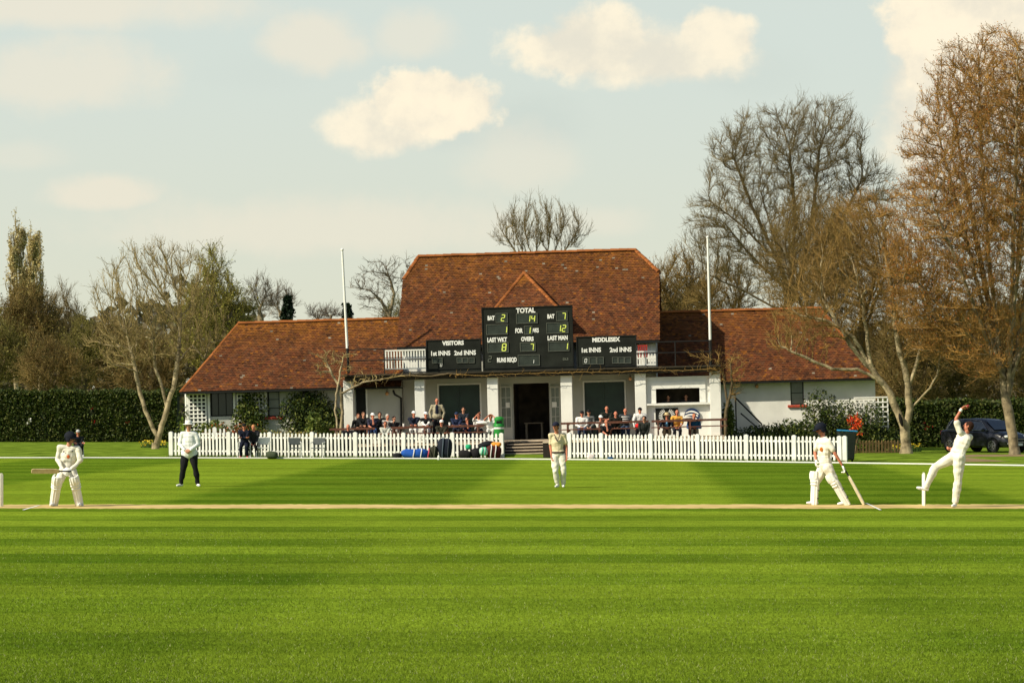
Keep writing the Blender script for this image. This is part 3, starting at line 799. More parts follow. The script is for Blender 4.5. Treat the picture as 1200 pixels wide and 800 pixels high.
Mh = empty('hall_table', M=BF); tag(Mh, 'wooden table standing in the dim hall behind the open entrance', 'table'); mb.build('table_frame', M['stone'], Mh)
for (x0, x1) in ((585.5, 599.5), (644, 656.5)):
    aa, z1 = LP(x0, 452.5, VM-0.1); bb, _ = LP(x1, 452.5, VM-0.1)
    mb = MB(); v_ = VM-0.10; ft = 0.07; z0 = FZ+0.02
    mb.b2(aa, aa+ft, v_, v_+0.045, z0, z1); mb.b2(bb-ft, bb, v_, v_+0.045, z0, z1); mb.b2(aa+ft, bb-ft, v_, v_+0.045, z1-ft, z1)
    zm = z0+0.55; mb.b2(aa+ft, bb-ft, v_, v_+0.045, z0, zm)
    mid = (aa+bb)/2; mb.b2(mid-0.015, mid+0.015, v_+0.003, v_+0.04, zm, z1-ft)
    for j in range(1, 4):
        z = zm+(z1-ft-zm)*j/4
        mb.b2(aa+ft, mid-0.015, v_+0.003, v_+0.04, z-0.015, z+0.015); mb.b2(mid+0.015, bb-ft, v_+0.003, v_+0.04, z-0.015, z+0.015)
    o = mb.build('french_door', M['stuccoshade'], pav)  # white doors in the shade-darkened render
    mb = MB(); mb.b2(aa+ft, bb-ft, v_+0.015, v_+0.025, zm, z1-ft); mb.build('pane', M['glasslight'], o)
    zz = zm+(z1-zm)*0.55
    mb = MB(); mb.b2(mid-0.02 if x0 < 600 else aa+0.09, bb-0.1 if x0 < 600 else mid+0.06, v_-0.008, v_-0.003, zz-0.14, zz+0.1); o2 = mb.build('notice', M['white'], o)
# --- serving kiosk in the right hand bay
ka = LP(757.5, 470, 0.1)[0]; kb = LP(832, 470, 0.1)[0]
vk = 0.12
sa, szt = LP(768.5, 455.5, vk); sb, szb = LP(820, 471, vk)
_, zsh = LP(795, 473, vk); _, ztop = LP(795, 441, vk)
mb = MB()
mb.b2(ka, sa, vk, vk+0.2, FZ, ztop); mb.b2(sb, kb, vk, vk+0.2, FZ, ztop); mb.b2(sa, sb, vk, vk+0.2, FZ, szb); mb.b2(sa, sb, vk, vk+0.2, szt, ztop)
mb.build('kiosk_wall', M['stucco'], pav)
mb = MB(); fr = 0.16
z1 = LP(795, 447.5, vk)[1]; fa = LP(762.5, 450, vk)[0]; fb = LP(826.5, 450, vk)[0]
mb.b2(fa, sa, vk-0.06, vk-0.003, szb, z1); mb.b2(sb, fb, vk-0.06, vk-0.003, szb, z1); mb.b2(sa, sb, vk-0.06, vk-0.003, szt, z1)
hatch = mb.build('serving_hatch', M['white'], pav)
mb = MB(); mb.b2(ka+0.02, kb-0.02, vk-0.22, vk-0.061, szb-0.09, szb-0.01); mb.build('counter', M['white'], hatch)
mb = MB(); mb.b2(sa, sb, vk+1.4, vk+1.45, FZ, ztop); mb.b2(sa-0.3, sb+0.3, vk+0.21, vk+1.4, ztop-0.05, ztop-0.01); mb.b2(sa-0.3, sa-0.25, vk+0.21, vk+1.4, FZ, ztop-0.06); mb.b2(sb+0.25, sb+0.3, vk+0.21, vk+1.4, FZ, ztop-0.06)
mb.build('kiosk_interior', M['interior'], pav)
# panels below the hatch: dark sunburst panel and round emblem (things of their own)
def pt(x, y, v): u, z = LP(x, y, v); return Vector((u, v, z))
c_ = pt(781.5, 487.5, vk-0.06)
t = tb('display_panel', c_.x, c_.y, c_.z)
tag(t, 'black square panel with a white ring of rays mounted under the serving hatch', 'sign')
hw = abs(LP(795, 487, vk)[0]-LP(768.5, 487, vk)[0])/2; hh = abs(LP(781, 478.5, vk)[1]-LP(781, 497.5, vk)[1])/2
mb = MB(); mb.b2(-hw, hw, 0, 0.04, -hh, hh); mb.build('panel', M['board'], t)
mb = MB()
for k in range(28):
    an = 2*math.pi*k/28
    if abs(math.sin(an)) > 0.97: continue
    r0, r1 = 0.20, 0.36
    rot = Matrix.Rotation(-an, 3, 'Y')
    mb.box(rot @ Vector(((r0+r1)/2, 0, 0))+Vector((0, -0.008, 0)), (r1-r0, 0.01, 0.028), 0, rot)
mb.build('rays', M['white'], t)
c_ = pt(811, 487.0, vk-0.06)
t = tb('round_emblem', c_.x, c_.y, c_.z)
tag(t, 'round navy emblem with three curved white blades on the kiosk wall', 'emblem')
rr = abs(LP(820, 487, vk)[0]-LP(802, 487, vk)[0])/2
mb = MB(); mb.lathe([(rr, 0), (rr, 0.035)], 36, rot=Matrix.Rotation(math.pi/2, 3, 'X')); mb.build('disc', mat('navy_enamel', (0.012, 0.03, 0.09), 0.5, 0.1, 5), t)
for q, (zc, w0) in enumerate(((0.13, 0.44), (-0.02, 0.56), (-0.17, 0.46))):
    pts = []; mb = MB()
    n_ = 14
    for k in range(n_+1):
        s_ = k/n_; x_ = -w0*rr*1.35/0.7+2*w0*rr*1.35/0.7*s_*1.0
        zz = zc*rr/0.36+0.10*math.sin(s_*math.pi)-0.05*s_
        th_ = 0.036*(0.35+0.65*math.sin(min(1, s_*1.25+0.15)*math.pi*0.62))
        if x_*x_+zz*zz > (rr*0.93)**2: continue
        pts.append((x_, zz, th_))
    for a_, b_ in zip(pts[:-1], pts[1:]):
        mb.add([(a_[0], -0.04, a_[1]-a_[2]), (b_[0], -0.04, b_[1]-b_[2]), (b_[0], -0.04, b_[1]+b_[2]), (a_[0], -0.04, a_[1]+a_[2])], [(0, 1, 2, 3)])
    mb.build('blade', M['white'], t)
# --- downpipe and lamp globes
mb = MB()
p = [pt(469.5, 458, 0.5), pt(461, 456, 0.6)]
mb.tube([pt(461, 457.5, 0.66), pt(462.5, 462, 0.9), pt(470, 466, 1.25), pt(470.5, 505, 1.3)], 0.05, 8); mb.build('downpipe', M['blackmetal'], pav, smooth=True)
mb = MB(); 
def globe(x, y, v, label):
    p = pt(x, y, v); t = tb('wall_lamp', p.x, p.y, p.z); tag(t, label, 'lamp', 'amber globe lamps on the pavilion')
    mb = MB(); mb.ell((0, 0, 0), (0.085, 0.085, 0.085), n=14, k=8); mb.build('globe', M['amber'], t, smooth=True)
    mb = MB(); mb.tube([(0, 0, 0.08), (0, 0.0, 0.15), (0, 0.10, 0.2)], 0.015, 6); mb.lathe([(0.04, 0.07), (0.03, 0.1)], 8); mb.build('bracket', M['blackmetal'], t)
M['amber'] = mat('amber_glass', (0.62, 0.30, 0.12), 0.35, 0.1, 6, spec=0.5)
globe(453.5, 461, vlw-0.12, 'amber globe lamp on the wing wall left of the downpipe')
globe(738.5, 443.5, 0.3, 'amber globe lamp hanging beside the pillar near the kiosk')
globe(887, 452.5, vqw-0.12, 'amber globe lamp under the eave of the right wing')
# --- terrace and steps
sv0 = -3.2
su0 = LP(592, 525, -3.5)[0]; su1 = LP(643, 525, -3.5)[0]
tv = -4.7
tl = LP(398, 520, -3)[0]; trr = LP(848, 520, -3)[0]
def yfl(u_, back):   # v of the line standing 'back' metres behind the picket fence
    p = BF @ Vector((u_, -5, 0)); y = yf(p.x)+back
    return (BI @ Vector((p.x, y, 0))).y
def slab(mb, poly, z0, z1):
    n = len(poly); vs = [(a, b, z0) for a, b in poly]+[(a, b, z1) for a, b in poly]
    mb.add(vs, [tuple(range(n-1, -1, -1)), tuple(range(n, 2*n))]+[(i_, (i_+1) % n, (i_+1) % n+n, i_+n) for i_ in range(n)])
for nm, z0, z1, m_, gr in (('terrace_base', -0.3, FZ-0.06, M['brickdark'], 0.0), ('terrace_paving', FZ-0.058, FZ, M['stone'], 0.04)):
    mb = MB()
    slab(mb, [(tl-gr, yfl(tl, 2.1)-gr), (su0, yfl(su0, 2.1)-gr), (su0, VM), (tl-gr, VM)], z0, z1)
    slab(mb, [(su1, yfl(su1, 2.1)-gr), (trr+gr, yfl(trr, 2.1)-gr), (trr+gr, VM), (su1, VM)], z0, z1)
    slab(mb, [(su0+0.002, -1.72-gr), (su1-0.002, -1.72-gr), (su1-0.002, VM), (su0+0.002, VM)], z0, z1)
    if gr == 0: terr = mb.build(nm, m_, pav)
    else: mb.build(nm, m_, terr)
st = MB(); rs = MB()
ns = 4
for k in range(ns):
    z1 = 0.16+(FZ-0.16)*(k)/ns; v0 = -4.3+k*0.62
    rs.b2(su0, su1, v0+0.05, -1.73, -0.1+0.001*k, z1-0.05) if k == 0 else rs.b2(su0, su1, v0+0.05, -1.73, 0.16+(FZ-0.16)*(k-1)/ns+0.002, z1-0.05)
    st.b2(su0-0.02 if k < 0 else su0, su1, v0, -1.73, z1-0.048, z1)
so_ = rs.build('steps', M['brickdark'], pav); st.build('treads', M['stone'], so_)
# side steps with handrail on the right of the terrace
mb = MB()
p0 = pt(862, 466, 2.0); p1 = pt(893, 497, 2.0); p2 = pt(868, 484, 2.0); p3 = pt(890, 503, 2.0)
mb.tube([p0, p1], 0.035, 8); mb.tube([p2, p3], 0.03, 8)
for p in (p0, p1): mb.tube([p, (p.x, p.y, 0.1)], 0.03, 8)
hr = mb.build('handrail', M['blackmetal'], pav)
mb = MB()
for k in range(4): mb.b2(trr+0.05+k*0.28, trr+0.05+(k+1)*0.28-0.002, 1.4, 2.6, -0.1, FZ-0.16*k-0.02)
mb.build('side_steps', M['stone'], pav)
# --- balcony rails
def railing(x0, x1, yt, yb, v, posts, m, name='railing', lines=2):
    mb = MB()
    a, zt = LP(x0, yt, v); b, zt2 = LP(x1, yt, v)
    zt = LP((x0+x1)/2, yt, v)[1]; zb_ = zb1+0.03
    for k in range(lines):
        z = zb_+(zt-zb_)*(1-k/lines*0.9); mb.tube([(a, v, z), (b, v, z)], 0.026, 6)
    for px_ in posts:
        u, _ = LP(px_, yt, v); mb.tube([(u, v, zb_-0.04), (u, v, zt)], 0.026, 6)
    return mb.build(name, m, pav)
railing(407, 500, 408.5, 432, -0.2, (407, 450, 499), M['blackmetal'])
railing(744, 832, 400.3, 430, -0.2, (745, 791, 831), M['blackmetal'])
def balus(x0, x1, yt, yb, v, step):
    a, zt = LP(x0, yt, v); b, _ = LP(x1, yt, v); zt = LP((x0+x1)/2, yt, v)[1]; zb_ = LP((x0+x1)/2, yb, v)[1]
    mb = MB(); zm = (zt+zb_)/2
    mb.b2(a, b, v-0.03, v+0.03, zt-0.06, zt); mb.b2(a, b, v-0.03, v+0.03, zm-0.03, zm+0.03); mb.b2(a, b, v-0.03, v+0.03, zb_, zb_+0.05)
    n = int((b-a)/step)
    for i in range(n+1):
        x = a+0.03+(b-a-0.06)*i/n
        mb.b2(x-0.028, x+0.028, v-0.02, v+0.02, zb_+0.052, zm-0.032); mb.b2(x-0.028, x+0.028, v-0.02, v+0.02, zm+0.032, zt-0.062)
    return mb.build('white_balustrade', M['white'], pav)
balus(451, 499, 409.5, 432.5, 0.1, 0.13)
balus(745, 768, 411, 428, 0.1, 0.13)
# red chair back on the balcony right
p = pt(753, 415, 0.9)
t = tb('red_chair', p.x, p.y, zb1); tag(t, 'red slatted chair standing on the balcony behind the right railing', 'chair')
mb = MB(); mb.b2(-0.22, 0.22, -0.2, 0.2, 0.42, 0.46); mb.build('seat', mat('red_paint', (0.33, 0.03, 0.02), 0.6, 0.15, 5), t)
mb = MB(); 
for k in range(5): mb.b2(-0.21+k*0.09, -0.15+k*0.09, 0.17, 0.2, 0.46, 0.95)
mb.b2(-0.22, 0.22, 0.165, 0.205, 0.951, 1.02); mb.build('backrest', mat('red_paint', (0.33, 0.03, 0.02), 0.6, 0.15, 5), t)
for a in (-0.2, 0.2):
    for b in (-0.18, 0.18):
        mb = MB(); mb.b2(a-0.02, a+0.02, b-0.02, b+0.02, 0.0, 0.42); mb.build('leg', M['wood'], t)
# --- scoreboards
def text_mb(s, size, bold=0.0, extrude=0.01, sx=1.0, align='CENTER', shear=0.0):
    cu = bpy.data.curves.new('lettering', 'FONT'); cu.body = s; cu.size = size; cu.offset = bold; cu.extrude = extrude
    cu.align_x = align; cu.align_y = 'CENTER'; cu.resolution_u = 3; cu.shear = shear
    o = bpy.data.objects.new('lettering', cu); col.objects.link(o)
    dg = bpy.context.evaluated_depsgraph_get(); me = bpy.data.meshes.new_from_object(o.evaluated_get(dg))
    vs = [(v.co.x*sx, -v.co.z, v.co.y) for v in me.vertices]; fs = [tuple(p.vertices) for p in me.polygons]
    bpy.data.objects.remove(o); bpy.data.curves.remove(cu); bpy.data.meshes.remove(me)
    return vs, fs
def board(x0, y0, x1, y1, v, label, name='scoreboard', depth=0.22):
    ua, zt = LP(x0, y0, v); ub, zb_ = LP(x1, y1, v); ub2, zt2 = LP(x1, y0, v); ua2, zb2 = LP(x0, y1, v)
    ua = (ua+ua2)/2; ub = (ub+ub2)/2; 
    zt = LP((x0+x1)/2, y0, v)[1]; zb_ = LP((x0+x1)/2, y1, v)[1]
    t = tb(name, (ua+ub)/2, v, zb_); tag(t, label, 'scoreboard')
    wd = (ub-ua)/2; hh = zt-zb_
    mb = MB(); mb.b2(-wd, wd, 0, depth, -0.16, hh); mb.build('casing', M['board'], t)
    mb = MB(); f = 0.045
    mb.b2(-wd, wd, -0.03, -0.003, hh-f, hh); mb.b2(-wd, wd, -0.03, -0.003, 0, f); mb.b2(-wd, -wd+f, -0.03, -0.003, f, hh-f); mb.b2(wd-f, wd, -0.03, -0.003, f, hh-f)
    mb.build('frame', M['black'], t)
    return t, (ua+ub)/2, zb_, v
def lettering(t, ctr, items, m, name='lettering'):
    uc, zb_, v = ctr
    for (s, px_, py_, hpx, wpx, bold) in items:
        mb = MB()
        u, z = LP(px_, py_, v); size = hpx/26.9/0.70
        vs, fs = text_mb(s, size, bold, 0.006)
        wv = max(a[0] for a in vs)-min(a[0] for a in vs); k = (wpx/26.9)/wv
        zc = (max(a[2] for a in vs)+min(a[2] for a in vs))/2
        vs = [(a[0]*k+u-uc, a[1]-0.012, a[2]-zc+z-zb_) for a in vs]
        mb.add(vs, fs); o = mb.build(name, m, t)
    return o
SEG = {'0': 'abcdef', '1': 'bc', '2': 'abged', '3': 'abgcd', '4': 'fgbc', '7': 'abc', '8': 'abcdefg', '5': 'afgcd', '6': 'afgedc', '9': 'abcdfg'}
def digits(t, ctr, items, m=None, name='digits'):
    uc, zb_, v = ctr
    for (s, px_, py_, hpx) in items:
        mb = MB()
        h = hpx/26.9; w_ = h*0.52; th = h*0.14
        for q, ch in enumerate(s):
            u, z = LP(px_+q*(w_*26.9+hpx*0.28), py_, v)
            cx, cz = u-uc, z-zb_
            S = {'a': (0, h/2, 1), 'd': (0, -h/2, 1), 'g': (0, 0, 1), 'b': (w_/2, h/4, 0), 'c': (w_/2, -h/4, 0), 'f': (-w_/2, h/4, 0), 'e': (-w_/2, -h/4, 0)}
            for k in SEG[ch]:
                x_, z_, hor = S[k]
                if hor: dx, dz = w_-th*0.4, th
                else: dx, dz = th, h/2-th*0.2
                sh = 0.12
                x0 = cx+x_; z0 = cz+z_
                P = [(x0-dx/2, z0-dz/2), (x0+dx/2, z0-dz/2), (x0+dx/2, z0+dz/2), (x0-dx/2, z0+dz/2)]
                P = [(a+(b-cz)*sh, b) for a, b in P]
                mb.prism(P, -0.028, -0.018)
        mb.build(name, m or M['digit'], t)
def windows(t, ctr, rects):
    uc, zb_, v = ctr
    for (x0, y0, x1, y1) in rects:
        a, z1 = LP(x0, y0, v); b, z0 = LP(x1, y1, v); a -= uc; b -= uc; z0 -= zb_; z1 -= zb_
        mb = MB(); mb.b2(a, b, -0.012, -0.002, z0, z1); o = mb.build('number_window', M['recess'], t)
        f = 0.028
        mb = MB(); mb.b2(a-f, b+f, -0.035, -0.013, z1, z1+f); mb.b2(a-f, b+f, -0.035, -0.013, z0-f, z0); mb.b2(a-f, a, -0.035, -0.013, z0, z1); mb.b2(b, b+f, -0.035, -0.013, z0, z1)
        mb.build('window_frame', M['boardframe'], o)
M['boardframe'] = mat('board_frames', (0.085, 0.09, 0.07), 0.5, 0.2, 4)
vsb = 0.15
t, uc, zb_, v = board(565, 359, 671.5, 431, vsb, 'large central black scoreboard headed TOTAL on the balcony')
ctr = (uc, zb_, v)
lettering(t, ctr, [('TOTAL', 616, 363.6, 5.4, 23, 0.012), ('BAT', 575.5, 372.6, 4.8, 8.5, 0.012), ('BAT', 645.5, 370.6, 4.8, 8.5, 0.012),
                   ('LAST WKT', 582.5, 398, 5.0, 23.5, 0.012), ('LAST MAN', 653.5, 395.8, 5.0, 24, 0.012), ('FOR', 608, 387.4, 5.2, 9, 0.012), ('WKS', 627.3, 387, 4.8, 8.5, 0.012),
                   ('OVERS', 618, 397, 4.8, 15, 0.012), ('RUNS REQD', 594, 422.0, 5.0, 23.5, 0.012)], M['lettering'])
lettering(t, ctr, [('DLS', 662.8, 420.6, 2.6, 6.5, 0.004)], M['greydigit'], 'small_mark')
windows(t, ctr, [(581.5, 367.8, 594.5, 377.2), (605.5, 368, 629.5, 378), (652.5, 365.5, 664.5, 375), (570.5, 381, 594.5, 391), (641, 378.8, 665.5, 389.5), (572, 402, 595.5, 412), (610, 402, 627, 410.8), (643, 401, 666.5, 410.5), (607.5, 416.5, 632, 427.5), (614.8, 382.5, 623.3, 391)])
digits(t, ctr, [('2', 589.5, 372.4, 7.2), ('14', 619.2, 373.3, 7.0), ('7', 660.6, 370.4, 7.2), ('1', 592.0, 386.2, 7.2), ('1', 619.5, 387.0, 7.2), ('12', 655, 384.6, 7.4), ('8', 590.8, 406.8, 8.2), ('7', 623.3, 406.4, 7.0), ('1', 663.2, 405.6, 7.2)])
digits(t, ctr, [('1', 624.5, 423.6, 4.2)], M['lettering'], 'small_digit')
digits(t, ctr, [('2', 574, 420.5, 6.5)], M['greydigit'], 'unlit_digit')
t, uc, zb_, v = board(499.5, 397.5, 563.5, 432.5, vsb, 'low black scoreboard headed VISITORS at the left of the main board')
ctr = (uc, zb_, v)
lettering(t, ctr, [('VISITORS', 531, 401.8, 4.8, 26, 0.012), ('1st INNS', 516, 413.8, 5.2, 23, 0.010), ('2nd INNS', 545, 413.2, 5.2, 26, 0.010)], M['lettering'])
windows(t, ctr, [(507, 419.8, 512, 425), (513, 419.8, 518, 425), (536, 419.5, 541, 424.5), (542.5, 419.5, 548, 424.5), (550, 419.5, 555.5, 424.5)])
digits(t, ctr, [('0', 517, 427.5, 3.6)], M['lettering'], 'digits')
t, uc, zb_, v = board(675.5, 393.5, 746.0, 429.5, vsb, 'low black scoreboard headed MIDDLESEX at the right of the main board')
ctr = (uc, zb_, v)
lettering(t, ctr, [('MIDDLESEX', 710, 397.8, 4.8, 33, 0.012), ('1st INNS', 692.5, 410, 5.2, 23, 0.010), ('2nd INNS', 727.3, 409.5, 5.2, 26, 0.010)], M['lettering'])
windows(t, ctr, [(683.5, 419, 690, 426), (691.5, 419, 698.5, 426), (700, 419, 707, 426), (718, 419, 723.5, 425), (725, 419, 731, 425), (732.5, 419, 739, 425)])
digits(t, ctr, [('0', 686.5, 422.5, 4.4)], M['lettering'], 'digits')
# --- flagpoles
def pole(x0, y0, x1, y1, v, label, yb):
    a = pt(x1, y1, v); b = pt(x0, y0, v); c = pt(x1+(x1-x0)*(yb-y1)/(y1-y0), yb, v)
    t = tb('flagpole', c.x, c.y, c.z); tag(t, label, 'flagpole', 'white flagpoles on the veranda')
    mb = MB(); mb.tube([a-c, b-c], [0.062, 0.048], 10); mb.build('pole', M['white'], t, smooth=True)
    mb = MB(); mb.ell(b-c+Vector((0, 0, 0.05)), (0.07, 0.07, 0.07), n=10, k=6); mb.build('finial', M['white'], t, smooth=True)
    mb = MB(); mb.tube([(0, 0, 0), a-c+Vector((0, 0, 0.1))], 0.06, 10); mb.build('socket', M['blackmetal'], t, smooth=True)
pole(401, 294, 407, 408, -0.25, 'white flagpole rising at the left end of the veranda', 437)
pole(829.3, 279.5, 832.3, 398, -0.25, 'white flagpole rising at the right end of the veranda', 431)
# thin vertical aerial on the front slope of the roof
# ------------------------------------------------------------------ people
def capmesh(p0, r0, p1, r1, n=12):
    p0 = Vector(p0); p1 = Vector(p1); d = p1-p0; L_ = d.length
    d = d.normalized() if L_ > 1e-6 else Vector((0, 0, 1))
    e = d.orthogonal().normalized(); g = d.cross(e)
    prof = []
    for a in (-80, -50, -20): prof.append((p0+d*(r0*math.sin(R(a))), r0*math.cos(R(a))))
    prof.append((p0, r0)); prof.append((p1, r1))
    for a in (20, 50, 80): prof.append((p1+d*(r1*math.sin(R(a))), r1*math.cos(R(a))))
    vs = []; fs = []
    for c, r in prof:
        for k in range(n):
            an = 2*math.pi*k/n; vs.append(c+(e*math.cos(an)+g*math.sin(an))*r)
    for i in range(len(prof)-1):
        for k in range(n): fs.append((i*n+k, i*n+(k+1) % n, (i+1)*n+(k+1) % n, (i+1)*n+k))
    fs.append(tuple(range(n-1, -1, -1))); fs.append(tuple((len(prof)-1)*n+k for k in range(n)))
    return vs, fs
class Body:
    def __init__(s): s.p = []
    def cap(s, a, ra, b, rb, m): s.p.append(('c', Vector(a), ra, Vector(b), rb, m))
    def ell(s, c, rad, m, rot=None): s.p.append(('e', Vector(c), Vector(rad), rot or Matrix.Identity(3), None, m))
    def build(s, name, mats, voxel):
        mb = MB()
        for q in s.p:
            if q[0] == 'c': v, f = capmesh(q[1], q[2], q[3], q[4]); mb.add(v, f)
            else: mb.ell(q[1], q[2], 0, q[3], 12, 8)
        me = mb.mesh('tmp', M['skin'])
        bm = bmesh.new(); bm.from_mesh(me); bmesh.ops.recalc_face_normals(bm, faces=bm.faces); bm.to_mesh(me); bm.free()
        o = bpy.data.objects.new('tmp', me); col.objects.link(o)
        r = o.modifiers.new('r', 'REMESH'); r.mode = 'VOXEL'; r.voxel_size = voxel; r.use_smooth_shade = True
        sm = o.modifiers.new('s', 'SMOOTH'); sm.factor = 0.5; sm.iterations = 3
        dg = bpy.context.evaluated_depsgraph_get()
        nm = bpy.data.meshes.new_from_object(o.evaluated_get(dg)); nm.name = name
        bpy.data.objects.remove(o); bpy.data.meshes.remove(me)
        nm.materials.clear()
        for m in mats: nm.materials.append(m)
        nf = len(nm.polygons); C = np.empty(nf*3, dtype=np.float32); nm.polygons.foreach_get('center', C); C = C.reshape(-1, 3)
        best = np.full(nf, 1e9); mi = np.zeros(nf, dtype=np.int32)
        for q in s.p:
            if q[0] == 'c':
                a = np.array(q[1]); b = np.array(q[3]); d = b-a; L2 = max(1e-9, d.dot(d))
                t = np.clip(((C-a)@d)/L2, 0, 1); D = np.linalg.norm(C-(a+t[:, None]*d), axis=1)-(q[2]+(q[4]-q[2])*t)
            else:
                Rm = np.array(q[3]); l = (C-np.array(q[1]))@Rm; rr = np.array(q[2]); k = np.linalg.norm(l/rr, axis=1)
                D = (k-1)*np.min(rr)*1.15
            w_ = D < best; best[w_] = D[w_]; mi[w_] = q[5]
        nv = len(nm.vertices); co = np.empty(nv*3, dtype=np.float32); nm.vertices.foreach_get('co', co); co = co.reshape(-1, 3)
        no = np.empty(nv*3, dtype=np.float32); nm.vertices.foreach_get('normal', no); no = no.reshape(-1, 3)
        cl = np.zeros(nv); li = np.empty(len(nm.loops), dtype=np.int32); nm.loops.foreach_get('vertex_index', li)
        lt = np.empty(nf, dtype=np.int32); nm.polygons.foreach_get('loop_total', lt)
        fm = np.repeat(np.isin(mi, (1, 2, 6)), lt); cl[li[fm]] = 1
        rw = np.random.default_rng(len(s.p)*7+nf); dsp = np.zeros(nv)
        for fq, am in ((22, 0.0035), (34, 0.003), (48, 0.0022), (15, 0.004)):
            for _ in range(2):
                k_ = rw.normal(size=3); k_[2] *= 1.3; k_ *= fq/np.linalg.norm(k_); dsp += am*np.sin(co@k_+rw.uniform(0, 6)+1.3*np.sin(co@rw.normal(size=3)*9))
        co = co+no*(dsp*cl)[:, None]; nm.vertices.foreach_set('co', co.astype(np.float32).ravel())
        nm.polygons.foreach_set('material_index', mi)
        nm.polygons.foreach_set('use_smooth', np.ones(nf, dtype=bool)); nm.update()
        return nm
def ik(a, c, l1, l2, bend):
    """joint between a and c, bending toward 'bend'"""
    a = Vector(a); c = Vector(c); d = c-a; D = d.length
    if D > (l1+l2)*0.995: D2 = (l1+l2)*0.995
    else: D2 = D
    dn = d.normalized(); x = (l1*l1-l2*l2+D2*D2)/(2*D2); h = math.sqrt(max(0, l1*l1-x*x))
    b = Vector(bend); b = b-dn*b.dot(dn)
    b = b.normalized() if b.length > 1e-5 else dn.orthogonal()
    return a+dn*x+b*h
def frame(fwd, up):
    """columns: side (right of the person), forward, up"""
    up = Vector(up).normalized(); f = Vector(fwd); f = (f-up*f.dot(up)).normalized(); s_ = f.cross(up)
    return Matrix(((s_.x, f.x, up.x), (s_.y, f.y, up.y), (s_.z, f.z, up.z)))
SK, TOP, TRO, SHO, EYE, GLV, SLV, HAI = range(8)
def hand(B, w, d, n, m, k=1.0, curl=0.6, thumb=1):
    """w wrist, d direction, n palm side"""
    d = Vector(d).normalized(); n = Vector(n); n = (n-d*n.dot(d)).normalized(); s_ = d.cross(n)*thumb
    w = Vector(w); c = w+d*0.05*k
    rot = Matrix(((s_.x, n.x, d.x), (s_.y, n.y, d.y), (s_.z, n.z, d.z)))
    B.ell(c, (0.042*k, 0.020*k, 0.055*k), m, rot)
    for i, (off, ln) in enumerate(((-0.030, 0.062), (-0.010, 0.075), (0.011, 0.080), (0.031, 0.070))):
        b = w+d*0.092*k+s_*off*k; r = 0.0095*k
        d1 = (d*math.cos(curl*0.6)+n*math.sin(curl*0.6)); d2 = d*math.cos(curl*1.7)+n*math.sin(curl*1.7)
        m1 = b+d1*ln*0.5*k; B.cap(b, r, m1, r*0.95, m); B.cap(m1, r*0.95, m1+d2*ln*0.55*k, r*0.8, m)
    t0 = w+d*0.03*k+s_*0.03*k; t1 = t0+(s_*0.8+d*0.6+n*0.25).normalized()*0.035*k; t2 = t1+(d*0.85+n*0.5+s_*0.1).normalized()*0.032*k
    B.cap(t0, 0.013*k, t1, 0.011*k, m); B.cap(t1, 0.011*k, t2, 0.009*k, m)
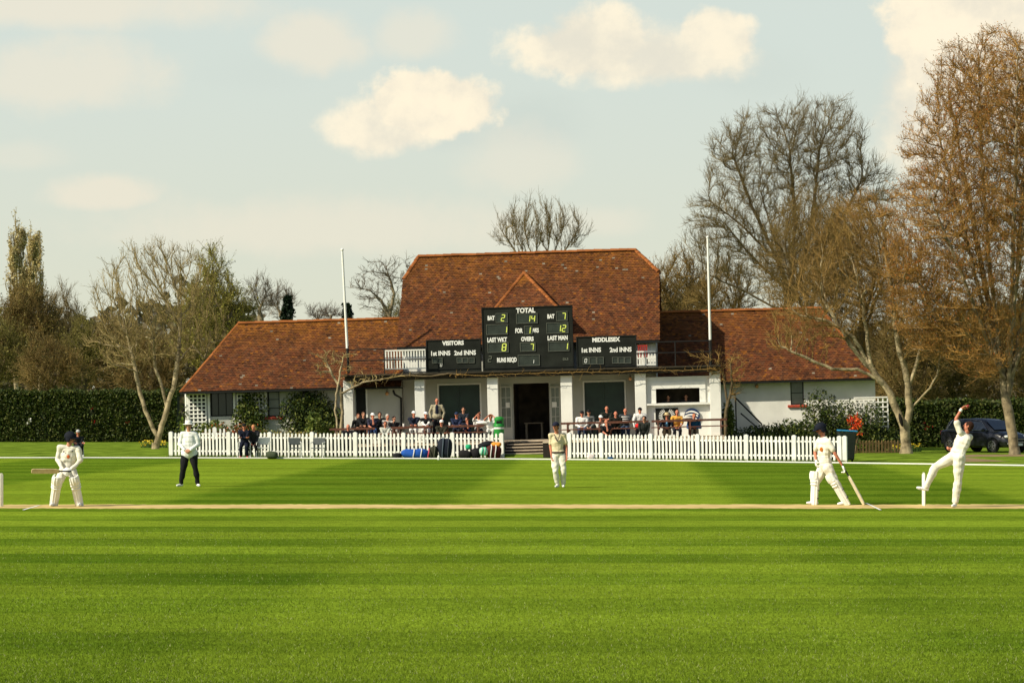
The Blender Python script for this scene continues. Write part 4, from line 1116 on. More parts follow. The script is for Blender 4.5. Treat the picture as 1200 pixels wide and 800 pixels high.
def person(name, loc, J, face, mats, label, group=None, voxel=0.011, hat=None, hair=(0.05, 0.03, 0.015), hcol=None, thick=1.0, sleeves='long', head_up=(0, 0, 1),
           chest=(0, -1, 0), gl=1.0, curl=0.6, palm=None, skirt=0.0, shoe_dir=None, hemz=None, cat='person', hk=1.0, spread=0.0, legs=1.0):
    B = Body(); V = Vector
    nk, pe = V(J['neck']), V(J['pelvis']); hd = V(J['head']); up = (nk-pe).normalized()
    T = frame(chest, up); s_ = T.col[0]; f = T.col[1]
    L_ = (nk-pe).length; k = thick
    # torso: pelvis, waist, rib cage, shoulders
    B.ell(pe+up*0.02, (0.165*k, 0.115*k, 0.13), TRO, T)
    B.ell(pe+up*L_*0.20, (0.156*k, 0.112*k, 0.13), TOP, T); B.ell(pe+up*L_*0.48, (0.160*k, 0.112*k, 0.15), TOP, T)
    B.ell(pe+up*L_*0.33, (0.150*k, 0.105*k, 0.15), TOP, T)
    B.ell(pe+up*L_*0.62-f*0.005, (0.170*k, 0.118*k, 0.19), TOP, T)
    B.ell(pe+up*L_*0.80, (0.165*k, 0.100*k, 0.10), TOP, T)
    if skirt: B.ell(pe+up*0.06, (0.185*k, 0.14*k, 0.14+skirt), TOP, T)
    else: B.ell(pe+up*0.10, (0.160*k, 0.122*k, 0.06), TOP, T)
    for sd in ('L', 'R'):
        sh = V(J['sh'+sd]); el = V(J['el'+sd]); wr = V(J['wr'+sd])
        B.cap(nk-up*0.05, 0.062*k, sh, 0.062*k, TOP)
        lm = SLV if sleeves == 'long' else TOP
        B.cap(sh, 0.062*k, sh.lerp(el, 0.55), 0.054*k, TOP)
        if sleeves == 'long':
            B.cap(sh.lerp(el, 0.5), 0.054*k, el, 0.047*k, lm); B.cap(el, 0.047*k, el.lerp(wr, 0.93), 0.036*k, lm)
        else:
            B.cap(sh.lerp(el, 0.3), 0.058*k, sh.lerp(el, 0.72), 0.055*k, TOP)
            B.cap(sh.lerp(el, 0.6), 0.043*k, el, 0.038, SK); B.cap(el, 0.038, wr, 0.026, SK)
        hdv = V(J.get('hd'+sd, (wr-el))).normalized()
        pn = J.get('palm'+sd, None)
        if pn is None: pn = (f*0.3-(sh-nk).normalized()).normalized()
        pn = V(pn)
        if abs(pn.normalized().dot(hdv)) > 0.95: pn = hdv.orthogonal()
        hand(B, wr, hdv, pn, GLV, gl*hk, curl, 1 if sd == 'L' else -1)
        hp, kn, an = V(J['hp'+sd]), V(J['kn'+sd]), V(J['an'+sd])
        B.cap(hp, 0.098*k*legs, hp.lerp(kn, 0.5), 0.084*k*legs, TRO); B.cap(hp.lerp(kn, 0.5), 0.084*k*legs, kn, 0.064*k*legs, TRO)
        B.cap(kn, 0.064*k*legs, kn.lerp(an, 0.35), 0.066*k*legs, TRO); B.cap(kn.lerp(an, 0.35), 0.066*k*legs, an.lerp(kn, 0.08), 0.052*k*legs, TRO)
        td = V(J.get('toe'+sd, f)).normalized()
        dn = V((0, 0, -1)) if 'dn'+sd not in J else V(J['dn'+sd])
        heel = an+dn*0.035-td*0.035; ball = an+dn*0.048+td*0.13
        B.cap(an, 0.042, heel, 0.038, SHO); B.cap(heel, 0.036, ball, 0.036, SHO); B.cap(ball, 0.037, ball+td*0.045, 0.028, SHO)
    # neck and head
    F_ = frame(face, head_up); hs, hf, hu = F_.col[0], F_.col[1], F_.col[2]
    B.cap(nk-up*0.03, 0.058, hd-hu*0.06-hf*0.015, 0.050, SK)
    B.ell(nk-up*0.035, (0.085*k, 0.075*k, 0.04), TOP, T)
    B.ell(hd+hu*0.022-hf*0.008, (0.074, 0.093, 0.088), SK, F_)
    B.ell(hd-hu*0.045+hf*0.022, (0.056, 0.066, 0.066), SK, F_)
    B.ell(hd-hu*0.088+hf*0.052, (0.030, 0.026, 0.022), SK, F_)
    B.cap(hd+hu*0.018+hf*0.080, 0.011, hd-hu*0.022+hf*0.104, 0.016, SK)
    B.cap(hd+hu*0.030+hf*0.080-hs*0.035, 0.012, hd+hu*0.030+hf*0.080+hs*0.035, 0.012, SK)
    B.ell(hd-hu*0.054+hf*0.082, (0.026, 0.010, 0.007), EYE, F_)
    for q in (-1, 1):
        B.ell(hd+hu*0.010+hf*0.084+hs*q*0.032, (0.014, 0.009, 0.008), EYE, F_)
        B.ell(hd-hu*0.005-hf*0.005+hs*q*0.078, (0.011, 0.020, 0.032), SK, F_)
    me = B.build(name, mats, voxel)
    o = link(name, me, None, loc); tag(o, label, cat, group)
    # hair and headgear
    hm = cmat(hair, 0.9, 'hair')
    if hat != 'bald':
        mb = MB()
        mb.ell(hd+hu*0.030-hf*0.020, (0.084, 0.096, 0.092), 0, F_, 18, 10)
        mb.ell(hd-hu*0.025-hf*0.040, (0.074, 0.062, 0.075), 0, F_, 14, 8)
        if hat == 'long': mb.ell(hd-hu*0.075-hf*0.050, (0.080, 0.055, 0.095), 0, F_, 14, 8)
        mb.build('hair', hm, o, smooth=True)
    else:
        mb = MB(); mb.ell(hd-hu*0.005-hf*0.035, (0.079, 0.070, 0.050), 0, F_, 14, 8); mb.build('hair', hm, o, smooth=True)
    hc = cmat(hcol or (0.02, 0.02, 0.04), 0.8, 'headgear')
    if hat == 'cap':
        mb = MB(); mb.ell(hd+hu*0.040-hf*0.010, (0.090, 0.106, 0.088), 0, F_, 18, 8, z0=-0.15)
        c_ = hd+hu*0.038+hf*0.075
        vs = []; n_ = 9
        for j in range(n_):
            a = math.pi*j/(n_-1); vs.append(c_-hs*math.cos(a)*0.078+hf*math.sin(a)*0.085-hu*math.sin(a)*0.012)
        lo_ = [v-hu*0.010 for v in vs]
        mb.add(vs+lo_, [tuple(range(n_)), tuple(range(2*n_-1, n_-1, -1))]+[(j, j+n_, j+n_+1, j+1) for j in range(n_-1)])
        mb.build('cap', hc, o, smooth=True)
    elif hat in ('sunhat', 'panama'):
        mb = MB(); w_ = 0.165 if hat == 'sunhat' else 0.155
        c_ = hd+hu*0.045-hf*0.005
        prof = [(w_, -0.012), (w_, -0.004), (0.10, 0.004), (0.093, 0.075), (0.07, 0.098), (0.01, 0.102)]
        mb.lathe(prof, 22, c_, 0, 1.0, 1.08, F_); h_ = mb.build('hat', hc, o, smooth=True)
        if hat == 'panama':
            mb = MB(); mb.lathe([(0.099, 0.006), (0.098, 0.026)], 22, c_, 0, 1.0, 1.08, F_); mb.build('hat_band', cmat((0.03, 0.03, 0.03)), h_)
    elif hat == 'helmet':
        mb = MB(); mb.ell(hd+hu*0.030-hf*0.012, (0.112, 0.135, 0.118), 0, F_, 22, 12, z0=-0.30)
        for q in (-1, 1): mb.ell(hd-hu*0.03-hf*0.012+hs*q*0.095, (0.018, 0.055, 0.06), 0, F_, 12, 8)
        mb.ell(hd-hu*0.03-hf*0.095, (0.07, 0.025, 0.06), 0, F_, 12, 8)
        c_ = hd+hu*0.030+hf*0.10; vs = []; n_ = 11
        for j in range(n_):
            a = math.pi*j/(n_-1); vs.append(c_-hs*math.cos(a)*0.105+hf*math.sin(a)*0.085-hu*math.sin(a)*0.02)
        lo_ = [v-hu*0.012 for v in vs]
        mb.add(vs+lo_, [tuple(range(n_)), tuple(range(2*n_-1, n_-1, -1))]+[(j, j+n_, j+n_+1, j+1) for j in range(n_-1)])
        he = mb.build('helmet', hc, o, smooth=True)
        mb = MB()
        for zz in (-0.005, -0.035, -0.062, -0.09):
            pts = [hd+hu*zz+hf*(0.02+0.125*math.sin(a))-hs*0.108*math.cos(a) for a in [R(15+150*i/8) for i in range(9)]]
            mb.tube(pts, 0.0045, 6)
        mb.build('face_grille', M['blackmetal'], he)
    return o
def mats_for(top, tro=(0.02, 0.02, 0.025), sho=(0.02, 0.018, 0.015), slv=None, glv=None, skin='skin', hair=(0.05, 0.03, 0.02)):
    f = lambda c: c if isinstance(c, bpy.types.Material) else cmat(c)
    top = f(top); return [M[skin], top, f(tro), f(sho), M['eye'], f(glv) if glv else M[skin], f(slv) if slv else top, f(hair)]
# ---- a player drawn from photograph joints: (px, py, depth)
def Jpx(base, d):
    bx, by = base; g_ = G(bx, by); s_ = F/g_.y
    J = {}
    for k_, v in d.items():
        if k_[:3] in ('toe', 'dnL', 'dnR', 'hdL', 'hdR') or k_[:4] == 'palm': J[k_] = v; continue
        J[k_] = Vector(((v[0]-bx)/s_, v[2], (by-v[1])/s_))
    return g_, s_, J
def sole(J, sd, z=0.085): J['an'+sd].z = z
WH = M['cricket']
shoewhite = (0.78, 0.78, 0.75)
# 1 batsman facing the bowling
g_, s_, J = Jpx((77, 593), {'head': (83, 513, -0.02), 'neck': (80.5, 522.5, 0), 'pelvis': (78, 552, 0.08), 'shL': (70.5, 524, -0.02), 'elL': (67.5, 538, 0.0), 'wrL': (76, 550, -0.22),
    'shR': (91, 524.5, 0.03), 'elR': (94.5, 539.5, -0.06), 'wrR': (86, 549, -0.22), 'hpL': (73, 553, 0.08), 'knL': (67.5, 569, -0.10), 'anL': (63, 588, 0.06),
    'hpR': (84, 553, 0.08), 'knR': (89.5, 569, -0.10), 'anR': (92, 588, 0.06), 'toeL': (-0.25, -1, 0), 'toeR': (0.35, -1, 0), 'hdL': (0.6, -0.5, -0.5), 'hdR': (-0.7, -0.4, -0.5), 'palmL': (0.3, 0.6, -0.2), 'palmR': (-0.3, 0.6, -0.2)})
sole(J, 'L'); sole(J, 'R')
bat1 = person('person', g_, J, (1, -0.35, -0.12), mats_for(WH, WH, shoewhite, glv=M['pad']), 'batsman in whites and dark helmet crouching at the left end with his bat held level', 'cricketers on the field', 0.0085,
       'helmet', hcol=(0.008, 0.010, 0.016), thick=1.12, gl=1.45, curl=1.2, chest=(0.1, -1, 0.0), head_up=(0.1, -0.1, 1))
def logo(parent, p, c, r=0.035, name='shirt_badge'):
    mb = MB(); mb.ell(p, (r, 0.010, r*1.15), n=12, k=6); mb.build(name, cmat(c), parent, smooth=True)
def leg_pad(parent, kn, an, fwd, m=None):
    """batting pad: ribbed shell round the front of the shin, knee roll and flared top"""
    kn = Vector(kn); an = Vector(an); d = (kn-an); L_ = d.length; up = d.normalized()
    f = Vector(fwd); f = (f-up*f.dot(up)).normalized(); s_ = f.cross(up)
    mb = MB(); rows = []
    prof = [(-0.10, 0.088), (0.0, 0.094), (0.35*L_, 0.100), (0.75*L_, 0.100), (0.92*L_, 0.104), (L_, 0.112), (L_+0.06, 0.118), (L_+0.10, 0.112), (L_+0.2, 0.116), (L_+0.26, 0.10)]
    na = 22
    for zz, r in prof:
        kf = 0.03 if zz > L_+0.08 else 0
        ring = []
        for j in range(na+1):
            a = R(-115+230*j/na); rr = r+0.007*math.cos(a*11)
            ring.append(an+up*zz+f*(math.cos(a)*rr*1.05+kf)+s_*math.sin(a)*rr*0.92)
        for j in range(na, -1, -1):
            a = R(-115+230*j/na); rr = r-0.026
            ring.append(an+up*zz+f*(math.cos(a)*rr*1.05+kf)+s_*math.sin(a)*rr*0.92)
        rows.append(ring)
    n = len(rows[0]); vs = [v for r_ in rows for v in r_]; fs = []
    for i in range(len(rows)-1):
        for j in range(n): fs.append((i*n+j, i*n+(j+1) % n, (i+1)*n+(j+1) % n, (i+1)*n+j))
    for i0 in (0, (len(rows)-1)*n):
        for j in range(na): fs.append((i0+j, i0+j+1, i0+2*na-j, i0+2*na+1-j))
    mb.add(vs, fs)
    p_ = mb.build('leg_pad', m or M['pad'], parent, smooth=True)
    mb = MB()
    for zz, r in ((L_-0.03, 0.020), (L_+0.035, 0.024), (L_+0.10, 0.02)):
        pts = [an+up*zz+f*(math.cos(a)*0.108)+s_*math.sin(a)*0.100 for a in [R(-75+150*i/10) for i in range(11)]]
        mb.tube(pts, r, 8)
    mb.build('knee_roll', M['pad'], p_, smooth=True)
    mb = MB()
    for zz in (0.06, 0.6*L_):
        pts = [an+up*zz+f*(-math.cos(a)*0.075)+s_*math.sin(a)*0.088 for a in [R(-80+160*i/8) for i in range(9)]]
        mb.tube(pts, 0.012, 6)
    mb.build('strap', cmat((0.08, 0.08, 0.09)), p_)
    return p_
leg_pad(bat1, J['knL'], J['anL'], (-0.25, -1, 0)); leg_pad(bat1, J['knR'], J['anR'], (0.35, -1, 0))
mb = MB(); c_ = J['pelvis'].lerp(J['neck'], 0.62)
logo(bat1, c_+Vector((0.03, -0.145, -0.02)), (0.55, 0.12, 0.03), 0.035); logo(bat1, c_+Vector((-0.07, -0.140, 0.09)), (0.04, 0.03, 0.06), 0.016, 'chest_badge'); logo(bat1, c_+Vector((0.11, -0.125, 0.10)), (0.04, 0.03, 0.06), 0.014, 'chest_badge')
def cricket_bat(name, a, b, face, label, wood='willow'):
    """a = top of the handle, b = toe"""
    a = Vector(a); b = Vector(b); d = (b-a).normalized(); n = Vector(face); n = (n-d*n.dot(d)).normalized(); s_ = d.cross(n)
    L_ = (b-a).length; hl = 0.31*L_
    t = empty(name, a); tag(t, label, 'cricket bat')
    mb = MB(); mb.tube([Vector((0, 0, 0)), d*hl*0.5, d*hl], [0.018, 0.017, 0.017], 10); mb.build('handle', cmat((0.03, 0.03, 0.03)), t, smooth=True)
    mb = MB(); rows = []
    for q, (wd, th) in ((hl-0.02, (0.030, 0.022)), (hl+0.05, (0.052, 0.026)), (hl+0.12, (0.054, 0.030)), (L_*0.75, (0.054, 0.042)), (L_*0.95, (0.054, 0.034)), (L_, (0.040, 0.022))):
        c = d*q
        rows.append([c-s_*wd-n*0.010, c+s_*wd-n*0.010, c+s_*wd+n*0.012, c+s_*wd*0.35+n*(th), c-s_*wd*0.35+n*(th), c-s_*wd+n*0.012])
    vs = [v for r_ in rows for v in r_]; fs = []
    for i in range(len(rows)-1):
        for j in range(6): fs.append((i*6+j, i*6+(j+1) % 6, (i+1)*6+(j+1) % 6, (i+1)*6+j))
    fs.append(tuple(range(5, -1, -1))); fs.append(tuple((len(rows)-1)*6+j for j in range(6)))
    mb.add(vs, fs); mb.build('blade', M[wood], t, bevel=0.004)
    return t
M['willowpale'] = mat('pale_face', (0.66, 0.56, 0.36), 0.55, 0.10, 7)
M['willow'] = mat('willow', (0.62, 0.44, 0.22), 0.55, 0.12, 7, c2=(0.70, 0.55, 0.32))
M['willowpale'] = mat('pale_face', (0.70, 0.62, 0.44), 0.55, 0.10, 7)
hL = g_+J['wrL']+Vector((0.13, -0.09, -0.06)); 
s1 = s_
top1 = Vector(g_)+Vector(((86-77)/s1, -0.30, (593-551.5)/s1)); toe1 = Vector(g_)+Vector(((43.5-77)/s1, -0.62, (593-551.0)/s1))
cricket_bat('cricket_bat', top1, toe1, (0, 1, 0.35), 'willow cricket bat held level by the batsman at the left')
# 2 umpire
g_, s_, J = Jpx((221.5, 570), {'head': (221.3, 498.5, -0.03), 'neck': (221.5, 506.0, 0), 'pelvis': (221.8, 533, 0.0), 'shL': (214, 508.5, 0), 'elL': (210.5, 520.5, -0.02), 'wrL': (217.8, 527, -0.20),
    'shR': (229.5, 508.5, 0), 'elR': (232.5, 520.5, -0.02), 'wrR': (224.5, 527, -0.20), 'hpL': (217.3, 534, 0), 'knL': (214.3, 551, -0.03), 'anL': (212.0, 567, 0.04),
    'hpR': (226.3, 534, 0), 'knR': (229.4, 551, -0.03), 'anR': (231.6, 567, 0.04), 'toeL': (-0.55, -1, 0), 'toeR': (0.4, -1, 0), 'hdL': (0.75, -0.2, -0.4), 'hdR': (-0.75, -0.2, -0.4), 'palmL': (0.0, 1, -0.2), 'palmR': (0, 1, -0.2)})
sole(J, 'L'); sole(J, 'R')
ump = person('person', g_, J, (0.15, -1, -0.1), mats_for((0.74, 0.75, 0.70), (0.012, 0.012, 0.013), shoewhite), 'umpire in white coat, white hat and black trousers with hands clasped', 'cricketers on the field', 0.0095,
       'panama', hcol=(0.78, 0.77, 0.7), thick=1.22, legs=0.98, skirt=0.03, curl=0.9)
# 3 fielder walking in
g_, s_, J = Jpx((655.5, 571), {'head': (651.2, 499.5, -0.06), 'neck': (652.8, 507.8, 0), 'pelvis': (654, 533.5, 0.0), 'shL': (645.6, 509.5, 0), 'elL': (645.0, 522.5, 0.03), 'wrL': (646.3, 534, -0.06),
    'shR': (660.5, 509.5, 0), 'elR': (664.0, 522.5, 0.03), 'wrR': (664.2, 534, -0.04), 'hpL': (650.2, 534.5, 0), 'knL': (650.8, 552, -0.12), 'anL': (653.6, 568, 0.0),
    'hpR': (658.0, 534.5, 0), 'knR': (660.5, 552, -0.06), 'anR': (660.0, 568, 0.10), 'toeL': (-0.35, -1, 0), 'toeR': (0.05, -1, 0)})
sole(J, 'L'); sole(J, 'R')
fl = person('person', g_, J, (-0.5, -1, -0.2), mats_for((0.66, 0.56, 0.36), WH, shoewhite, slv=WH, skin='skinred'), 'fielder in cream sleeveless sweater and navy cap walking in towards the pitch', 'cricketers on the field', 0.009,
       'cap', hcol=(0.012, 0.014, 0.03), thick=1.05, legs=1.12, sleeves='short')
mb = MB(); nk = J['neck']; ch = (0, -1, 0)
for q in (-1, 1):
    for off, m in ((0, 0),):
        mb.tube([nk+Vector((q*0.075, -0.085, -0.02)), nk+Vector((q*0.045, -0.125, -0.12)), nk+Vector((0.0, -0.136, -0.20))], 0.009, 6)
mb.build('neck_trim', cmat((0.05, 0.03, 0.04)), fl, smooth=True)
mb = MB(); c_ = J['pelvis']+Vector((0, 0, 0.065))
mb.lathe([(0.171, 0), (0.171, 0.04)], 24, c_, 0, 1.0, 0.80); mb.build('hem_band', cmat((0.05, 0.03, 0.035)), fl)
# 4 non-striker walking left with the bat trailing
g_, s_, J = Jpx((972, 591.5), {'head': (961.5, 502.5, 0.0), 'neck': (964.6, 512, 0), 'pelvis': (967.5, 546, 0.0), 'shL': (960.5, 517, 0.17), 'elL': (956.5, 530, 0.22), 'wrL': (956.8, 538.5, 0.10),
    'shR': (969.5, 517.0, -0.17), 'elR': (977.0, 531, -0.22), 'wrR': (985.5, 544.5, -0.20), 'hpL': (965.5, 548, 0.09), 'knL': (957.0, 566, 0.10), 'anL': (956.0, 586, 0.10),
    'hpR': (969.5, 548, -0.09), 'knR': (979.5, 566, -0.12), 'anR': (991.0, 584.5, -0.10), 'toeL': (-1, -0.1, 0.05), 'toeR': (-1, -0.05, -0.12), 'hdR': (0.5, 0, -1), 'hdL': (0.0, -0.3, -1), 'palmL': (1, 0, 0), 'palmR': (-0.9, 0, -0.3)})
sole(J, 'L'); J['anR'].z = 0.10
ns_ = person('person', g_, J, (-1, -0.35, -0.35), mats_for(WH, WH, shoewhite, glv=M['pad'], skin='skinred'), 'non-striking batsman in whites and navy helmet striding left with bat trailing behind', 'cricketers on the field', 0.0085,
       'helmet', hcol=(0.008, 0.010, 0.018), thick=1.16, legs=1.08, gl=1.4, curl=1.3, sleeves='short', chest=(-1, -0.35, -0.1), head_up=(-0.3, 0, 1))
leg_pad(ns_, J['knL'], J['anL'], (-1, -0.1, 0)); leg_pad(ns_, J['knR'], J['anR'], (-1, -0.1, 0.3))
logo(ns_, J['pelvis'].lerp(J['neck'], 0.55)+Vector((-0.075, -0.135, 0.02)), (0.6, 0.18, 0.03), 0.045)
s1 = s_
top1 = Vector(g_)+Vector(((985.5-972)/s1, -0.22, (591.5-543.5)/s1)); toe1 = Vector(g_)+Vector(((1010.5-972)/s1, -0.22, (591.5-590.5)/s1))
cricket_bat('cricket_bat', top1, toe1, (1, 0.35, 0.3), 'pale cricket bat trailing on the grass behind the non-striking batsman', 'willowpale')
# 5 bowler in his delivery stride
g_, s_, J = Jpx((1119, 594), {'head': (1134.5, 499.5, -0.02), 'neck': (1131.5, 507.5, 0), 'pelvis': (1121.0, 535, 0.0), 'shL': (1124.5, 506.0, -0.06), 'elL': (1119.8, 490.5, -0.06), 'wrL': (1126.5, 478.5, -0.06),
    'shR': (1136.5, 512.5, 0.08), 'elR': (1128.0, 523, 0.22), 'wrR': (1116.5, 525.5, 0.10), 'hpL': (1118.5, 535, 0.10), 'knL': (1097.0, 547.5, 0.12), 'anL': (1086.0, 571, 0.10),
    'hpR': (1123.5, 536, -0.09), 'knR': (1122.0, 561, -0.10), 'anR': (1118.3, 588, -0.06), 'toeL': (-1, 0, 0.22), 'dnL': (-0.2, 0, -0.9), 'toeR': (-0.5, -1, 0), 'hdL': (0.85, 0, 0.5), 'hdR': (-0.9, -0.2, -0.1), 'palmL': (0.3, -0.5, -0.6), 'palmR': (0, -0.6, 0.6)})
sole(J, 'R')
bow = person('person', g_, J, (-1, 0.25, -0.1), mats_for(WH, WH, shoewhite, skin='skinred'), 'bowler in whites leaping with one arm raised high at the right end', 'cricketers on the field', 0.0085,
       None, hair=(0.035, 0.014, 0.008), thick=1.18, legs=1.12, sleeves='short', chest=(-0.8, -0.7, 0.3), head_up=(0.35, 0, 1), curl=1.3)
mb = MB(); a = J['elL'].lerp(J['wrL'], 0.72); b = J['elL'].lerp(J['wrL'], 0.98); mb.tube([a, b], [0.036, 0.033], 12); mb.build('wristband', M['pad'], bow, smooth=True)
p_ = Vector(g_)+J['wrL']+Vector((0.125, -0.03, 0.05))
mb = MB(); mb.ell((0, 0, 0), (0.036,)*3, n=14, k=10); ball = mb.build('cricket_ball', cmat((0.22, 0.02, 0.012), 0.45, spec=0.4), None, smooth=True); ball.location = p_
tag(ball, 'dark red cricket ball gripped in the raised hand of the bowler', 'ball')
# wickets seen edge on
def wicket(px, pb, label):
    g_ = G(px, pb); t = empty('wicket', g_); tag(t, label, 'wicket', 'wickets at the ends of the pitch')
    for k_ in (-1, 0, 1):
        mb = MB(); mb.tube([(0, k_*0.105, 0), (0, k_*0.105, 0.68), (0, k_*0.105, 0.70)], [0.022, 0.022, 0.012], 10); mb.build('stump', M['stump'], t, smooth=True)
    for k_ in (-0.5, 0.5):
        mb = MB(); mb.tube([(0, k_*0.105-0.05, 0.712), (0, k_*0.105, 0.713), (0, k_*0.105+0.05, 0.712)], [0.008, 0.012, 0.008], 8); mb.build('bail', M['stump'], t, smooth=True)
M['stump'] = mat('pale_stump_wood', (0.80, 0.76, 0.62), 0.6, 0.08, 7)
wicket(1.5, 593.3, 'pale wooden wicket at the left edge behind the crouching batsman')
wicket(1082.5, 592.3, 'pale wooden wicket under the raised leg of the bowler')
M['twigback'] = mat('shaded_brown_twigs', (0.20, 0.135, 0.04), 0.85, 0.4, 0.5)  # darker twig copies: shade of the backdrop trees put into the colour
M['twigbackolive'] = mat('shaded_olive_twigs', (0.16, 0.135, 0.034), 0.85, 0.4, 0.5)
# ------------------------------------------------------------------ trees: grown limb by limb into a crown volume
def seg_mesh(P0, P1, R0, R1, k):
    """independent tapered prisms, vectorised"""
    D = P1-P0; Ln = np.linalg.norm(D, axis=1, keepdims=True)+1e-9; D = D/Ln
    ref = np.where(np.abs(D[:, 2:3]) > 0.9, np.array([[1.0, 0, 0]]), np.array([[0, 0, 1.0]]))
    E = np.cross(D, ref); E /= np.linalg.norm(E, axis=1, keepdims=True)+1e-9; Gv = np.cross(D, E)
    an = np.arange(k)*2*np.pi/k; c = np.cos(an)[None, :, None]; s_ = np.sin(an)[None, :, None]
    dirs = E[:, None, :]*c+Gv[:, None, :]*s_
    A = P0[:, None, :]+dirs*R0[:, None, None]; B = P1[:, None, :]+dirs*R1[:, None, None]
    V = np.concatenate([A, B], axis=1).reshape(-1, 3)
    n = len(P0); base = (np.arange(n)*2*k)[:, None]
    i = np.arange(k); j = (i+1) % k
    Q = np.stack([base+i, base+j, base+k+j, base+k+i], axis=2).reshape(-1, 4)
    return V, Q
def cat(parts):
    V = []; Q = []; o = 0
    for v, q in parts:
        if len(v) == 0: continue
        V.append(v); Q.append(q+o); o += len(v)
    return np.concatenate(V), np.concatenate(Q)
def leaf_quads(P, size, rs, up=0.0, asp=1.0, tint=None, tvar=0.3, nrm=None):
    n = len(P); d = rs.normal(size=(n, 3)); d[:, 2] *= (1-up*0.6); d /= np.linalg.norm(d, axis=1, keepdims=True)
    e = rs.normal(size=(n, 3)); e -= d*np.sum(d*e, axis=1, keepdims=True); e /= np.linalg.norm(e, axis=1, keepdims=True)
    g = np.cross(d, e); sz = size*rs.uniform(0.6, 1.3, (n, 1))
    V = np.stack([P-d*sz*0.5*asp, P+e*sz*0.32, P+d*sz*0.5*asp, P-e*sz*0.32], axis=1).reshape(-1, 3)
    Q = np.arange(n*4).reshape(-1, 4)
    T = None
    if tint is not None:
        tt = np.array(tint); idx = rs.integers(0, len(tt), n); c = tt[idx]*rs.uniform(1-tvar, 1+tvar, (n, 1)); T = np.repeat(c, 4, axis=0)
    return V, Q, T
def grow(seed, trunk, env, n_attr=1200, step=0.35, infl=3.0, kill=0.7, iters=90, bias=(0, 0, 0.25), jit=0.18):
    """trunk: list of stems, each a polyline; env: list of (centre, radii, weight) ellipsoids. Returns nodes, parents."""
    rs = np.random.default_rng(seed)
    P = []; par = []
    for stem in trunk:
        start = None
        for a, b in zip(stem[:-1], stem[1:]):
            a = np.array(a, float); b = np.array(b, float); n = max(1, int(np.linalg.norm(b-a)/step))
            if start is None:
                if P:
                    d = np.linalg.norm(np.array(P)-a, axis=1); j = int(np.argmin(d)); start = j if d[j] < step*2.5 else None
                if start is None: P.append(a); par.append(-1); start = len(P)-1
            for q in range(1, n+1):
                P.append(a+(b-a)*q/n+rs.normal(size=3)*step*0.07); par.append(start); start = len(P)-1
    w_ = np.array([e[2] for e in env], float); w_ /= w_.sum()
    A = []
    for e, k in zip(env, rs.multinomial(n_attr, w_)):
        d = rs.normal(size=(k, 3)); d /= np.linalg.norm(d, axis=1, keepdims=True)
        r = rs.uniform(0.05, 1, (k, 1))**(1/2.2); A.append(np.array(e[0])+d*r*np.array(e[1]))
    A = np.concatenate(A); P = [np.array(p) for p in P]
    near = np.full(len(A), 1e9); ni = np.zeros(len(A), int)
    new0 = 0; alive = np.ones(len(A), bool); bias = np.array(bias)
    for it in range(iters):
        NP = np.array(P[new0:])
        if len(NP) == 0: break
        idx = np.where(alive)[0]
        if len(idx) == 0: break
        for c0 in range(0, len(NP), 400):
            sub = NP[c0:c0+400]
            D = np.linalg.norm(A[idx][:, None]-sub[None], axis=2); m = D.argmin(1); dm = D[np.arange(len(idx)), m]
            b = dm < near[idx]; near[idx[b]] = dm[b]; ni[idx[b]] = m[b]+new0+c0
        alive &= near > kill
        idx = np.where(alive & (near < infl))[0]
        if len(idx) == 0:
            infl *= 1.5
            if infl > 14: break
            idx = np.where(alive & (near < infl))[0]
            if len(idx) == 0: new0 = len(P)-1; continue
        new0 = len(P)
        Pa = np.array(P)
        acc = {}
        dv = A[idx]-Pa[ni[idx]]; dv /= np.linalg.norm(dv, axis=1, keepdims=True)
        for q, v in zip(ni[idx], dv):
            if q in acc: acc[q] += v
            else: acc[q] = v.copy()
        for q, v in acc.items():
            v = v/(np.linalg.norm(v)+1e-6)
            if par[q] >= 0:
                pd = P[q]-P[par[q]]; v = v+0.35*pd/(np.linalg.norm(pd)+1e-6)
            v = v+bias+rs.normal(size=3)*jit; v /= np.linalg.norm(v)
            if v[2] < 0.02: v[2] = 0.02+v[2]*0.15; v /= np.linalg.norm(v)
            P.append(P[q]+v*step); par.append(q)
        if len(P) > 26000: break
    return np.array(P), np.array(par)
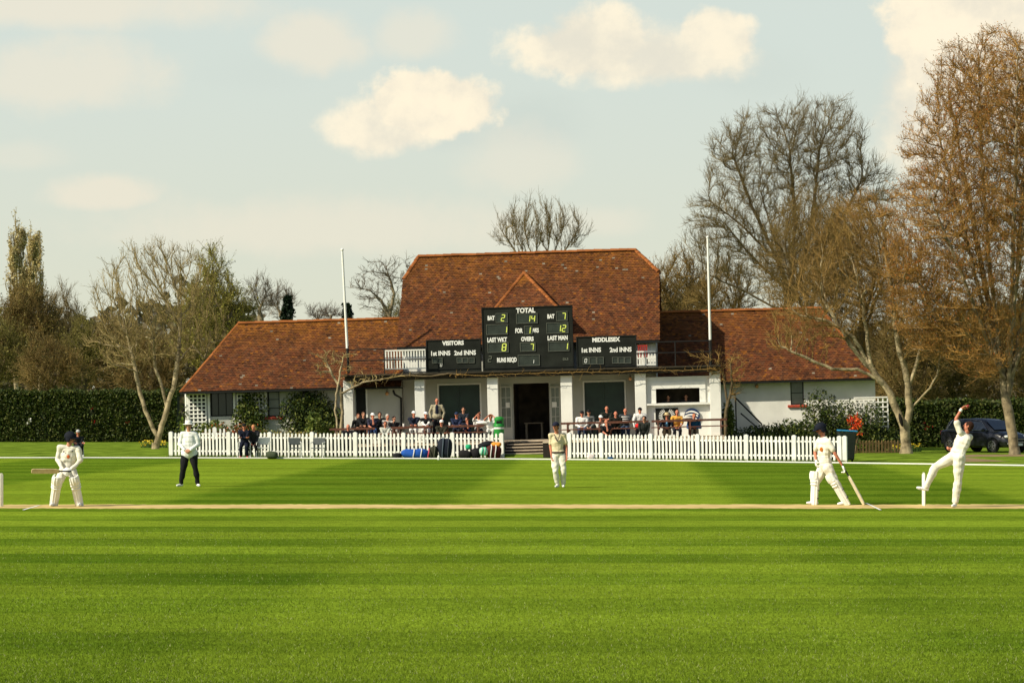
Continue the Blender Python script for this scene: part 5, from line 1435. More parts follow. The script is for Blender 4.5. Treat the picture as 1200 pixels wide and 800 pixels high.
def tree(name, label, base, trunk, env, seed, bark, twig, r0=0.25, tip=0.012, n_attr=1200, step=0.35, kill=0.7, infl=3.0, bias=(0, 0, 0.25), twigs=4, tl=0.7, tup=0.35,
         buds=0, budc=None, bud=0.05, group=None, thick=0.055, cat_='tree', parts=True, exp=2.2, tw=0.0085, twj=0.55, jit=0.18, sub=3, twigmin=0.05, dense=1.9):
    rs = np.random.default_rng(seed+77)
    if dense != 1.0: n_attr = int(n_attr*dense**1.6); step /= dense**0.35; kill /= dense**0.6
    P, par = grow(seed, trunk, env, n_attr, step, infl, kill, bias=bias, jit=jit)
    n = len(P); ch = np.zeros(n, int); w_ = np.zeros(n)
    for i in range(n-1, -1, -1):
        if w_[i] == 0: w_[i] = tip**exp
        if par[i] >= 0: w_[par[i]] += w_[i]; ch[par[i]] += 1
    lv_ = w_/tip**exp; r0 = r0*0.86
    rad = tip*lv_**(math.log(r0/tip)/math.log(max(2.0, lv_.max())))
    ii = np.where(par >= 0)[0]
    P0 = P[par[ii]]; P1 = P[ii]; r1 = rad[ii]; rp = np.minimum(rad[par[ii]], r1*1.35)
    # extend each segment slightly into its joint
    d = (P1-P0); ln = np.linalg.norm(d, axis=1, keepdims=True); P0e = P0-d/ln*np.minimum(rp[:, None]*0.5, ln*0.3)
    big = r1 > thick
    Vt, Qt = seg_mesh(P0e[big], P1[big], rp[big], r1[big], 10)
    Vm, Qm = seg_mesh(P0e[~big], P1[~big], rp[~big], r1[~big], 5)
    # root flare
    flare = []
    for q in np.where(par < 0)[0]:
        if P[q][2] < 0.5:
            flare.append(seg_mesh(np.array([P[q]+[0, 0, -0.15]]), np.array([P[q]+[0, 0, 0.35]]), np.array([rad[q]*1.45]), np.array([rad[q]*0.98]), 12))
    # twigs
    cand = np.where((rad < max(twigmin, tip*2.2)) & (par >= 0))[0]
    parts_ = [(Vm, Qm)]; tips = []
    if twigs > 0 and len(cand):
        o = np.repeat(cand, twigs); pd = P[o]-P[par[o]]; pd /= np.linalg.norm(pd, axis=1, keepdims=True)+1e-9
        st = P[o]-pd*(rs.uniform(0, 1, (len(o), 1))*step)
        dr = pd+rs.normal(size=(len(o), 3))*twj; dr[:, 2] += tup; dr /= np.linalg.norm(dr, axis=1, keepdims=True)
        L0 = tl*rs.uniform(0.35, 1.1, (len(o), 1))
        a = st; lv = []
        for q in range(2):
            b = a+dr*L0*0.5; lv.append((a, b)); 
            d2 = dr+rs.normal(size=dr.shape)*0.18; d2[:, 2] += tup*0.3; dr = d2/np.linalg.norm(d2, axis=1, keepdims=True); a = b
        parts_.append(seg_mesh(lv[0][0], lv[0][1], np.full(len(o), tw), np.full(len(o), tw*0.8), 3))
        parts_.append(seg_mesh(lv[1][0], lv[1][1], np.full(len(o), tw*0.8), np.full(len(o), tw*0.35), 3))
        tips.append(lv[1][1])
        for q in range(sub):
            m = rs.random(len(o)) < 0.8; t_ = rs.uniform(0.15, 0.95, (m.sum(), 1))
            s0 = lv[0][0][m]+(lv[0][1][m]-lv[0][0][m])*t_ if q % 2 else lv[1][0][m]+(lv[1][1][m]-lv[1][0][m])*t_
            dd = (lv[0][1]-lv[0][0])[m]; dd = dd/(np.linalg.norm(dd, axis=1, keepdims=True)+1e-9)+rs.normal(size=(m.sum(), 3))*0.55; dd[:, 2] += tup*0.6
            dd /= np.linalg.norm(dd, axis=1, keepdims=True); e_ = s0+dd*L0[m]*0.45
            parts_.append(seg_mesh(s0, e_, np.full(len(s0), tw*0.7), np.full(len(s0), tw*0.3), 3)); tips.append(e_)
    t = empty(name, base); tag(t, label, cat_, group)
    Vc, Qc = cat(parts_)
    mid = r1[~big] > tip*1.9; mi0 = np.zeros(len(Qc), int); mi0[:len(Qm)] = np.repeat(np.where(mid, 2, 0), 5)
    if buds and tips:
        TP = np.concatenate(tips); k = int(len(TP)*buds) if buds < 1 else len(TP)
        sel = rs.integers(0, len(TP), int(len(TP)*buds)); BP = TP[sel]+rs.normal(size=(len(sel), 3))*0.05
        bv, bq, bt = leaf_quads(BP, bud, rs, tint=budc, tvar=0.3)
        nb = len(Vc); V = np.concatenate([Vc, bv]); Q = np.concatenate([Qc, bq+nb])
        mi = np.concatenate([mi0, np.ones(len(bq), int)])
        tt = np.concatenate([np.ones((nb, 3)), bt])
        me = np_mesh('crown', V, Q, [twig, M['leaf'], bark], mi, tt)
    else: me = np_mesh('crown', Vc, Qc, [twig, M['leaf'], bark], mi0)
    link('crown', me, t)
    fl_ = [(Vt, Qt)]+flare if len(Vt) else flare
    if fl_:
        V, Q = cat(fl_); me = np_mesh('trunk', V, Q, [bark]); me.polygons.foreach_set('use_smooth', [True]*len(me.polygons)); link('trunk', me, t)
    return t
def TPX(px, Y, top=None): return Vector((X(px, Y), Y, gz(Y, X(px, Y))))
def hpx(dy, Y): return dy/F*Y
def crown_env(base, Y, ells):
    """ellipses measured on the photograph -> ellipsoids round the tree's base: (px, py, rx, ry, weight, dy)"""
    out = []
    for (px, py, rx, ry, wgt, dy) in ells:
        w_ = W(px, py, Y); out.append(((w_.x-base.x, dy, w_.z-base.z), (rx/F*Y, (rx/F*Y)*0.9, ry/F*Y), wgt))
    return out
def stem(base, Y, pts):
    r = []
    for q in pts:
        w_ = W(q[0], q[1], Y); r.append((w_.x-base.x, q[2] if len(q) > 2 else 0.0, w_.z-base.z))
    return r
# left foreground tree with pale forked trunk
Y = 118.0; b = TPX(182, Y)
tree('bare_tree', 'leafless tree with pale forked trunk standing left of the pavilion', b, [stem(b, Y, [(182, 527), (188, 505), (196, 478), (203, 455), (208, 425), (210, 400), (212, 370)]), stem(b, Y, [(185, 515), (176, 495), (168, 475), (163, 455), (158, 430), (152, 405)]),
    stem(b, Y, [(196, 478), (190, 455), (182, 430), (180, 405)]), stem(b, Y, [(204, 455), (222, 448), (245, 450), (262, 451)]), stem(b, Y, [(208, 425), (225, 405), (240, 420), (245, 402), (262, 398), (278, 426)])],
    crown_env(b, Y, [(165, 355, 62, 62, 3, 0), (205, 345, 52, 58, 3, 0), (150, 400, 50, 45, 2, 0), (215, 395, 60, 38, 1.6, 0), (185, 305, 45, 25, 0.7, 0)]), 11, M['barkpale'], M['twigpale'],
    r0=0.18, tip=0.013, n_attr=900, step=0.32, kill=0.62, bias=(0, 0, 0.42), dense=2.2, twigs=2, tl=0.65, tup=0.7, tw=0.010, thick=0.035, twj=0.42, sub=3, buds=0.25, budc=[(0.26, 0.22, 0.05)], bud=0.06)
# poplars far left
for px_, top, w_, sd, Y in ((19, 262, 12, 1, 190.0), (36, 273, 10, 2, 196.0), (47, 294, 7, 3, 192.0)):
    b = TPX(px_, Y)
    tree('poplar', {19: 'tallest and leftmost of the three slender golden poplars', 36: 'middle one of the three slender golden poplars', 47: 'shortest and rightmost of the three slender golden poplars'}[px_]+' far beyond the hedge', b,
        [stem(b, Y, [(px_, 480), (px_, 420), (px_+1, 350), (px_, top+12)]), stem(b, Y, [(px_+1, 380), (px_+w_*0.4, 340), (px_+w_*0.4, top+30)])],
        crown_env(b, Y, [(px_, (top+390)/2, w_, (390-top)/2, 3, 0), (px_, 350, w_*1.0, 60, 1.2, 0)]), 30+sd, M['barkpale'], M['twigpale'], r0=0.20, n_attr=420, step=0.5, kill=0.5, infl=2.0, bias=(0, 0, 1.3), dense=1.15, sub=2,
        twigs=5, tl=1.3, tup=2.2, tw=0.018, buds=1.6, budc=[(0.55, 0.44, 0.18), (0.62, 0.54, 0.30), (0.48, 0.38, 0.14)], bud=0.15, group='poplars far beyond the hedge', twj=0.2, jit=0.1)
# rounded bare trees beyond the left hedge
def round_tree(label, px_, Y, top, rx, seed, twigm_, bot=480, low=460, group='trees beyond the hedges and roofs', n=700, name='bare_tree', buds=0, budc=None, bud=0.1, tw=0.013, twigs=5, tl=1.0, wob=0.0, bark=None, tup=0.4, bias=(0, 0, 0.25), step=0.45, kill=0.8, cy=None, r0=0.28, dx=0.0, jit=0.2):
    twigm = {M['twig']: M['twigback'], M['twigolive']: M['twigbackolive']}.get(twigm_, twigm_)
    b = TPX(px_, Y); cy_ = (top+low)/2 if cy is None else cy; ry = (low-top)/2
    ry = cy_-top
    rr = random.Random(seed)
    ells = [(px_+dx, cy_, rx*0.8, ry, 3, 0)]
    for q in range(5):
        a = rr.uniform(0, 6.28); ells.append((px_+dx+math.cos(a)*rx*0.55, cy_-abs(math.sin(a))*ry*0.35+ry*0.1, rx*0.48, ry*0.55, 1.0, rr.uniform(-1, 1)))
    stems = [stem(b, Y, [(px_, 478), (px_+rr.uniform(-2, 2), cy_+ry*0.6), (px_+dx*0.5+rr.uniform(-3, 3), cy_+ry*0.15)])]
    for q in range(4):
        a = rr.choice((-1, 1))*rr.uniform(0.3, 0.75); stems.append(stem(b, Y, [(px_, cy_+ry*(0.7-0.15*q)), (px_+dx*0.6+a*rx*0.5, cy_+ry*0.15), (px_+dx+a*rx*0.8, cy_-ry*0.2)]))
    return tree(name, label, b, stems, crown_env(b, Y, ells), seed, bark or M['barkdark'], twigm, r0=r0, n_attr=int(n*1.35), step=step, kill=kill, bias=bias, twigs=twigs, tl=tl, tup=tup, tw=tw, buds=buds, budc=budc, bud=bud, group=group, jit=jit)
OL = [(0.20, 0.175, 0.032), (0.14, 0.125, 0.025)]
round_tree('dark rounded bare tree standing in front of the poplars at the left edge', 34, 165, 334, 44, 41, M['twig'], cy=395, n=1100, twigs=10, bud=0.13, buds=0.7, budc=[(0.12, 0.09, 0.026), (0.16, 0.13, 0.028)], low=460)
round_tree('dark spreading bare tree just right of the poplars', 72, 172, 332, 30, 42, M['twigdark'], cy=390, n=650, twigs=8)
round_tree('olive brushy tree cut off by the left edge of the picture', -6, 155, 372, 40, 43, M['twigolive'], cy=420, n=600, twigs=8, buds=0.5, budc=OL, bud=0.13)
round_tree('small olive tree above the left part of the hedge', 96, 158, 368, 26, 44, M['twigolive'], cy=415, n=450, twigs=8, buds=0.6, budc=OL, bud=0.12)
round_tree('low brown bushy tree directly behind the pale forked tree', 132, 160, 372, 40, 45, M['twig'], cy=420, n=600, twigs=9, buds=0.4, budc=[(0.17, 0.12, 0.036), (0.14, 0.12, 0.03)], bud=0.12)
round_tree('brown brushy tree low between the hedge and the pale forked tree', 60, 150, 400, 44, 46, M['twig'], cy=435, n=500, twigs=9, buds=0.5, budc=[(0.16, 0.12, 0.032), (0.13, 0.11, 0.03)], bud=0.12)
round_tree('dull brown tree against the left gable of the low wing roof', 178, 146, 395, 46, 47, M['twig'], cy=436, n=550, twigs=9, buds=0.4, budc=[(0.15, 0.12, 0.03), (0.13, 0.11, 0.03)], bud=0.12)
# yellow-green tree coming into leaf behind the left wing
Y = 138.0; b = TPX(246, Y)
tree('budding_tree', 'conical tree in fresh yellow green bud behind the left wing', b, [stem(b, Y, [(246, 478), (246, 420), (247, 360), (249, 315)]), stem(b, Y, [(246, 440), (228, 390), (225, 345)]), stem(b, Y, [(246, 430), (266, 385), (272, 345)])],
    crown_env(b, Y, [(248, 355, 26, 62, 3, 0), (250, 385, 46, 62, 4, 0), (248, 315, 14, 26, 0.7, 0)]), 51, M['bark'], M['twigolive'], r0=0.28, n_attr=1300, step=0.38, kill=0.6, bias=(0, 0, 0.6),
    twigs=6, tl=0.75, tup=0.9, tw=0.010, buds=0.75, budc=[(0.32, 0.31, 0.045), (0.25, 0.25, 0.04), (0.36, 0.32, 0.06), (0.18, 0.16, 0.04)], bud=0.10, group='trees beyond the hedges and roofs')
# far trees over the left wing ridge, distance haze painted as grey twig colour
M['twigfar'] = mat('hazed_grey_twigs', (0.15, 0.12, 0.085), 0.9, 0.25, 0.5)
round_tree('grey bare tree over the left wing roof, nearest the budding tree', 306, 230, 320, 20, 61, M['twigfar'], cy=348, n=420, twigs=4, bark=M['bark'], tw=0.016, r0=0.35)
round_tree('wide grey bare tree over the left wing roof at the small conifer', 329, 236, 332, 20, 62, M['twigfar'], cy=356, n=380, twigs=5, bark=M['bark'], tw=0.016, r0=0.35)
round_tree('small far grey tree midway along the left wing ridge', 371, 300, 356, 12, 63, M['twigfar'], cy=368, n=220, twigs=4, bark=M['bark'], tw=0.02, step=0.6)
round_tree('small far grey tree just left of the left flagpole', 386, 310, 358, 13, 64, M['twigfar'], cy=368, n=220, twigs=4, bark=M['bark'], tw=0.02, step=0.6)
Y = 150.0; b = TPX(452, Y)
tree('bare_tree', 'leafless crooked tree beside the left edge of the high main roof', b, [stem(b, Y, [(468, 470), (462, 400), (456, 372), (447, 352), (438, 345)]), stem(b, Y, [(456, 372), (462, 345), (455, 322)]), stem(b, Y, [(460, 392), (474, 350), (478, 325)])],
    crown_env(b, Y, [(440, 330, 32, 24, 3, 0), (462, 320, 30, 22, 2, 0), (428, 348, 18, 14, 1, 0), (455, 365, 20, 20, 1, 0)]), 65, M['bark'], M['twigfar'], r0=0.24, n_attr=360, step=0.33, kill=0.7, bias=(0, 0, 0.1), twigs=3, tl=0.5, tup=0.2, tw=0.012, twj=0.8, jit=0.4)
round_tree('pale olive bush low at the left edge of the main roof', 462, 165, 352, 18, 66, M['twigolive'], cy=372, n=200, twigs=6, buds=0.6, budc=OL, bud=0.1)
# tree above the main ridge
Y = 145.0; b = TPX(634, Y)
tree('bare_tree', 'leafless fan shaped tree rising behind the middle of the main roof ridge', b, [stem(b, Y, [(634, 478), (634, 380), (634, 330), (630, 300), (628, 275)])]+[stem(b, Y, [(634, 335), (634+dx*0.55, 300), (634+dx, 268)]) for dx in (-48, -34, -20, 12, 26, 44)],
    crown_env(b, Y, [(632, 268, 52, 30, 3, 0), (605, 280, 28, 22, 1, 0), (664, 280, 30, 22, 1, 0)]), 66, M['bark'], M['twigdark'], r0=0.18, tip=0.009, n_attr=420, step=0.32, kill=0.7, bias=(0, 0, 0.6), twigs=2, tl=0.9, tup=0.9, tw=0.011, twj=0.4)
# right side: tall bare trees behind the right wing
Y = 150.0; b = TPX(925, Y)
tree('bare_tree', 'big spreading leafless tree with twin tops behind the right wing roof', b, [stem(b, Y, [(930, 478), (928, 400), (920, 330), (905, 270), (890, 220)]), stem(b, Y, [(925, 360), (945, 300), (955, 230), (960, 175)]), stem(b, Y, [(922, 340), (880, 300), (850, 262)]), stem(b, Y, [(926, 370), (870, 340), (825, 320)]), stem(b, Y, [(940, 310), (990, 250), (1010, 210)]), stem(b, Y, [(918, 320), (880, 240), (858, 180)]), stem(b, Y, [(926, 350), (932, 260), (925, 170)]), stem(b, Y, [(915, 310), (870, 265), (832, 235)])],
    crown_env(b, Y, [(890, 205, 68, 75, 4, 0), (960, 175, 62, 60, 4, 0), (860, 280, 62, 52, 2.5, 0), (1000, 235, 52, 60, 2.5, 0), (940, 300, 80, 60, 2, 0)]), 71, M['barkdark'], M['twigdark'], r0=0.34, tip=0.010, n_attr=2500, step=0.42, kill=0.72, bias=(0, 0, 0.36), twigs=5, tl=0.8, tup=0.5, tw=0.0095)
BR = [(0.22, 0.125, 0.036), (0.19, 0.11, 0.032), (0.16, 0.12, 0.032)]
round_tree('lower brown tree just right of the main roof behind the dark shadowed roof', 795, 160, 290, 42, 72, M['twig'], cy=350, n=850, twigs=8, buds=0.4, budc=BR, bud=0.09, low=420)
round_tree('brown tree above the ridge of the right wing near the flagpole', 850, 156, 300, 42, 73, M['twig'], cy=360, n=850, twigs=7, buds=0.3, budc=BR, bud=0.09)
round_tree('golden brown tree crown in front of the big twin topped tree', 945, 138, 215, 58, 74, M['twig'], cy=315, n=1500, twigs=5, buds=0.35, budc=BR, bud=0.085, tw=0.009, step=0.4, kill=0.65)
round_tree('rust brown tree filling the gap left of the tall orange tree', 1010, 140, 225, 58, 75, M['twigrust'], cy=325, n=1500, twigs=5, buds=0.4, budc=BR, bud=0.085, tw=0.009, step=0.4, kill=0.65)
# right foreground tree with pale spreading limbs
Y = 106.5; b = TPX(1062, Y)
tree('bare_tree', 'leafless tree with hollow grey trunk and pale spreading limbs near the right wing', b, [stem(b, Y, [(1062, 528), (1060, 505), (1050, 478), (1040, 455), (1025, 438), (1005, 415), (985, 385), (965, 350)]), stem(b, Y, [(1060, 505), (1066, 480), (1064, 455), (1060, 430), (1052, 400), (1045, 350), (1040, 310)]),
     stem(b, Y, [(1030, 445), (1005, 432), (975, 432), (945, 420), (915, 405)]), stem(b, Y, [(1025, 438), (1000, 395), (970, 375), (940, 370)]), stem(b, Y, [(1064, 455), (1075, 425), (1080, 400), (1085, 360)]), stem(b, Y, [(1068, 478), (1085, 460), (1098, 440), (1102, 418)]), stem(b, Y, [(1045, 465), (1020, 425), (1015, 390), (1010, 345)])],
    crown_env(b, Y, [(1000, 320, 75, 60, 4, 0), (960, 370, 62, 42, 3, 0), (1060, 340, 60, 60, 3, 0), (1000, 270, 60, 40, 2, 0), (1085, 400, 40, 40, 1, 0), (925, 400, 30, 20, 0.8, 0)]), 81, M['barkpale'], M['twig'], r0=0.25, tip=0.0115, n_attr=1500, step=0.32, kill=0.56, dense=2.3, bias=(0, 0, 0.28), twigs=2, tl=0.6, tup=0.6, tw=0.008, thick=0.032,
    buds=0.25, budc=BR, bud=0.05)
hw_ = W(1056, 492, Y-0.36); ft_ = bpy.data.objects[[o_.name for o_ in bpy.data.objects if o_.get('label', '').startswith('leafless tree with hollow')][0]]
mb = MB(); mb.ell((hw_.x-b.x, -0.27, hw_.z-b.z), (0.075, 0.10, 0.30), rot=Matrix.Rotation(R(-14), 3, 'Y')); mb.build('hollow', cmat((0.012, 0.010, 0.008)), ft_, smooth=True)  # dark ellipsoid on the bark stands in for the cavity's shade
# big orange-brown tree at the right edge
Y = 104.0; b = TPX(1189, Y)
st_ = [stem(b, Y, [(1189, 533), (1187, 510), (1181, 480), (1176, 455), (1170, 400), (1158, 300), (1150, 180), (1148, 90)])]
for q_, (xe, ye, y0) in enumerate(((1078, 235, 450), (1098, 150, 465), (1122, 95, 440), (1180, 62, 470), (1212, 66, 455), (1248, 110, 470), (1278, 190, 450), (1062, 320, 430), (1140, 200, 480), (1196, 200, 430))):
    x0 = 1183-(480-y0)*0.12; st_.append(stem(b, Y, [(x0, y0, 0), (x0+(xe-x0)*0.30, y0-(y0-ye)*0.28, (q_ % 3-1)*0.7), (x0+(xe-x0)*0.62, y0-(y0-ye)*0.62, (q_ % 3-1)*1.6), (xe, ye, (q_ % 3-1)*2.2)]))
OR = [(0.42, 0.18, 0.028), (0.36, 0.16, 0.03), (0.48, 0.24, 0.045), (0.28, 0.14, 0.035), (0.46, 0.12, 0.02)]
tree('budding_tree', 'tall upright tree with orange brown buds at the right edge beside the parked car', b, st_, crown_env(b, Y, [(1175, 200, 115, 150, 6, 0), (1125, 290, 90, 120, 4.5, 0), (1165, 110, 80, 72, 2.5, 0), (1240, 170, 80, 130, 2.0, 0), (1085, 330, 48, 95, 1.8, 0), (1150, 390, 60, 60, 1.2, 0)]), 91, M['bark'], M['twigrust'],
    r0=0.24, tip=0.010, n_attr=4300, step=0.36, kill=0.5, bias=(0, 0, 0.36), twigs=3, tl=0.5, tup=0.75, tw=0.0085, thick=0.05, dense=2.3, buds=0.8, budc=OR+BR, bud=0.062, twj=0.5)
# wooded backdrop on the right behind the hedge
for i, (px_, Yy, top, rx, lab, tm) in enumerate(((1065, 136, 360, 48, 'brown thicket tree behind the hedge just right of the hollow trunk', 'twig'), (1115, 142, 350, 50, 'olive thicket tree behind the parked car', 'twigolive'), (1170, 138, 345, 50, 'brown thicket tree behind the trunk at the right edge', 'twig'),
        (1225, 144, 330, 52, 'olive thicket tree cut off by the right edge', 'twigolive'), (1020, 146, 370, 46, 'dark brown thicket tree over the right end of the wing roof', 'twigdark'))):
    round_tree(lab, px_, Yy, top, rx, 100+i, M[tm], cy=top+72, n=750, twigs=10, buds=0.45, budc=[(0.15, 0.115, 0.03), (0.12, 0.10, 0.028), (0.17, 0.12, 0.036)], bud=0.11, tup=0.2, low=top+150)
# conifers
def conifer(px_, Y, top, bot, w_, label, seed):
    b = TPX(px_, Y); rs = np.random.default_rng(seed); zt = W(px_, top, Y).z-b.z; zb_ = W(px_, bot+20, Y).z-b.z; wr = w_/F*Y
    t = empty('conifer', b); tag(t, label, 'tree', 'far conifers')
    P = []
    for k_ in range(16):
        z = zb_+(zt-zb_)*k_/16; r = wr*(1-k_/16.5)
        for a in range(9):
            an = rs.uniform(0, 6.28); ll = r*rs.uniform(0.7, 1.15); m = 26
            tq = rs.uniform(0, 1, m)[:, None]; P.append(np.concatenate([np.cos(an)*ll*tq, np.sin(an)*ll*tq, z-0.25*tq*ll+rs.normal(size=(m, 1))*0.10], axis=1)+rs.normal(size=(m, 3))*0.13*np.array([1, 1, 0.6]))
    P = np.concatenate(P); V, Q, T = leaf_quads(P, 0.42, rs, tint=[(0.008, 0.02, 0.008), (0.014, 0.03, 0.012), (0.006, 0.014, 0.006)])
    link('crown', np_mesh('crown', V, Q, M['leaf'], tint=T), t)
    mb = MB(); mb.tube([(0, 0, 0), (0, 0, zt*0.97)], [0.25, 0.04], 8); mb.build('trunk', M['barkdark'], t)
conifer(337, 225, 347, 380, 15, 'small dark conifer over the middle of the left wing ridge', 5)
conifer(407, 232, 357, 380, 10, 'small dark conifer directly behind the left flagpole', 6)
# far wood along the skyline
rs = np.random.default_rng(9)
P = []
xs_ = rs.uniform(-170, 170, 60000)
yy_ = rs.uniform(285, 360, 60000)
hh = 12.2+2.6*np.sin(xs_*0.11)+1.7*np.sin(xs_*0.31+1)+1.0*np.sin(xs_*0.83+2)
zz = hh*rs.uniform(0, 1, 60000)**0.8
P = np.stack([xs_, yy_, zz], axis=1)
V, Q, T = leaf_quads(P, 1.5, rs, tint=[(0.13, 0.105, 0.06), (0.10, 0.085, 0.05), (0.12, 0.11, 0.05)])
o = link('distant_wood', np_mesh('distant_wood', V, Q, M['leaf'], tint=T)); tag(o, 'brown far off wood along the skyline', 'woodland', kind='stuff')
# ------------------------------------------------------------------ hedges and planting
def hedge(label, x0, x1, Y, top, depth, seed, n, leaf, tints, flowers=None, h=None, skew=0.0):
    a = X(x0, Y); b = X(x1, Y); rs = np.random.default_rng(seed)
    zb_ = 0.0; zt = h or (H-(top-475)/F*Y)
    t = empty('hedge', ((a+b)/2, Y, gz(Y, (a+b)/2))); tag(t, label, 'hedge')
    w_ = b-a
    mb = MB(); nx_ = 60
    vs = []; fs = []
    for i in range(nx_+1):
        x = -w_/2+w_*i/nx_; q = 0.05*math.sin(i*1.7)+0.04*math.sin(i*0.6)
        for (yy, z) in ((0.2+q, 0.0), (0.16+q, zt*0.55), (0.26+q, zt-0.22+q), (0.6, zt-0.1+q), (depth, zt-0.16), (depth, 0)): vs.append((x, yy+skew*x, z))
    for i in range(nx_):
        for j in range(5): fs.append((i*6+j, i*6+j+1, (i+1)*6+j+1, (i+1)*6+j))
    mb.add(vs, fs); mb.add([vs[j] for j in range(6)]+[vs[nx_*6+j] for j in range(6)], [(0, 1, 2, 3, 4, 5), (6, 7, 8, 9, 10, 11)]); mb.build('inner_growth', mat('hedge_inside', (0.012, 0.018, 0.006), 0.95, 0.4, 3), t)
    xs = rs.uniform(-w_/2-0.05, w_/2+0.05, n); u = rs.uniform(0, 1, n)
    fr = u < 0.72
    z = np.where(fr, rs.uniform(0, 1, n)**0.85*zt, zt+rs.normal(size=n)*0.09+0.06*np.sin(xs*2.1)+0.03*np.sin(xs*5.3))
    y = np.where(fr, 0.10+rs.normal(size=n)*0.08+0.07*np.sin(xs*1.9+z*2.3)+0.05*np.sin(z*6+xs*4), rs.uniform(0, depth, n))
    P = np.stack([xs, y+skew*xs, z], axis=1)
    V, Q, T = leaf_quads(P, leaf, rs, tint=tints, tvar=0.4)
    link('leaves', np_mesh('leaves', V, Q, M['leaf'], tint=T), t)
    if flowers:
        for (px_, py_, c, r, k_) in flowers:
            w2 = W(px_, py_, Y); P = np.array([w2.x-(a+b)/2, 0.02+skew*(w2.x-(a+b)/2), w2.z])+rs.normal(size=(k_, 3))*r
            V, Q, T = leaf_quads(P, leaf*0.9, rs, tint=[c]); ob = link('blossom', np_mesh('blossom', V, Q, M['leaf'], tint=T), t)
    return t
HG = [(0.045, 0.07, 0.010), (0.06, 0.085, 0.012), (0.028, 0.045, 0.007), (0.10, 0.11, 0.022)]
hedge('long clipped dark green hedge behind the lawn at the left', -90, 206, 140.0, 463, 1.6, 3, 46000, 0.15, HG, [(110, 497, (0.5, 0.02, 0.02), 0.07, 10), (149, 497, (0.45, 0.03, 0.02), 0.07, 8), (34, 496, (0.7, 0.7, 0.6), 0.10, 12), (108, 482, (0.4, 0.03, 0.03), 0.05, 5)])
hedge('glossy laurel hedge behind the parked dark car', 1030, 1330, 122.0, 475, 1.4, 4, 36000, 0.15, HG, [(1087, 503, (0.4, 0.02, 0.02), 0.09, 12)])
def shrub(name, label, P0, dims, n, leaf, tints, seed, stems=6, cat_='shrub', group=None, parent=None, flat=False, lumps=5, stemm=None):
    rs = np.random.default_rng(seed); dims = np.array(dims, float)
    t = empty(name, P0); tag(t, label, cat_, group)
    cs = rs.uniform(-0.55, 0.55, (lumps, 3))*dims; cs[:, 2] = rs.uniform(0.35, 0.8, lumps)*dims[2]*1.0
    idx = rs.integers(0, lumps, n); d = rs.normal(size=(n, 3)); d /= np.linalg.norm(d, axis=1, keepdims=True)
    P = cs[idx]+d*(rs.uniform(0.3, 1.0, (n, 1))**0.5)*dims*np.array([0.5, 0.5, 0.36])
    P[:, 2] = np.abs(P[:, 2])
    V, Q, T = leaf_quads(P, leaf, rs, tint=tints, tvar=0.35, asp=1.3)
    link('foliage', np_mesh('foliage', V, Q, M['leaf'], tint=T), t)
    mb = MB()
    for k_ in range(stems):
        c = cs[k_ % lumps]; mb.tube([(c[0]*0.2, c[1]*0.2, -0.05), (c[0]*0.6, c[1]*0.6, c[2]*0.5), (c[0], c[1], c[2]*1.15)], [0.03, 0.02, 0.008], 5)
    mb.build('stem', stemm or M['barkdark'], t); return t
BRT = [(0.13, 0.17, 0.025), (0.09, 0.13, 0.02), (0.20, 0.22, 0.04), (0.05, 0.08, 0.015)]
IVY = [(0.035, 0.06, 0.012), (0.07, 0.10, 0.018), (0.14, 0.16, 0.03), (0.02, 0.035, 0.008)]
def bw(px_, py_, v):
    u, z = LP(px_, py_, v); return BF @ Vector((u, v, z))
def shrub_px(name, label, x0, x1, yt, v, dy, n, leaf, tints, seed, yb=None, **k_):
    p = bw((x0+x1)/2, 520, v); base = Vector((p.x, p.y, 0.0)) if yb is None else bw((x0+x1)/2, yb, v)
    tp = bw((x0+x1)/2, yt, v); return shrub(name, label, base, ((x1-x0)/F*p.y*0.72, dy, (tp.z-base.z)/1.05), n, leaf, tints, seed, **k_)
shrub_px('shrub', 'bright leafy shrub under the wide dark window of the left wing', 229, 266, 484, -0.6, 0.9, 1500, 0.13, BRT, 1)
shrub_px('shrub', 'bright leafy shrub at the foot of the ivy beside the twisted bare climber', 362, 394, 486, -0.6, 0.8, 1500, 0.13, BRT, 2)
shrub_px('climbing_plant', 'ivy climbing the wall between the narrow window and the twisted bare climber', 335, 392, 459, vlw-0.35, 0.45, 5200, 0.12, IVY, 3, lumps=14, cat_='climber')
shrub_px('climbing_plant', 'climber over the trellis between the two windows of the left wing', 275, 308, 463, vlw-0.45, 0.35, 2400, 0.11, BRT+IVY, 4, lumps=9, cat_='climber')
shrub_px('climbing_plant', 'sparse climber on the left corner of the low wing', 207, 220, 470, vlw-0.2, 0.3, 260, 0.09, IVY, 5, lumps=5, cat_='climber')
shrub_px('flower_bed', 'low bed of orange and green growth in front of the trellis', 247, 302, 497, -1.6, 0.5, 1500, 0.10, [(0.45, 0.10, 0.03), (0.12, 0.13, 0.03), (0.20, 0.10, 0.03), (0.07, 0.09, 0.02)], 6, cat_='flower bed', lumps=10)
shrub_px('flower_bed', 'low bed of dry yellow stems below the narrow window', 300, 366, 503, -1.6, 0.5, 1700, 0.10, [(0.30, 0.25, 0.06), (0.12, 0.15, 0.03), (0.35, 0.20, 0.06), (0.55, 0.50, 0.25)], 7, cat_='flower bed', lumps=12)
shrub_px('shrub', 'glossy green shrub growing up the right corner pillar of the veranda', 846, 862, 464, 1.0, 0.7, 1500, 0.13, BRT+IVY, 8, lumps=8)
shrub_px('shrub', 'dark low shrubs under the handrail of the side steps', 850, 905, 500, 1.4, 0.9, 2600, 0.12, IVY, 9, lumps=10)
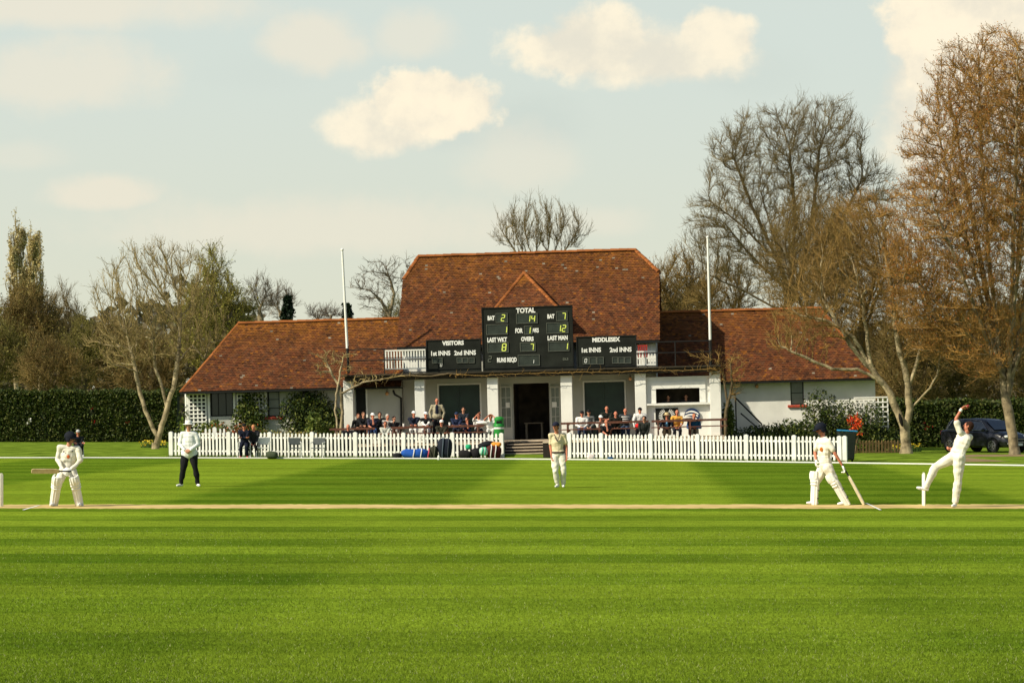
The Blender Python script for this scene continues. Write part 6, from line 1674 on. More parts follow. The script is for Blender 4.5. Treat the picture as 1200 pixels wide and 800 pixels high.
shrub_px('shrub', 'dark leafy shrub under the window with the bright red sill', 893, 950, 491, vqw-1.2, 0.9, 3800, 0.12, IVY, 10, lumps=12)
shrub_px('climbing_plant', 'tall loose climber with thin stems against the right wing wall', 945, 985, 458, vqw-0.5, 0.7, 2300, 0.11, IVY, 11, lumps=12, cat_='climber')
shrub_px('climbing_plant', 'dense climber over the white trellis at the right end', 984, 1030, 470, vqw-0.6, 0.6, 2200, 0.11, IVY, 12, lumps=12, cat_='climber')
shrub_px('shrub', 'low dark shrubs behind the brown picket fence', 998, 1052, 498, vqw-0.6, 0.5, 2600, 0.12, IVY, 13, lumps=9)
# orange red flowering shrub
p = bw(1000, 505, -2.0); shrub('flowering_shrub', 'bright orange red blossoms above the brown picket fence next to the wheelie bin', Vector((p.x, p.y, 0.0)), (0.65, 0.4, 1.35), 50, 0.1, IVY, 14, lumps=4)
rs = np.random.default_rng(14); pc = [bw(1003, 492, -2.2), bw(996, 493, -2.2), bw(1006, 498, -2.2), bw(1002, 501, -2.2), bw(1008, 508, -2.2)]
P = np.concatenate([np.array(q)+rs.normal(size=(k_, 3))*r for q, k_, r in zip(pc, (90, 50, 40, 40, 16), (0.13, 0.09, 0.08, 0.08, 0.05))])
fs_ = bpy.data.objects['flowering_shrub']
V, Q, T = leaf_quads(P-np.array(fs_.location), 0.10, rs, tint=[(0.75, 0.06, 0.015), (0.85, 0.14, 0.02), (0.5, 0.03, 0.01)]); link('blossom', np_mesh('blossom', V, Q, M['leaf'], tint=T), fs_)
def daffodils(px_, py_, w_, n, label, seed, gp='daffodil clumps at the tree feet'):
    g_ = G(px_, py_, 0.0); g_ = Vector((X(px_, 106), 106.0 if px_ < 300 else 99.5, 0)); g_ = G(px_, py_, 0.02)
    rs = np.random.default_rng(seed); t = empty('daffodils', g_); tag(t, label, 'flowers', gp)
    s_ = g_.y/F
    P = np.stack([rs.uniform(-w_, w_, n)*s_, rs.uniform(-0.4, 0.4, n), np.zeros(n)], axis=1); hh = rs.uniform(0.15, 0.42, n)
    st0 = P.copy(); st1 = P+np.stack([rs.normal(size=n)*0.05, rs.normal(size=n)*0.05, hh], axis=1)
    V, Q = seg_mesh(st0, st1, np.full(n, 0.012), np.full(n, 0.006), 3); link('leaves', np_mesh('leaves', V, Q, mat('daffodil_green', (0.06, 0.12, 0.02), 0.7, 0.2, 5)), t)
    k_ = n//3; q = st1[:k_]+np.array([0, -0.05, 0.04]); V, Q, T = leaf_quads(np.repeat(q, 3, axis=0), 0.10, rs, tint=[(0.85, 0.62, 0.03), (0.9, 0.75, 0.12)])
    link('flowers', np_mesh('flowers', V, Q, M['leaf'], tint=T), t)
daffodils(181, 526.5, 15, 260, 'yellow daffodils round the foot of the pale forked tree', 1)
daffodils(1062, 531.5, 17, 300, 'yellow daffodils round the foot of the hollow grey tree', 2)
# twisted bare wisteria along the veranda
def climber(label, pts_list, env, seed, bark, twm, n_attr, r0=0.07, bias=(0, 0, 0.0), twigs=2, tl=0.35):
    b = Vector(pts_list[0][0]); b.z = 0
    st__ = [[tuple(Vector(p)-b) for p in s_] for s_ in pts_list]
    ev = [(tuple(Vector(c)-b), r, w_) for c, r, w_ in env]
    return tree('bare_climber', label, b, st__, ev, seed, bark, twm, r0=r0, tip=0.013, n_attr=n_attr, step=0.16, kill=0.25, infl=1.2, bias=bias, twigs=twigs, tl=tl, tup=0.1, tw=0.008, cat_='climber', twj=0.9, jit=0.45, thick=0.04, group='bare climbers on the veranda', twigmin=0.03, dense=1.0, sub=2)
q = lambda x, y, v: tuple(bw(x, y, v))
climber('twisted bare climber with orange brown stems beside the left veranda pillar', [[q(396, 540, -0.8), q(396, 505, -0.8), q(393, 480, -0.8), q(394, 462, -0.8), q(398, 440, -0.7), q(402, 420, -0.6)], [q(399, 512, -0.8), q(401, 480, -0.7), q(399, 455, -0.7), q(390, 440, -0.7), q(383, 425, -0.7)], [q(398, 462, -0.8), q(412, 455, -0.7), q(425, 448, -0.6), q(445, 445, -0.55), q(470, 440, -0.5)]],
    [(q(392, 425, -0.6), (1.15, 0.4, 0.75), 3), (q(420, 440, -0.6), (1.1, 0.25, 0.35), 2), (q(460, 442, -0.55), (1.3, 0.2, 0.22), 1.5)], 201, M['barkpale'], M['twigpale'], 420, r0=0.10)
climber('bare stems trailing along the veranda beam', [[q(470, 440, -0.5), q(500, 441, -0.5), q(530, 438, -0.5), q(560, 440, -0.5), q(600, 438, -0.5), q(640, 437, -0.5), q(680, 436, -0.5), q(720, 436, -0.5), q(760, 434, -0.5), q(800, 434, -0.5), q(835, 432, -0.5)]],
    [(q(520, 441, -0.5), (1.8, 0.12, 0.22), 2), (q(640, 437, -0.5), (2.2, 0.12, 0.13), 1), (q(770, 435, -0.5), (2.3, 0.12, 0.2), 2)], 202, M['barkdark'], M['twig'], 380, r0=0.045, twigs=1)
climber('dense tangle of bare stems hanging over the right corner of the veranda', [[q(849, 535, 0.0), q(850, 500, 0.0), q(852, 470, -0.1), q(848, 440, -0.2), q(840, 425, -0.3)], [q(852, 480, -0.1), q(858, 450, -0.1), q(856, 425, -0.2)]],
    [(q(850, 430, -0.2), (1.0, 0.5, 0.7), 4), (q(858, 455, -0.1), (0.5, 0.4, 0.7), 2.5), (q(825, 418, -0.3), (0.8, 0.2, 0.3), 1.2)], 203, M['barkdark'], M['twig'], 700, r0=0.09, tl=0.45, twigs=2)

def dark_gap_hedge(label, pxa, pxb, back, h, seed):  # added dark planting, put in to darken the gaps between the pickets
    xa, xb = X(pxa, 103), X(pxb, 99); ya, yb2 = yf(xa)+back, yf(xb)+back
    rs = np.random.default_rng(seed); n = int((xb-xa)*620); t = empty('dark_gap_hedge', ((xa+xb)/2, (ya+yb2)/2, 0)); tag(t, label, 'hedge')
    o = np.array(((xa+xb)/2, (ya+yb2)/2, 0)); u_ = rs.uniform(0, 1, n); x = xa+(xb-xa)*u_; y = ya+(yb2-ya)*u_
    P = np.stack([x, y+rs.uniform(-0.22, 0.22, n), rs.uniform(0, 1, n)*h*(0.9+0.12*np.sin(x*3))], axis=1)-o
    V, Q, T = leaf_quads(P, 0.12, rs, tint=[(0.014, 0.022, 0.006), (0.022, 0.034, 0.008), (0.010, 0.014, 0.005)], tvar=0.4); link('leaves', np_mesh('leaves', V, Q, M['leaf'], tint=T), t)
    mb = MB(); d = Vector((xb-xa, yb2-ya, 0)); nn = Vector((-d.y, d.x, 0)).normalized()*0.14
    a = Vector((xa, ya, 0))-Vector(o); b = Vector((xb, yb2, 0))-Vector(o)
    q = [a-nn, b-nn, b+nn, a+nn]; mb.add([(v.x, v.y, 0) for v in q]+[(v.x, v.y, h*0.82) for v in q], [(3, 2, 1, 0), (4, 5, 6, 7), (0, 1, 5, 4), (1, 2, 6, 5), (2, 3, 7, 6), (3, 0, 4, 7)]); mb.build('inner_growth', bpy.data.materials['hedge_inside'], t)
dark_gap_hedge('added low dark hedge behind the left picket fence under the left wing', 206, 402, 1.5, 0.85, 1)
dark_gap_hedge('added low dark hedge behind the right picket fence towards the wheelie bin', 846, 982, 1.5, 0.85, 2)
# ------------------------------------------------------------------ picket fences
def picket_fence(pts, posts, label, topz, sp=0.155, pw=0.084, name='picket_fence', m=None, base=0.03, postw=0.17, lean=0.0, jit=0.0):
    """pts: measured ground points; posts: px of the wide posts"""
    t = empty(name, (pts[0].x, pts[0].y, 0)); tag(t, label, 'fence')
    m = m or M['fencewhite']; r_ = random.Random(7)
    o = Vector((pts[0].x, pts[0].y, 0)); tot = sum((b-a).length for a, b in zip(pts[:-1], pts[1:]))
    def at(s_):
        for a, b in zip(pts[:-1], pts[1:]):
            L_ = (b-a).length
            if s_ <= L_+1e-6: return a.lerp(b, s_/L_), (b-a).normalized()
            s_ -= L_
        return pts[-1], (pts[-1]-pts[-2]).normalized()
    def s_of(px_):
        best = None
        for k_ in range(400):
            s_ = tot*k_/399; p, d = at(s_); e = abs(600+p.x/p.y*F-px_)
            if best is None or e < best[0]: best = (e, s_)
        return best[1]
    ps = sorted(s_of(x) for x in posts)
    def item(mb, s_, w_, th, z0, z1, dy, point=False):
        p, d = at(s_); p = p-o; n = Vector((d.y, -d.x, 0))
        rot = Matrix(((d.x, n.x, 0), (d.y, n.y, 0), (0, 0, 1)))
        g0 = gz(p.y+o.y, p.x+o.x)*0
        zz = z1+topz(s_/tot)
        zz += r_.uniform(-0.012, 0.012)
        prof = [(-w_/2, z0), (w_/2, z0), (w_/2, zz-0.05), (w_/4, zz-0.012), (0, zz), (-w_/4, zz-0.012), (-w_/2, zz-0.05)] if point else [(-w_/2, z0), (w_/2, z0), (w_/2, zz), (-w_/2, zz)]
        ln = lean+(r_.uniform(-jit, jit) if jit else r_.uniform(-0.012, 0.012))
        mb.prism([(a-ln*b, b) for a, b in prof], dy-th/2, dy+th/2, 0, lambda v: p+rot @ v)
    edges = [0]+ps+[tot]
    for k_ in range(len(edges)-1):
        a, b = edges[k_], edges[k_+1]
        if b-a < 0.3: continue
        mb = MB(); s_ = a+postw/2+0.07
        n = max(1, int((b-a-postw-0.1)/sp)); st_ = (b-a-postw-0.1)/n if n > 1 else sp
        for j in range(n): item(mb, a+postw/2+0.05+st_*(j+0.5), pw*r_.uniform(0.95, 1.05), 0.022, base, 0.0+r_.uniform(-0.008, 0.008), 0.035, True)
        mb.build('pickets', m, t)
        for zz in (0.24, 0.80):
            mb = MB(); pa, da = at(a+0.02); pb, db = at(b-0.02); h0 = 1.0+topz(a/tot)*0
            pa = pa-o; pb = pb-o; d = (pb-pa).normalized(); n_ = Vector((d.y, -d.x, 0))
            sc = (topz((a+b)/2/tot))
            z = zz*sc; hw = 0.035
            vs = [q+n_*dy+Vector((0, 0, z+e)) for q in (pa, pb) for dy in (-0.03, 0.02) for e in (-hw, hw)]
            mb.add(vs, [(0, 1, 3, 2), (4, 6, 7, 5), (0, 4, 5, 1), (2, 3, 7, 6), (0, 2, 6, 4), (1, 5, 7, 3)]); mb.build('rail', m, t)
    for s_ in ps:
        mb = MB(); item(mb, s_, postw, 0.13, 0.0, 0.05, 0.0, True); mb.build('post', m, t)
    return t
def hgt(pxa, ya, pxb, yb, P0, P1):
    z0 = W(pxa, ya, P0.y).z; z1 = W(pxb, yb, P1.y).z
    return lambda s_: z0+(z1-z0)*s_
A0 = G(199, 534.8); A1 = G(236, 535); A2 = G(268, 535.2); A3 = G(420, 536.2); A4 = G(590.5, 537.3)
picket_fence([A0, A4], [200.5, 268, 316, 365.5, 417, 473, 531, 588.5], 'long white picket fence left of the pavilion steps', hgt(200, 506.5, 589, 508, A0, A4), lean=0.02)
B0 = A0+Vector((0.9, 0.35, 0)); B1 = G(268, 534.6)+Vector((0, 0.35, 0))
B0 = G(234, 534.6)+Vector((0, 0.4, 0))
picket_fence([B0, B1], [252.5], 'short taller length of white picket fence behind the umpire', hgt(234, 501.5, 268, 501.5, B0, B1), lean=0.02)
C0_ = G(667, 538.0); C1_ = G(993, 541.3)
picket_fence([C0_, C1_], [668, 705.5, 763, 818, 875, 931, 984, 990.5], 'long white picket fence right of the pavilion steps', hgt(667, 508, 990, 511.5, C0_, C1_), lean=0.02)
D0 = Vector(bw(1001, 529, -2.4)); D1 = Vector(bw(1056, 528.5, -2.4)); D0.z = 0; D1.z = 0
Dg = G(1001, 532.5, 0.05); De = G(1056, 532, 0.05); Dg.z = De.z = 0
picket_fence([Dg, De], [1003], 'low brown weathered picket fence before the hollow trunk tree', hgt(1001, 515.5, 1056, 515.5, Dg, De), sp=0.16, pw=0.085, m=M['fencebrown'], postw=0.1, jit=0.03)
# ------------------------------------------------------------------ picnic tables
def make_table():
    t = empty('picnic_table', (0, 0, 0)); tag(t, 'brown picnic table', 'picnic table', 'brown picnic tables on the terrace')
    mb = MB()
    for k_ in range(5): mb.b2(-0.95, 0.95, -0.36+k_*0.146, -0.23+k_*0.146, 0.71, 0.75)
    mb.b2(-0.95, 0.95, -0.363, -0.34, 0.66, 0.709)
    mb.build('table_top', M['wood'], t)
    for q in (-1, 1):
        mb = MB()
        for k_ in range(2): mb.b2(-0.95, 0.95, q*0.72-0.14+k_*0.145, q*0.72-0.01+k_*0.145, 0.42, 0.455)
        mb.build('bench', M['wood'], t)
    for q in (-0.68, 0.68):
        mb = MB(); mb.box((q, -0.42, 0.36), (0.05, 0.09, 0.80), 0, Matrix.Rotation(R(-20), 3, 'X')); mb.build('leg', M['wood'], t)
        mb = MB(); mb.box((q, 0.42, 0.36), (0.05, 0.09, 0.80), 0, Matrix.Rotation(R(20), 3, 'X')); mb.build('leg', M['wood'], t)
        mb = MB(); mb.b2(q+0.028, q+0.07, -0.8, 0.8, 0.345, 0.415); mb.b2(q+0.028, q+0.07, -0.34, 0.34, 0.63, 0.705); mb.build('cross_bar', M['wood'], t)
    return t
proto = make_table(); first = True
def tpos(px_, py_, v):    # terrace point whose table top sits at py
    u, _ = LP(px_, py_, v); return u
for px_, v, lab in ((413, -3.4, 'brown picnic table nearest the left pillar'), (480, -3.5, 'brown picnic table of the white capped spectators left of the steps'), (542, -3.5, 'brown picnic table nearest the green bin'),
        (684, -3.5, 'brown picnic table nearest the steps on their right'), (734, -3.5, 'brown picnic table in front of the dark green right door'), (790, -3.6, 'brown picnic table below the black sunburst panel'), (826, -3.0, 'brown picnic table at the right end below the round emblem'), (486, -1.6, 'brown picnic table in the back row by the second pillar')):
    o = proto if first else copy_tree(proto); first = False
    o['label'] = lab; u = tpos(px_, 500, v); o.matrix_world = BF @ Matrix.Translation((u, v, FZ))
# ------------------------------------------------------------------ seated and standing spectators
def seated(px_, py_, Y, label, top, tro=(0.02, 0.022, 0.03), face=(0, -1, 0), arms='lap', hat=None, hcol=None, hair=(0.05, 0.03, 0.02), slv=None, sleeves='long', floor=None, sc=1.0, thick=1.05, lean=0.06, skin='skin', sho=(0.03, 0.025, 0.02), voxel=0.0125, chest=None, knees=0.0, tilt=(0, 0, 1), group='spectators in front of the pavilion'):
    hd = W(px_, py_, Y); f = Vector(chest or (0, -1, 0)); f.z = 0; f.normalize(); s_ = f.cross(Vector((0, 0, 1)))
    fl_ = FZ if floor is None else floor
    base = Vector((hd.x, hd.y, fl_)); hz = hd.z-fl_
    U_ = Vector((0, 0, 1)); head = U_*hz; nk = head-U_*0.165*sc-f*0.015
    pe = nk-U_*0.50*sc-f*lean*4*sc
    sh = lambda q: nk-U_*0.055*sc+s_*q*0.195*sc*thick**0.5-f*0.02
    J = {'head': head, 'neck': nk, 'pelvis': pe}
    for q, sd in ((-1, 'L'), (1, 'R')):
        S = sh(q); J['sh'+sd] = S; hp = pe+s_*q*0.09*sc-U_*0.03; J['hp'+sd] = hp
        ft = Vector((0, 0, 0.085))+s_*q*(0.13+knees)+f*(0.36*sc-lean*2)+Vector((pe.x, pe.y, 0))
        if pe.z > 0.75: ft = Vector((0, 0, 0.085))+s_*q*0.12+f*0.15+Vector((pe.x, pe.y, 0))
        kn = ik(hp, ft, 0.44*sc, 0.43*sc, f+U_*0.9)
        J['kn'+sd] = kn; J['an'+sd] = ft; J['toe'+sd] = f+s_*q*0.2
        if (ft-kn).length > 0.5*sc: J['an'+sd] = kn+(ft-kn).normalized()*0.43*sc
        if arms == 'lap': wr = hp.lerp(kn, 0.75)+U_*0.10-s_*q*0.03
        elif arms == 'fold': wr = nk-U_*0.30*sc+f*0.21-s_*q*0.09
        elif arms == 'table': wr = nk-U_*0.36*sc+f*0.36-s_*q*0.05
        elif arms == 'rest': wr = nk-U_*0.27*sc+f*0.33-s_*q*0.02
        elif arms == 'side': wr = S-U_*0.50*sc+f*0.12+s_*q*0.03
        elif arms == 'shade': wr = head+f*0.13+U_*0.07+s_*q*0.04 if q == 1 else nk-U_*0.34*sc+f*0.30
        elif arms == 'both': wr = head+f*0.09+U_*0.04+s_*q*0.11
        elif arms == 'chin': wr = head+f*0.10-U_*0.13+s_*q*0.02 if q == -1 else nk-U_*0.38*sc+f*0.28
        elif arms == 'drink': wr = head+f*0.20-U_*0.16+s_*q*0.02 if q == 1 else nk-U_*0.36*sc+f*0.30
        up_ = -U_*0.9+s_*q*0.7+f*0.3 if arms in ('shade', 'both') else -U_+s_*q*0.55-f*0.35
        l1, l2 = 0.275*sc, 0.25*sc
        D = (wr-S).length
        if D > (l1+l2)*0.98: wr = S+(wr-S)*((l1+l2)*0.98/D)
        J['el'+sd] = ik(S, wr, l1, l2, up_); J['wr'+sd] = wr
        if arms in ('fold', 'rest'): J['hd'+sd] = -s_*q+f*0.1
        if arms == 'table': J['hd'+sd] = f-s_*q*0.5
        if arms in ('both', 'shade') and (wr-head).length < 0.3: J['hd'+sd] = -s_*q*0.6+U_*0.5-f*0.1
    return person('person', base, J, face, mats_for(top, tro, sho, slv=slv, skin=skin, hair=hair), label, group, voxel, hat, hair, hcol, thick, sleeves, tilt, f, 1.0, 0.7, hk=sc)
def standing(px_, py_, Y, label, top, tro, face=(0, -1, 0), arms='side', floor=None, **k_):
    hd = W(px_, py_, Y); fl_ = FZ if floor is None else floor; hz = hd.z-fl_; sc = hz/1.68
    U_ = Vector((0, 0, 1)); f = Vector((0, -1, 0)); s_ = f.cross(U_); head = U_*hz
    nk = head-U_*0.17*sc-f*0.015; pe = U_*0.96*sc; J = {'head': head, 'neck': nk, 'pelvis': pe}
    for q, sd in ((-1, 'L'), (1, 'R')):
        S = nk-U_*0.06*sc+s_*q*0.20*sc; J['sh'+sd] = S; J['hp'+sd] = pe+s_*q*0.09-U_*0.02
        J['an'+sd] = s_*q*0.12+U_*0.085; J['kn'+sd] = ik(J['hp'+sd], J['an'+sd], 0.45*sc, 0.44*sc, f); J['toe'+sd] = f+s_*q*0.3
        wr = S-U_*0.50*sc+s_*q*0.05+f*0.10 if arms == 'side' else nk-U_*0.42+f*0.20-s_*q*0.05
        J['el'+sd] = ik(S, wr, 0.29*sc, 0.26*sc, s_*q-f*0.6); J['wr'+sd] = wr
    return person('person', Vector((hd.x, hd.y, fl_)), J, face, mats_for(top, tro, (0.02, 0.02, 0.02), slv=k_.get('slv'), skin=k_.get('skin', 'skin')), label, 'spectators in front of the pavilion', 0.0125, k_.get('hat'), k_.get('hair', (0.05, 0.03, 0.02)), k_.get('hcol'), k_.get('thick', 1.1), 'long', (0, 0, 1), (0, -1, 0), skirt=k_.get('skirt', 0))
NAVY = (0.010, 0.013, 0.026); BLK = (0.010, 0.010, 0.011); WHT = (0.72, 0.71, 0.66); GRY = (0.34, 0.33, 0.29); CAPW = (0.78, 0.77, 0.72); NCAP = (0.012, 0.015, 0.035)
GR = (0.40, 0.37, 0.32)
def vY(v, px_): return bw(px_, 500, v).y
def FY(px_, back=0.8): return yf(X(px_, 102))+back   # just behind the picket line
fence_l = lambda px_, back: (A0.y+(A4.y-A0.y)*(px_-199)/391.5)+back
fence_r = lambda px_, back: (C0_.y+(C1_.y-C0_.y)*(px_-667)/326)+back
# left of the steps
seated(408, 500.0, fence_l(408, 0.55), 'balding man in a black jacket leaning folded arms on the fence', BLK, arms='rest', hat='bald', hair=(0.10, 0.06, 0.04), skin='skinred', floor=0.08, thick=1.2, tro=BLK)
seated(420, 487.5, vY(-1.3, 420), 'spectator with reddish brown hair in the shade of the left bay', BLK, face=(0.2, -1, 0), hair=(0.14, 0.05, 0.03), hat='long', tro=BLK)
seated(426, 485.5, vY(-2.2, 426), 'dark haired spectator in a bulky black coat at the left table', BLK, arms='table', hair=(0.12, 0.06, 0.035), thick=1.25, tro=BLK, face=(0.3, -1, 0))
seated(436.8, 486.8, vY(-2.6, 437), 'spectator in a white cap and dark top with bare pink arms', (0.03, 0.03, 0.05), arms='chin', hat='cap', hcol=CAPW, sleeves='short', tro=(0.06, 0.12, 0.28), skin='skinred', face=(0.5, -1, -0.1))
seated(445, 485.7, vY(-2.2, 445), 'dark haired spectator in black beside the white capped one', BLK, hair=(0.02, 0.015, 0.012), hat='long', face=(0.1, -1, 0), thick=1.15, tro=BLK, arms='fold')
seated(454.2, 488, vY(-2.4, 454), 'grey haired spectator in a pale top between two dark jackets', (0.45, 0.42, 0.38), hair=GR, face=(0.5, -1, -0.1), skin='skinred', arms='table')
seated(451.5, 496.5, fence_l(451, 1.0), 'spectator in a pale grey hoodie close behind the fence', (0.48, 0.48, 0.42), hair=(0.10, 0.035, 0.025), arms='fold', floor=0.12, face=(0, -1, -0.3), skin='skinred', sc=0.92)
seated(461.8, 490.5, vY(-2.8, 462), 'spectator in a dark jacket over a white shirt turned to the right', BLK, hair=(0.02, 0.015, 0.012), face=(0.8, -1, -0.2), arms='chin', slv=BLK, tro=WHT)
seated(485, 484.5, vY(-2.3, 485), 'spectator in a white cap and navy jacket at the second pillar', NAVY, hat='cap', hcol=CAPW, face=(0.5, -1, -0.1), arms='table', skin='skinred', tro=WHT, thick=1.15)
seated(499, 485.5, vY(-2.4, 499), 'spectator in a white cap and dark gilet with white sleeves', BLK, slv=WHT, hat='cap', hcol=CAPW, face=(0.35, -1, -0.1), arms='table', skin='skinred', tro=WHT, thick=1.1)
standing(512, 469.5, vY(-1.9, 512), 'tall man in a beige jacket over a navy shirt standing by the left green door', (0.34, 0.30, 0.20), BLK, hat='bald', hair=(0.12, 0.05, 0.03), skin='skinred', thick=1.2, skirt=0.02)
o = bpy.data.objects[[q.name for q in bpy.data.objects if q.get('label', '').startswith('tall man in a beige')][0]]
hz_ = W(512, 469.5, vY(-1.9, 512)).z-FZ
mb = MB(); mb.ell((0, -0.105, hz_-0.42), (0.075, 0.045, 0.28), n=12, k=8); mb.build('shirt_front', cmat(NAVY), o, smooth=True)
seated(517.5, 495.0, fence_l(517, 0.9), 'spectator in a white cap and dark olive coat right behind the fence', (0.035, 0.034, 0.022), hat='cap', hcol=CAPW, arms='fold', floor=0.12, face=(-0.1, -1, -0.3), skin='skinred', sc=0.95, thick=1.15)
seated(535, 485.8, vY(-2.3, 535), 'spectator in a navy cap and navy jacket with a white scarf', (0.018, 0.026, 0.06), hat='cap', hcol=(0.02, 0.035, 0.08), face=(-0.2, -1, 0), arms='fold', skin='skinred')
seated(543, 479.8, vY(-1.6, 543), 'dark haired spectator in a navy jumper with white collar high in the back row', (0.03, 0.035, 0.045), hair=(0.03, 0.018, 0.012), hat='long', arms='fold', face=(0, -1, -0.1))
seated(547.5, 491.5, vY(-2.9, 547), 'spectator in a dark navy top bending forward with bare forearms', NAVY, hair=(0.02, 0.016, 0.012), sleeves='short', arms='chin', face=(-0.6, -1, -0.5), tro=(0.03, 0.05, 0.12), skin='skinred', sc=0.95)
seated(561, 487.0, vY(-2.3, 561), 'spectator in a white shirt shading his eyes with one hand', WHT, hair=(0.04, 0.025, 0.015), arms='shade', sleeves='short', skin='skinred', thick=1.12)
seated(575, 488.5, vY(-2.5, 575), 'spectator in a white shirt holding both hands up to the face', WHT, hair=(0.03, 0.018, 0.012), arms='both', sleeves='short', skin='skinred', tro=WHT, thick=1.12)
# right of the steps
seated(682, 484.5, vY(-2.2, 682), 'spectator in a white long sleeved shirt, black cap and jeans', WHT, hat='cap', hcol=BLK, arms='lap', tro=(0.03, 0.05, 0.10), skin='skinred', thick=1.2, lean=0.03)
seated(690, 483.0, vY(-1.2, 690), 'spectator in a grey top and dark cap sitting in shade behind the white shirted man', (0.16, 0.17, 0.16), hat='cap', hcol=BLK, arms='lap')
seated(704, 489.5, vY(-2.9, 704), 'spectator in a white shirt with a white cap and folded arms', WHT, hat='cap', hcol=CAPW, arms='fold', skin='skinred', sc=0.95, face=(0.1, -1, -0.1))
seated(711, 478.8, vY(-1.4, 711), 'tall ruddy man in a dark polo shirt at the back of the group', (0.02, 0.022, 0.016), hat='bald', hair=(0.20, 0.15, 0.12), sleeves='short', arms='fold', skin='skinred', thick=1.15)
seated(710.5, 494.5, fence_r(710, 1.5), 'crouching spectator in black with a bare chin resting on one hand', BLK, hat='bald', hair=(0.12, 0.06, 0.04), arms='chin', skin='skinred', floor=0.12, sc=0.92, sleeves='short')
seated(721.5, 484.8, vY(-2.5, 721), 'grey haired spectator in a plain black sweater', (0.013, 0.014, 0.010), hat='bald', hair=GR, arms='lap', thick=1.2, skin='skinred', face=(0.15, -1, 0))
seated(732.8, 481.3, vY(-2.0, 733), 'grey haired man in a striped top and blue jeans with folded arms', (0.05, 0.055, 0.06), hat='bald', hair=GR, arms='fold', thick=1.2, skin='skinred', tro=(0.035, 0.06, 0.11), sleeves='short')
ob = [q for q in bpy.data.objects if q.get('label', '').startswith('grey haired man in a striped')][0]
mb = MB()
hz_ = W(732.8, 481.3, vY(-2.0, 733)).z-FZ
for k_ in range(3): mb.lathe([(0.178, 0), (0.178, 0.035)], 20, (0, 0.01, hz_-0.27-k_*0.09), 0, 1.03, 0.78)
mb.build('shirt_stripes', cmat(WHT), ob, smooth=True)
seated(750, 480.5, vY(-2.2, 750), 'spectator in a loose white shirt and black cap before the pillar', WHT, hat='cap', hcol=BLK, arms='side', thick=1.25, skin='skinred', face=(0.3, -1, 0), tro=BLK)
seated(755, 490.5, fence_r(755, 1.2), 'child in a black patterned hoodie sitting close behind the fence', (0.03, 0.032, 0.028), hair=(0.015, 0.012, 0.010), arms='lap', floor=0.12, sc=0.90, face=(-0.4, -1, -0.2), thick=1.1)
seated(781.5, 487.0, vY(-3.0, 781), 'spectator in a straw sun hat and dark jacket over a pale blue shirt', NAVY, hat='sunhat', hcol=(0.55, 0.42, 0.22), arms='lap', skin='skinred', tro=(0.30, 0.24, 0.16))
ob = [q for q in bpy.data.objects if q.get('label', '').startswith('spectator in a straw')][0]; hz_ = W(781.5, 487, vY(-3.0, 781)).z-FZ
mb = MB(); mb.ell((0, -0.10, hz_-0.40), (0.05, 0.045, 0.20), n=12, k=8); mb.build('shirt_front', cmat((0.12, 0.30, 0.50)), ob, smooth=True)
seated(793.5, 483.0, vY(-2.0, 793), 'bald man in a bright yellow orange polo shirt', (0.72, 0.36, 0.06), hat='bald', hair=(0.35, 0.22, 0.15), arms='lap', sleeves='short', skin='skinred', thick=1.15)
seated(813.5, 487.5, vY(-2.6, 813), 'ginger haired man in a bright blue jumper and beige trousers', (0.03, 0.17, 0.46), hair=(0.35, 0.13, 0.05), arms='lap', skin='skinred', tro=(0.45, 0.40, 0.30), thick=1.15)
# kiosk staff in the dark opening
seated(783, 465.5, vY(0.9, 783), 'left figure in dark clothes behind the serving hatch', (0.03, 0.03, 0.03), hair=(0.02, 0.015, 0.01), arms='side', group='kiosk staff')
seated(804, 464.5, vY(0.9, 804), 'right figure in dark clothes behind the serving hatch', (0.03, 0.03, 0.03), hair=(0.02, 0.015, 0.01), arms='side', group='kiosk staff')
# in front of the left fence
fl2 = 0.0
Ya = G(286, 536.5).y
seated(286, 499.5, Ya+0.05, 'spectator in navy tracksuit and red shoes seated with folded arms before the fence', NAVY, hat='cap', hcol=BLK, arms='fold', floor=0.0, tro=NAVY, sho=(0.5, 0.03, 0.02), sc=1.0, thick=1.1, skin='skinred', group='people seated in front of the fence')
seated(297, 500.5, Ya+0.25, 'fair haired spectator in dark clothes seated before the fence', (0.03, 0.03, 0.035), hair=(0.45, 0.22, 0.08), arms='lap', floor=0.0, tro=BLK, skin='skinred', sc=0.95, group='people seated in front of the fence')
# man sitting on the lawn edge at the far left
Yl = G(97, 535.5).y+1.2
seated(91.5, 506.5, Yl, 'distant man in dark clothes seated on the lawn behind the batsman', (0.02, 0.022, 0.024), hat='cap', hcol=(0.45, 0.45, 0.42), arms='fold', floor=0.0, tro=(0.012, 0.013, 0.018), chest=(0.5, -1, 0), skin='skinred', thick=1.05, lean=0.04, sho=(0.6, 0.6, 0.55))
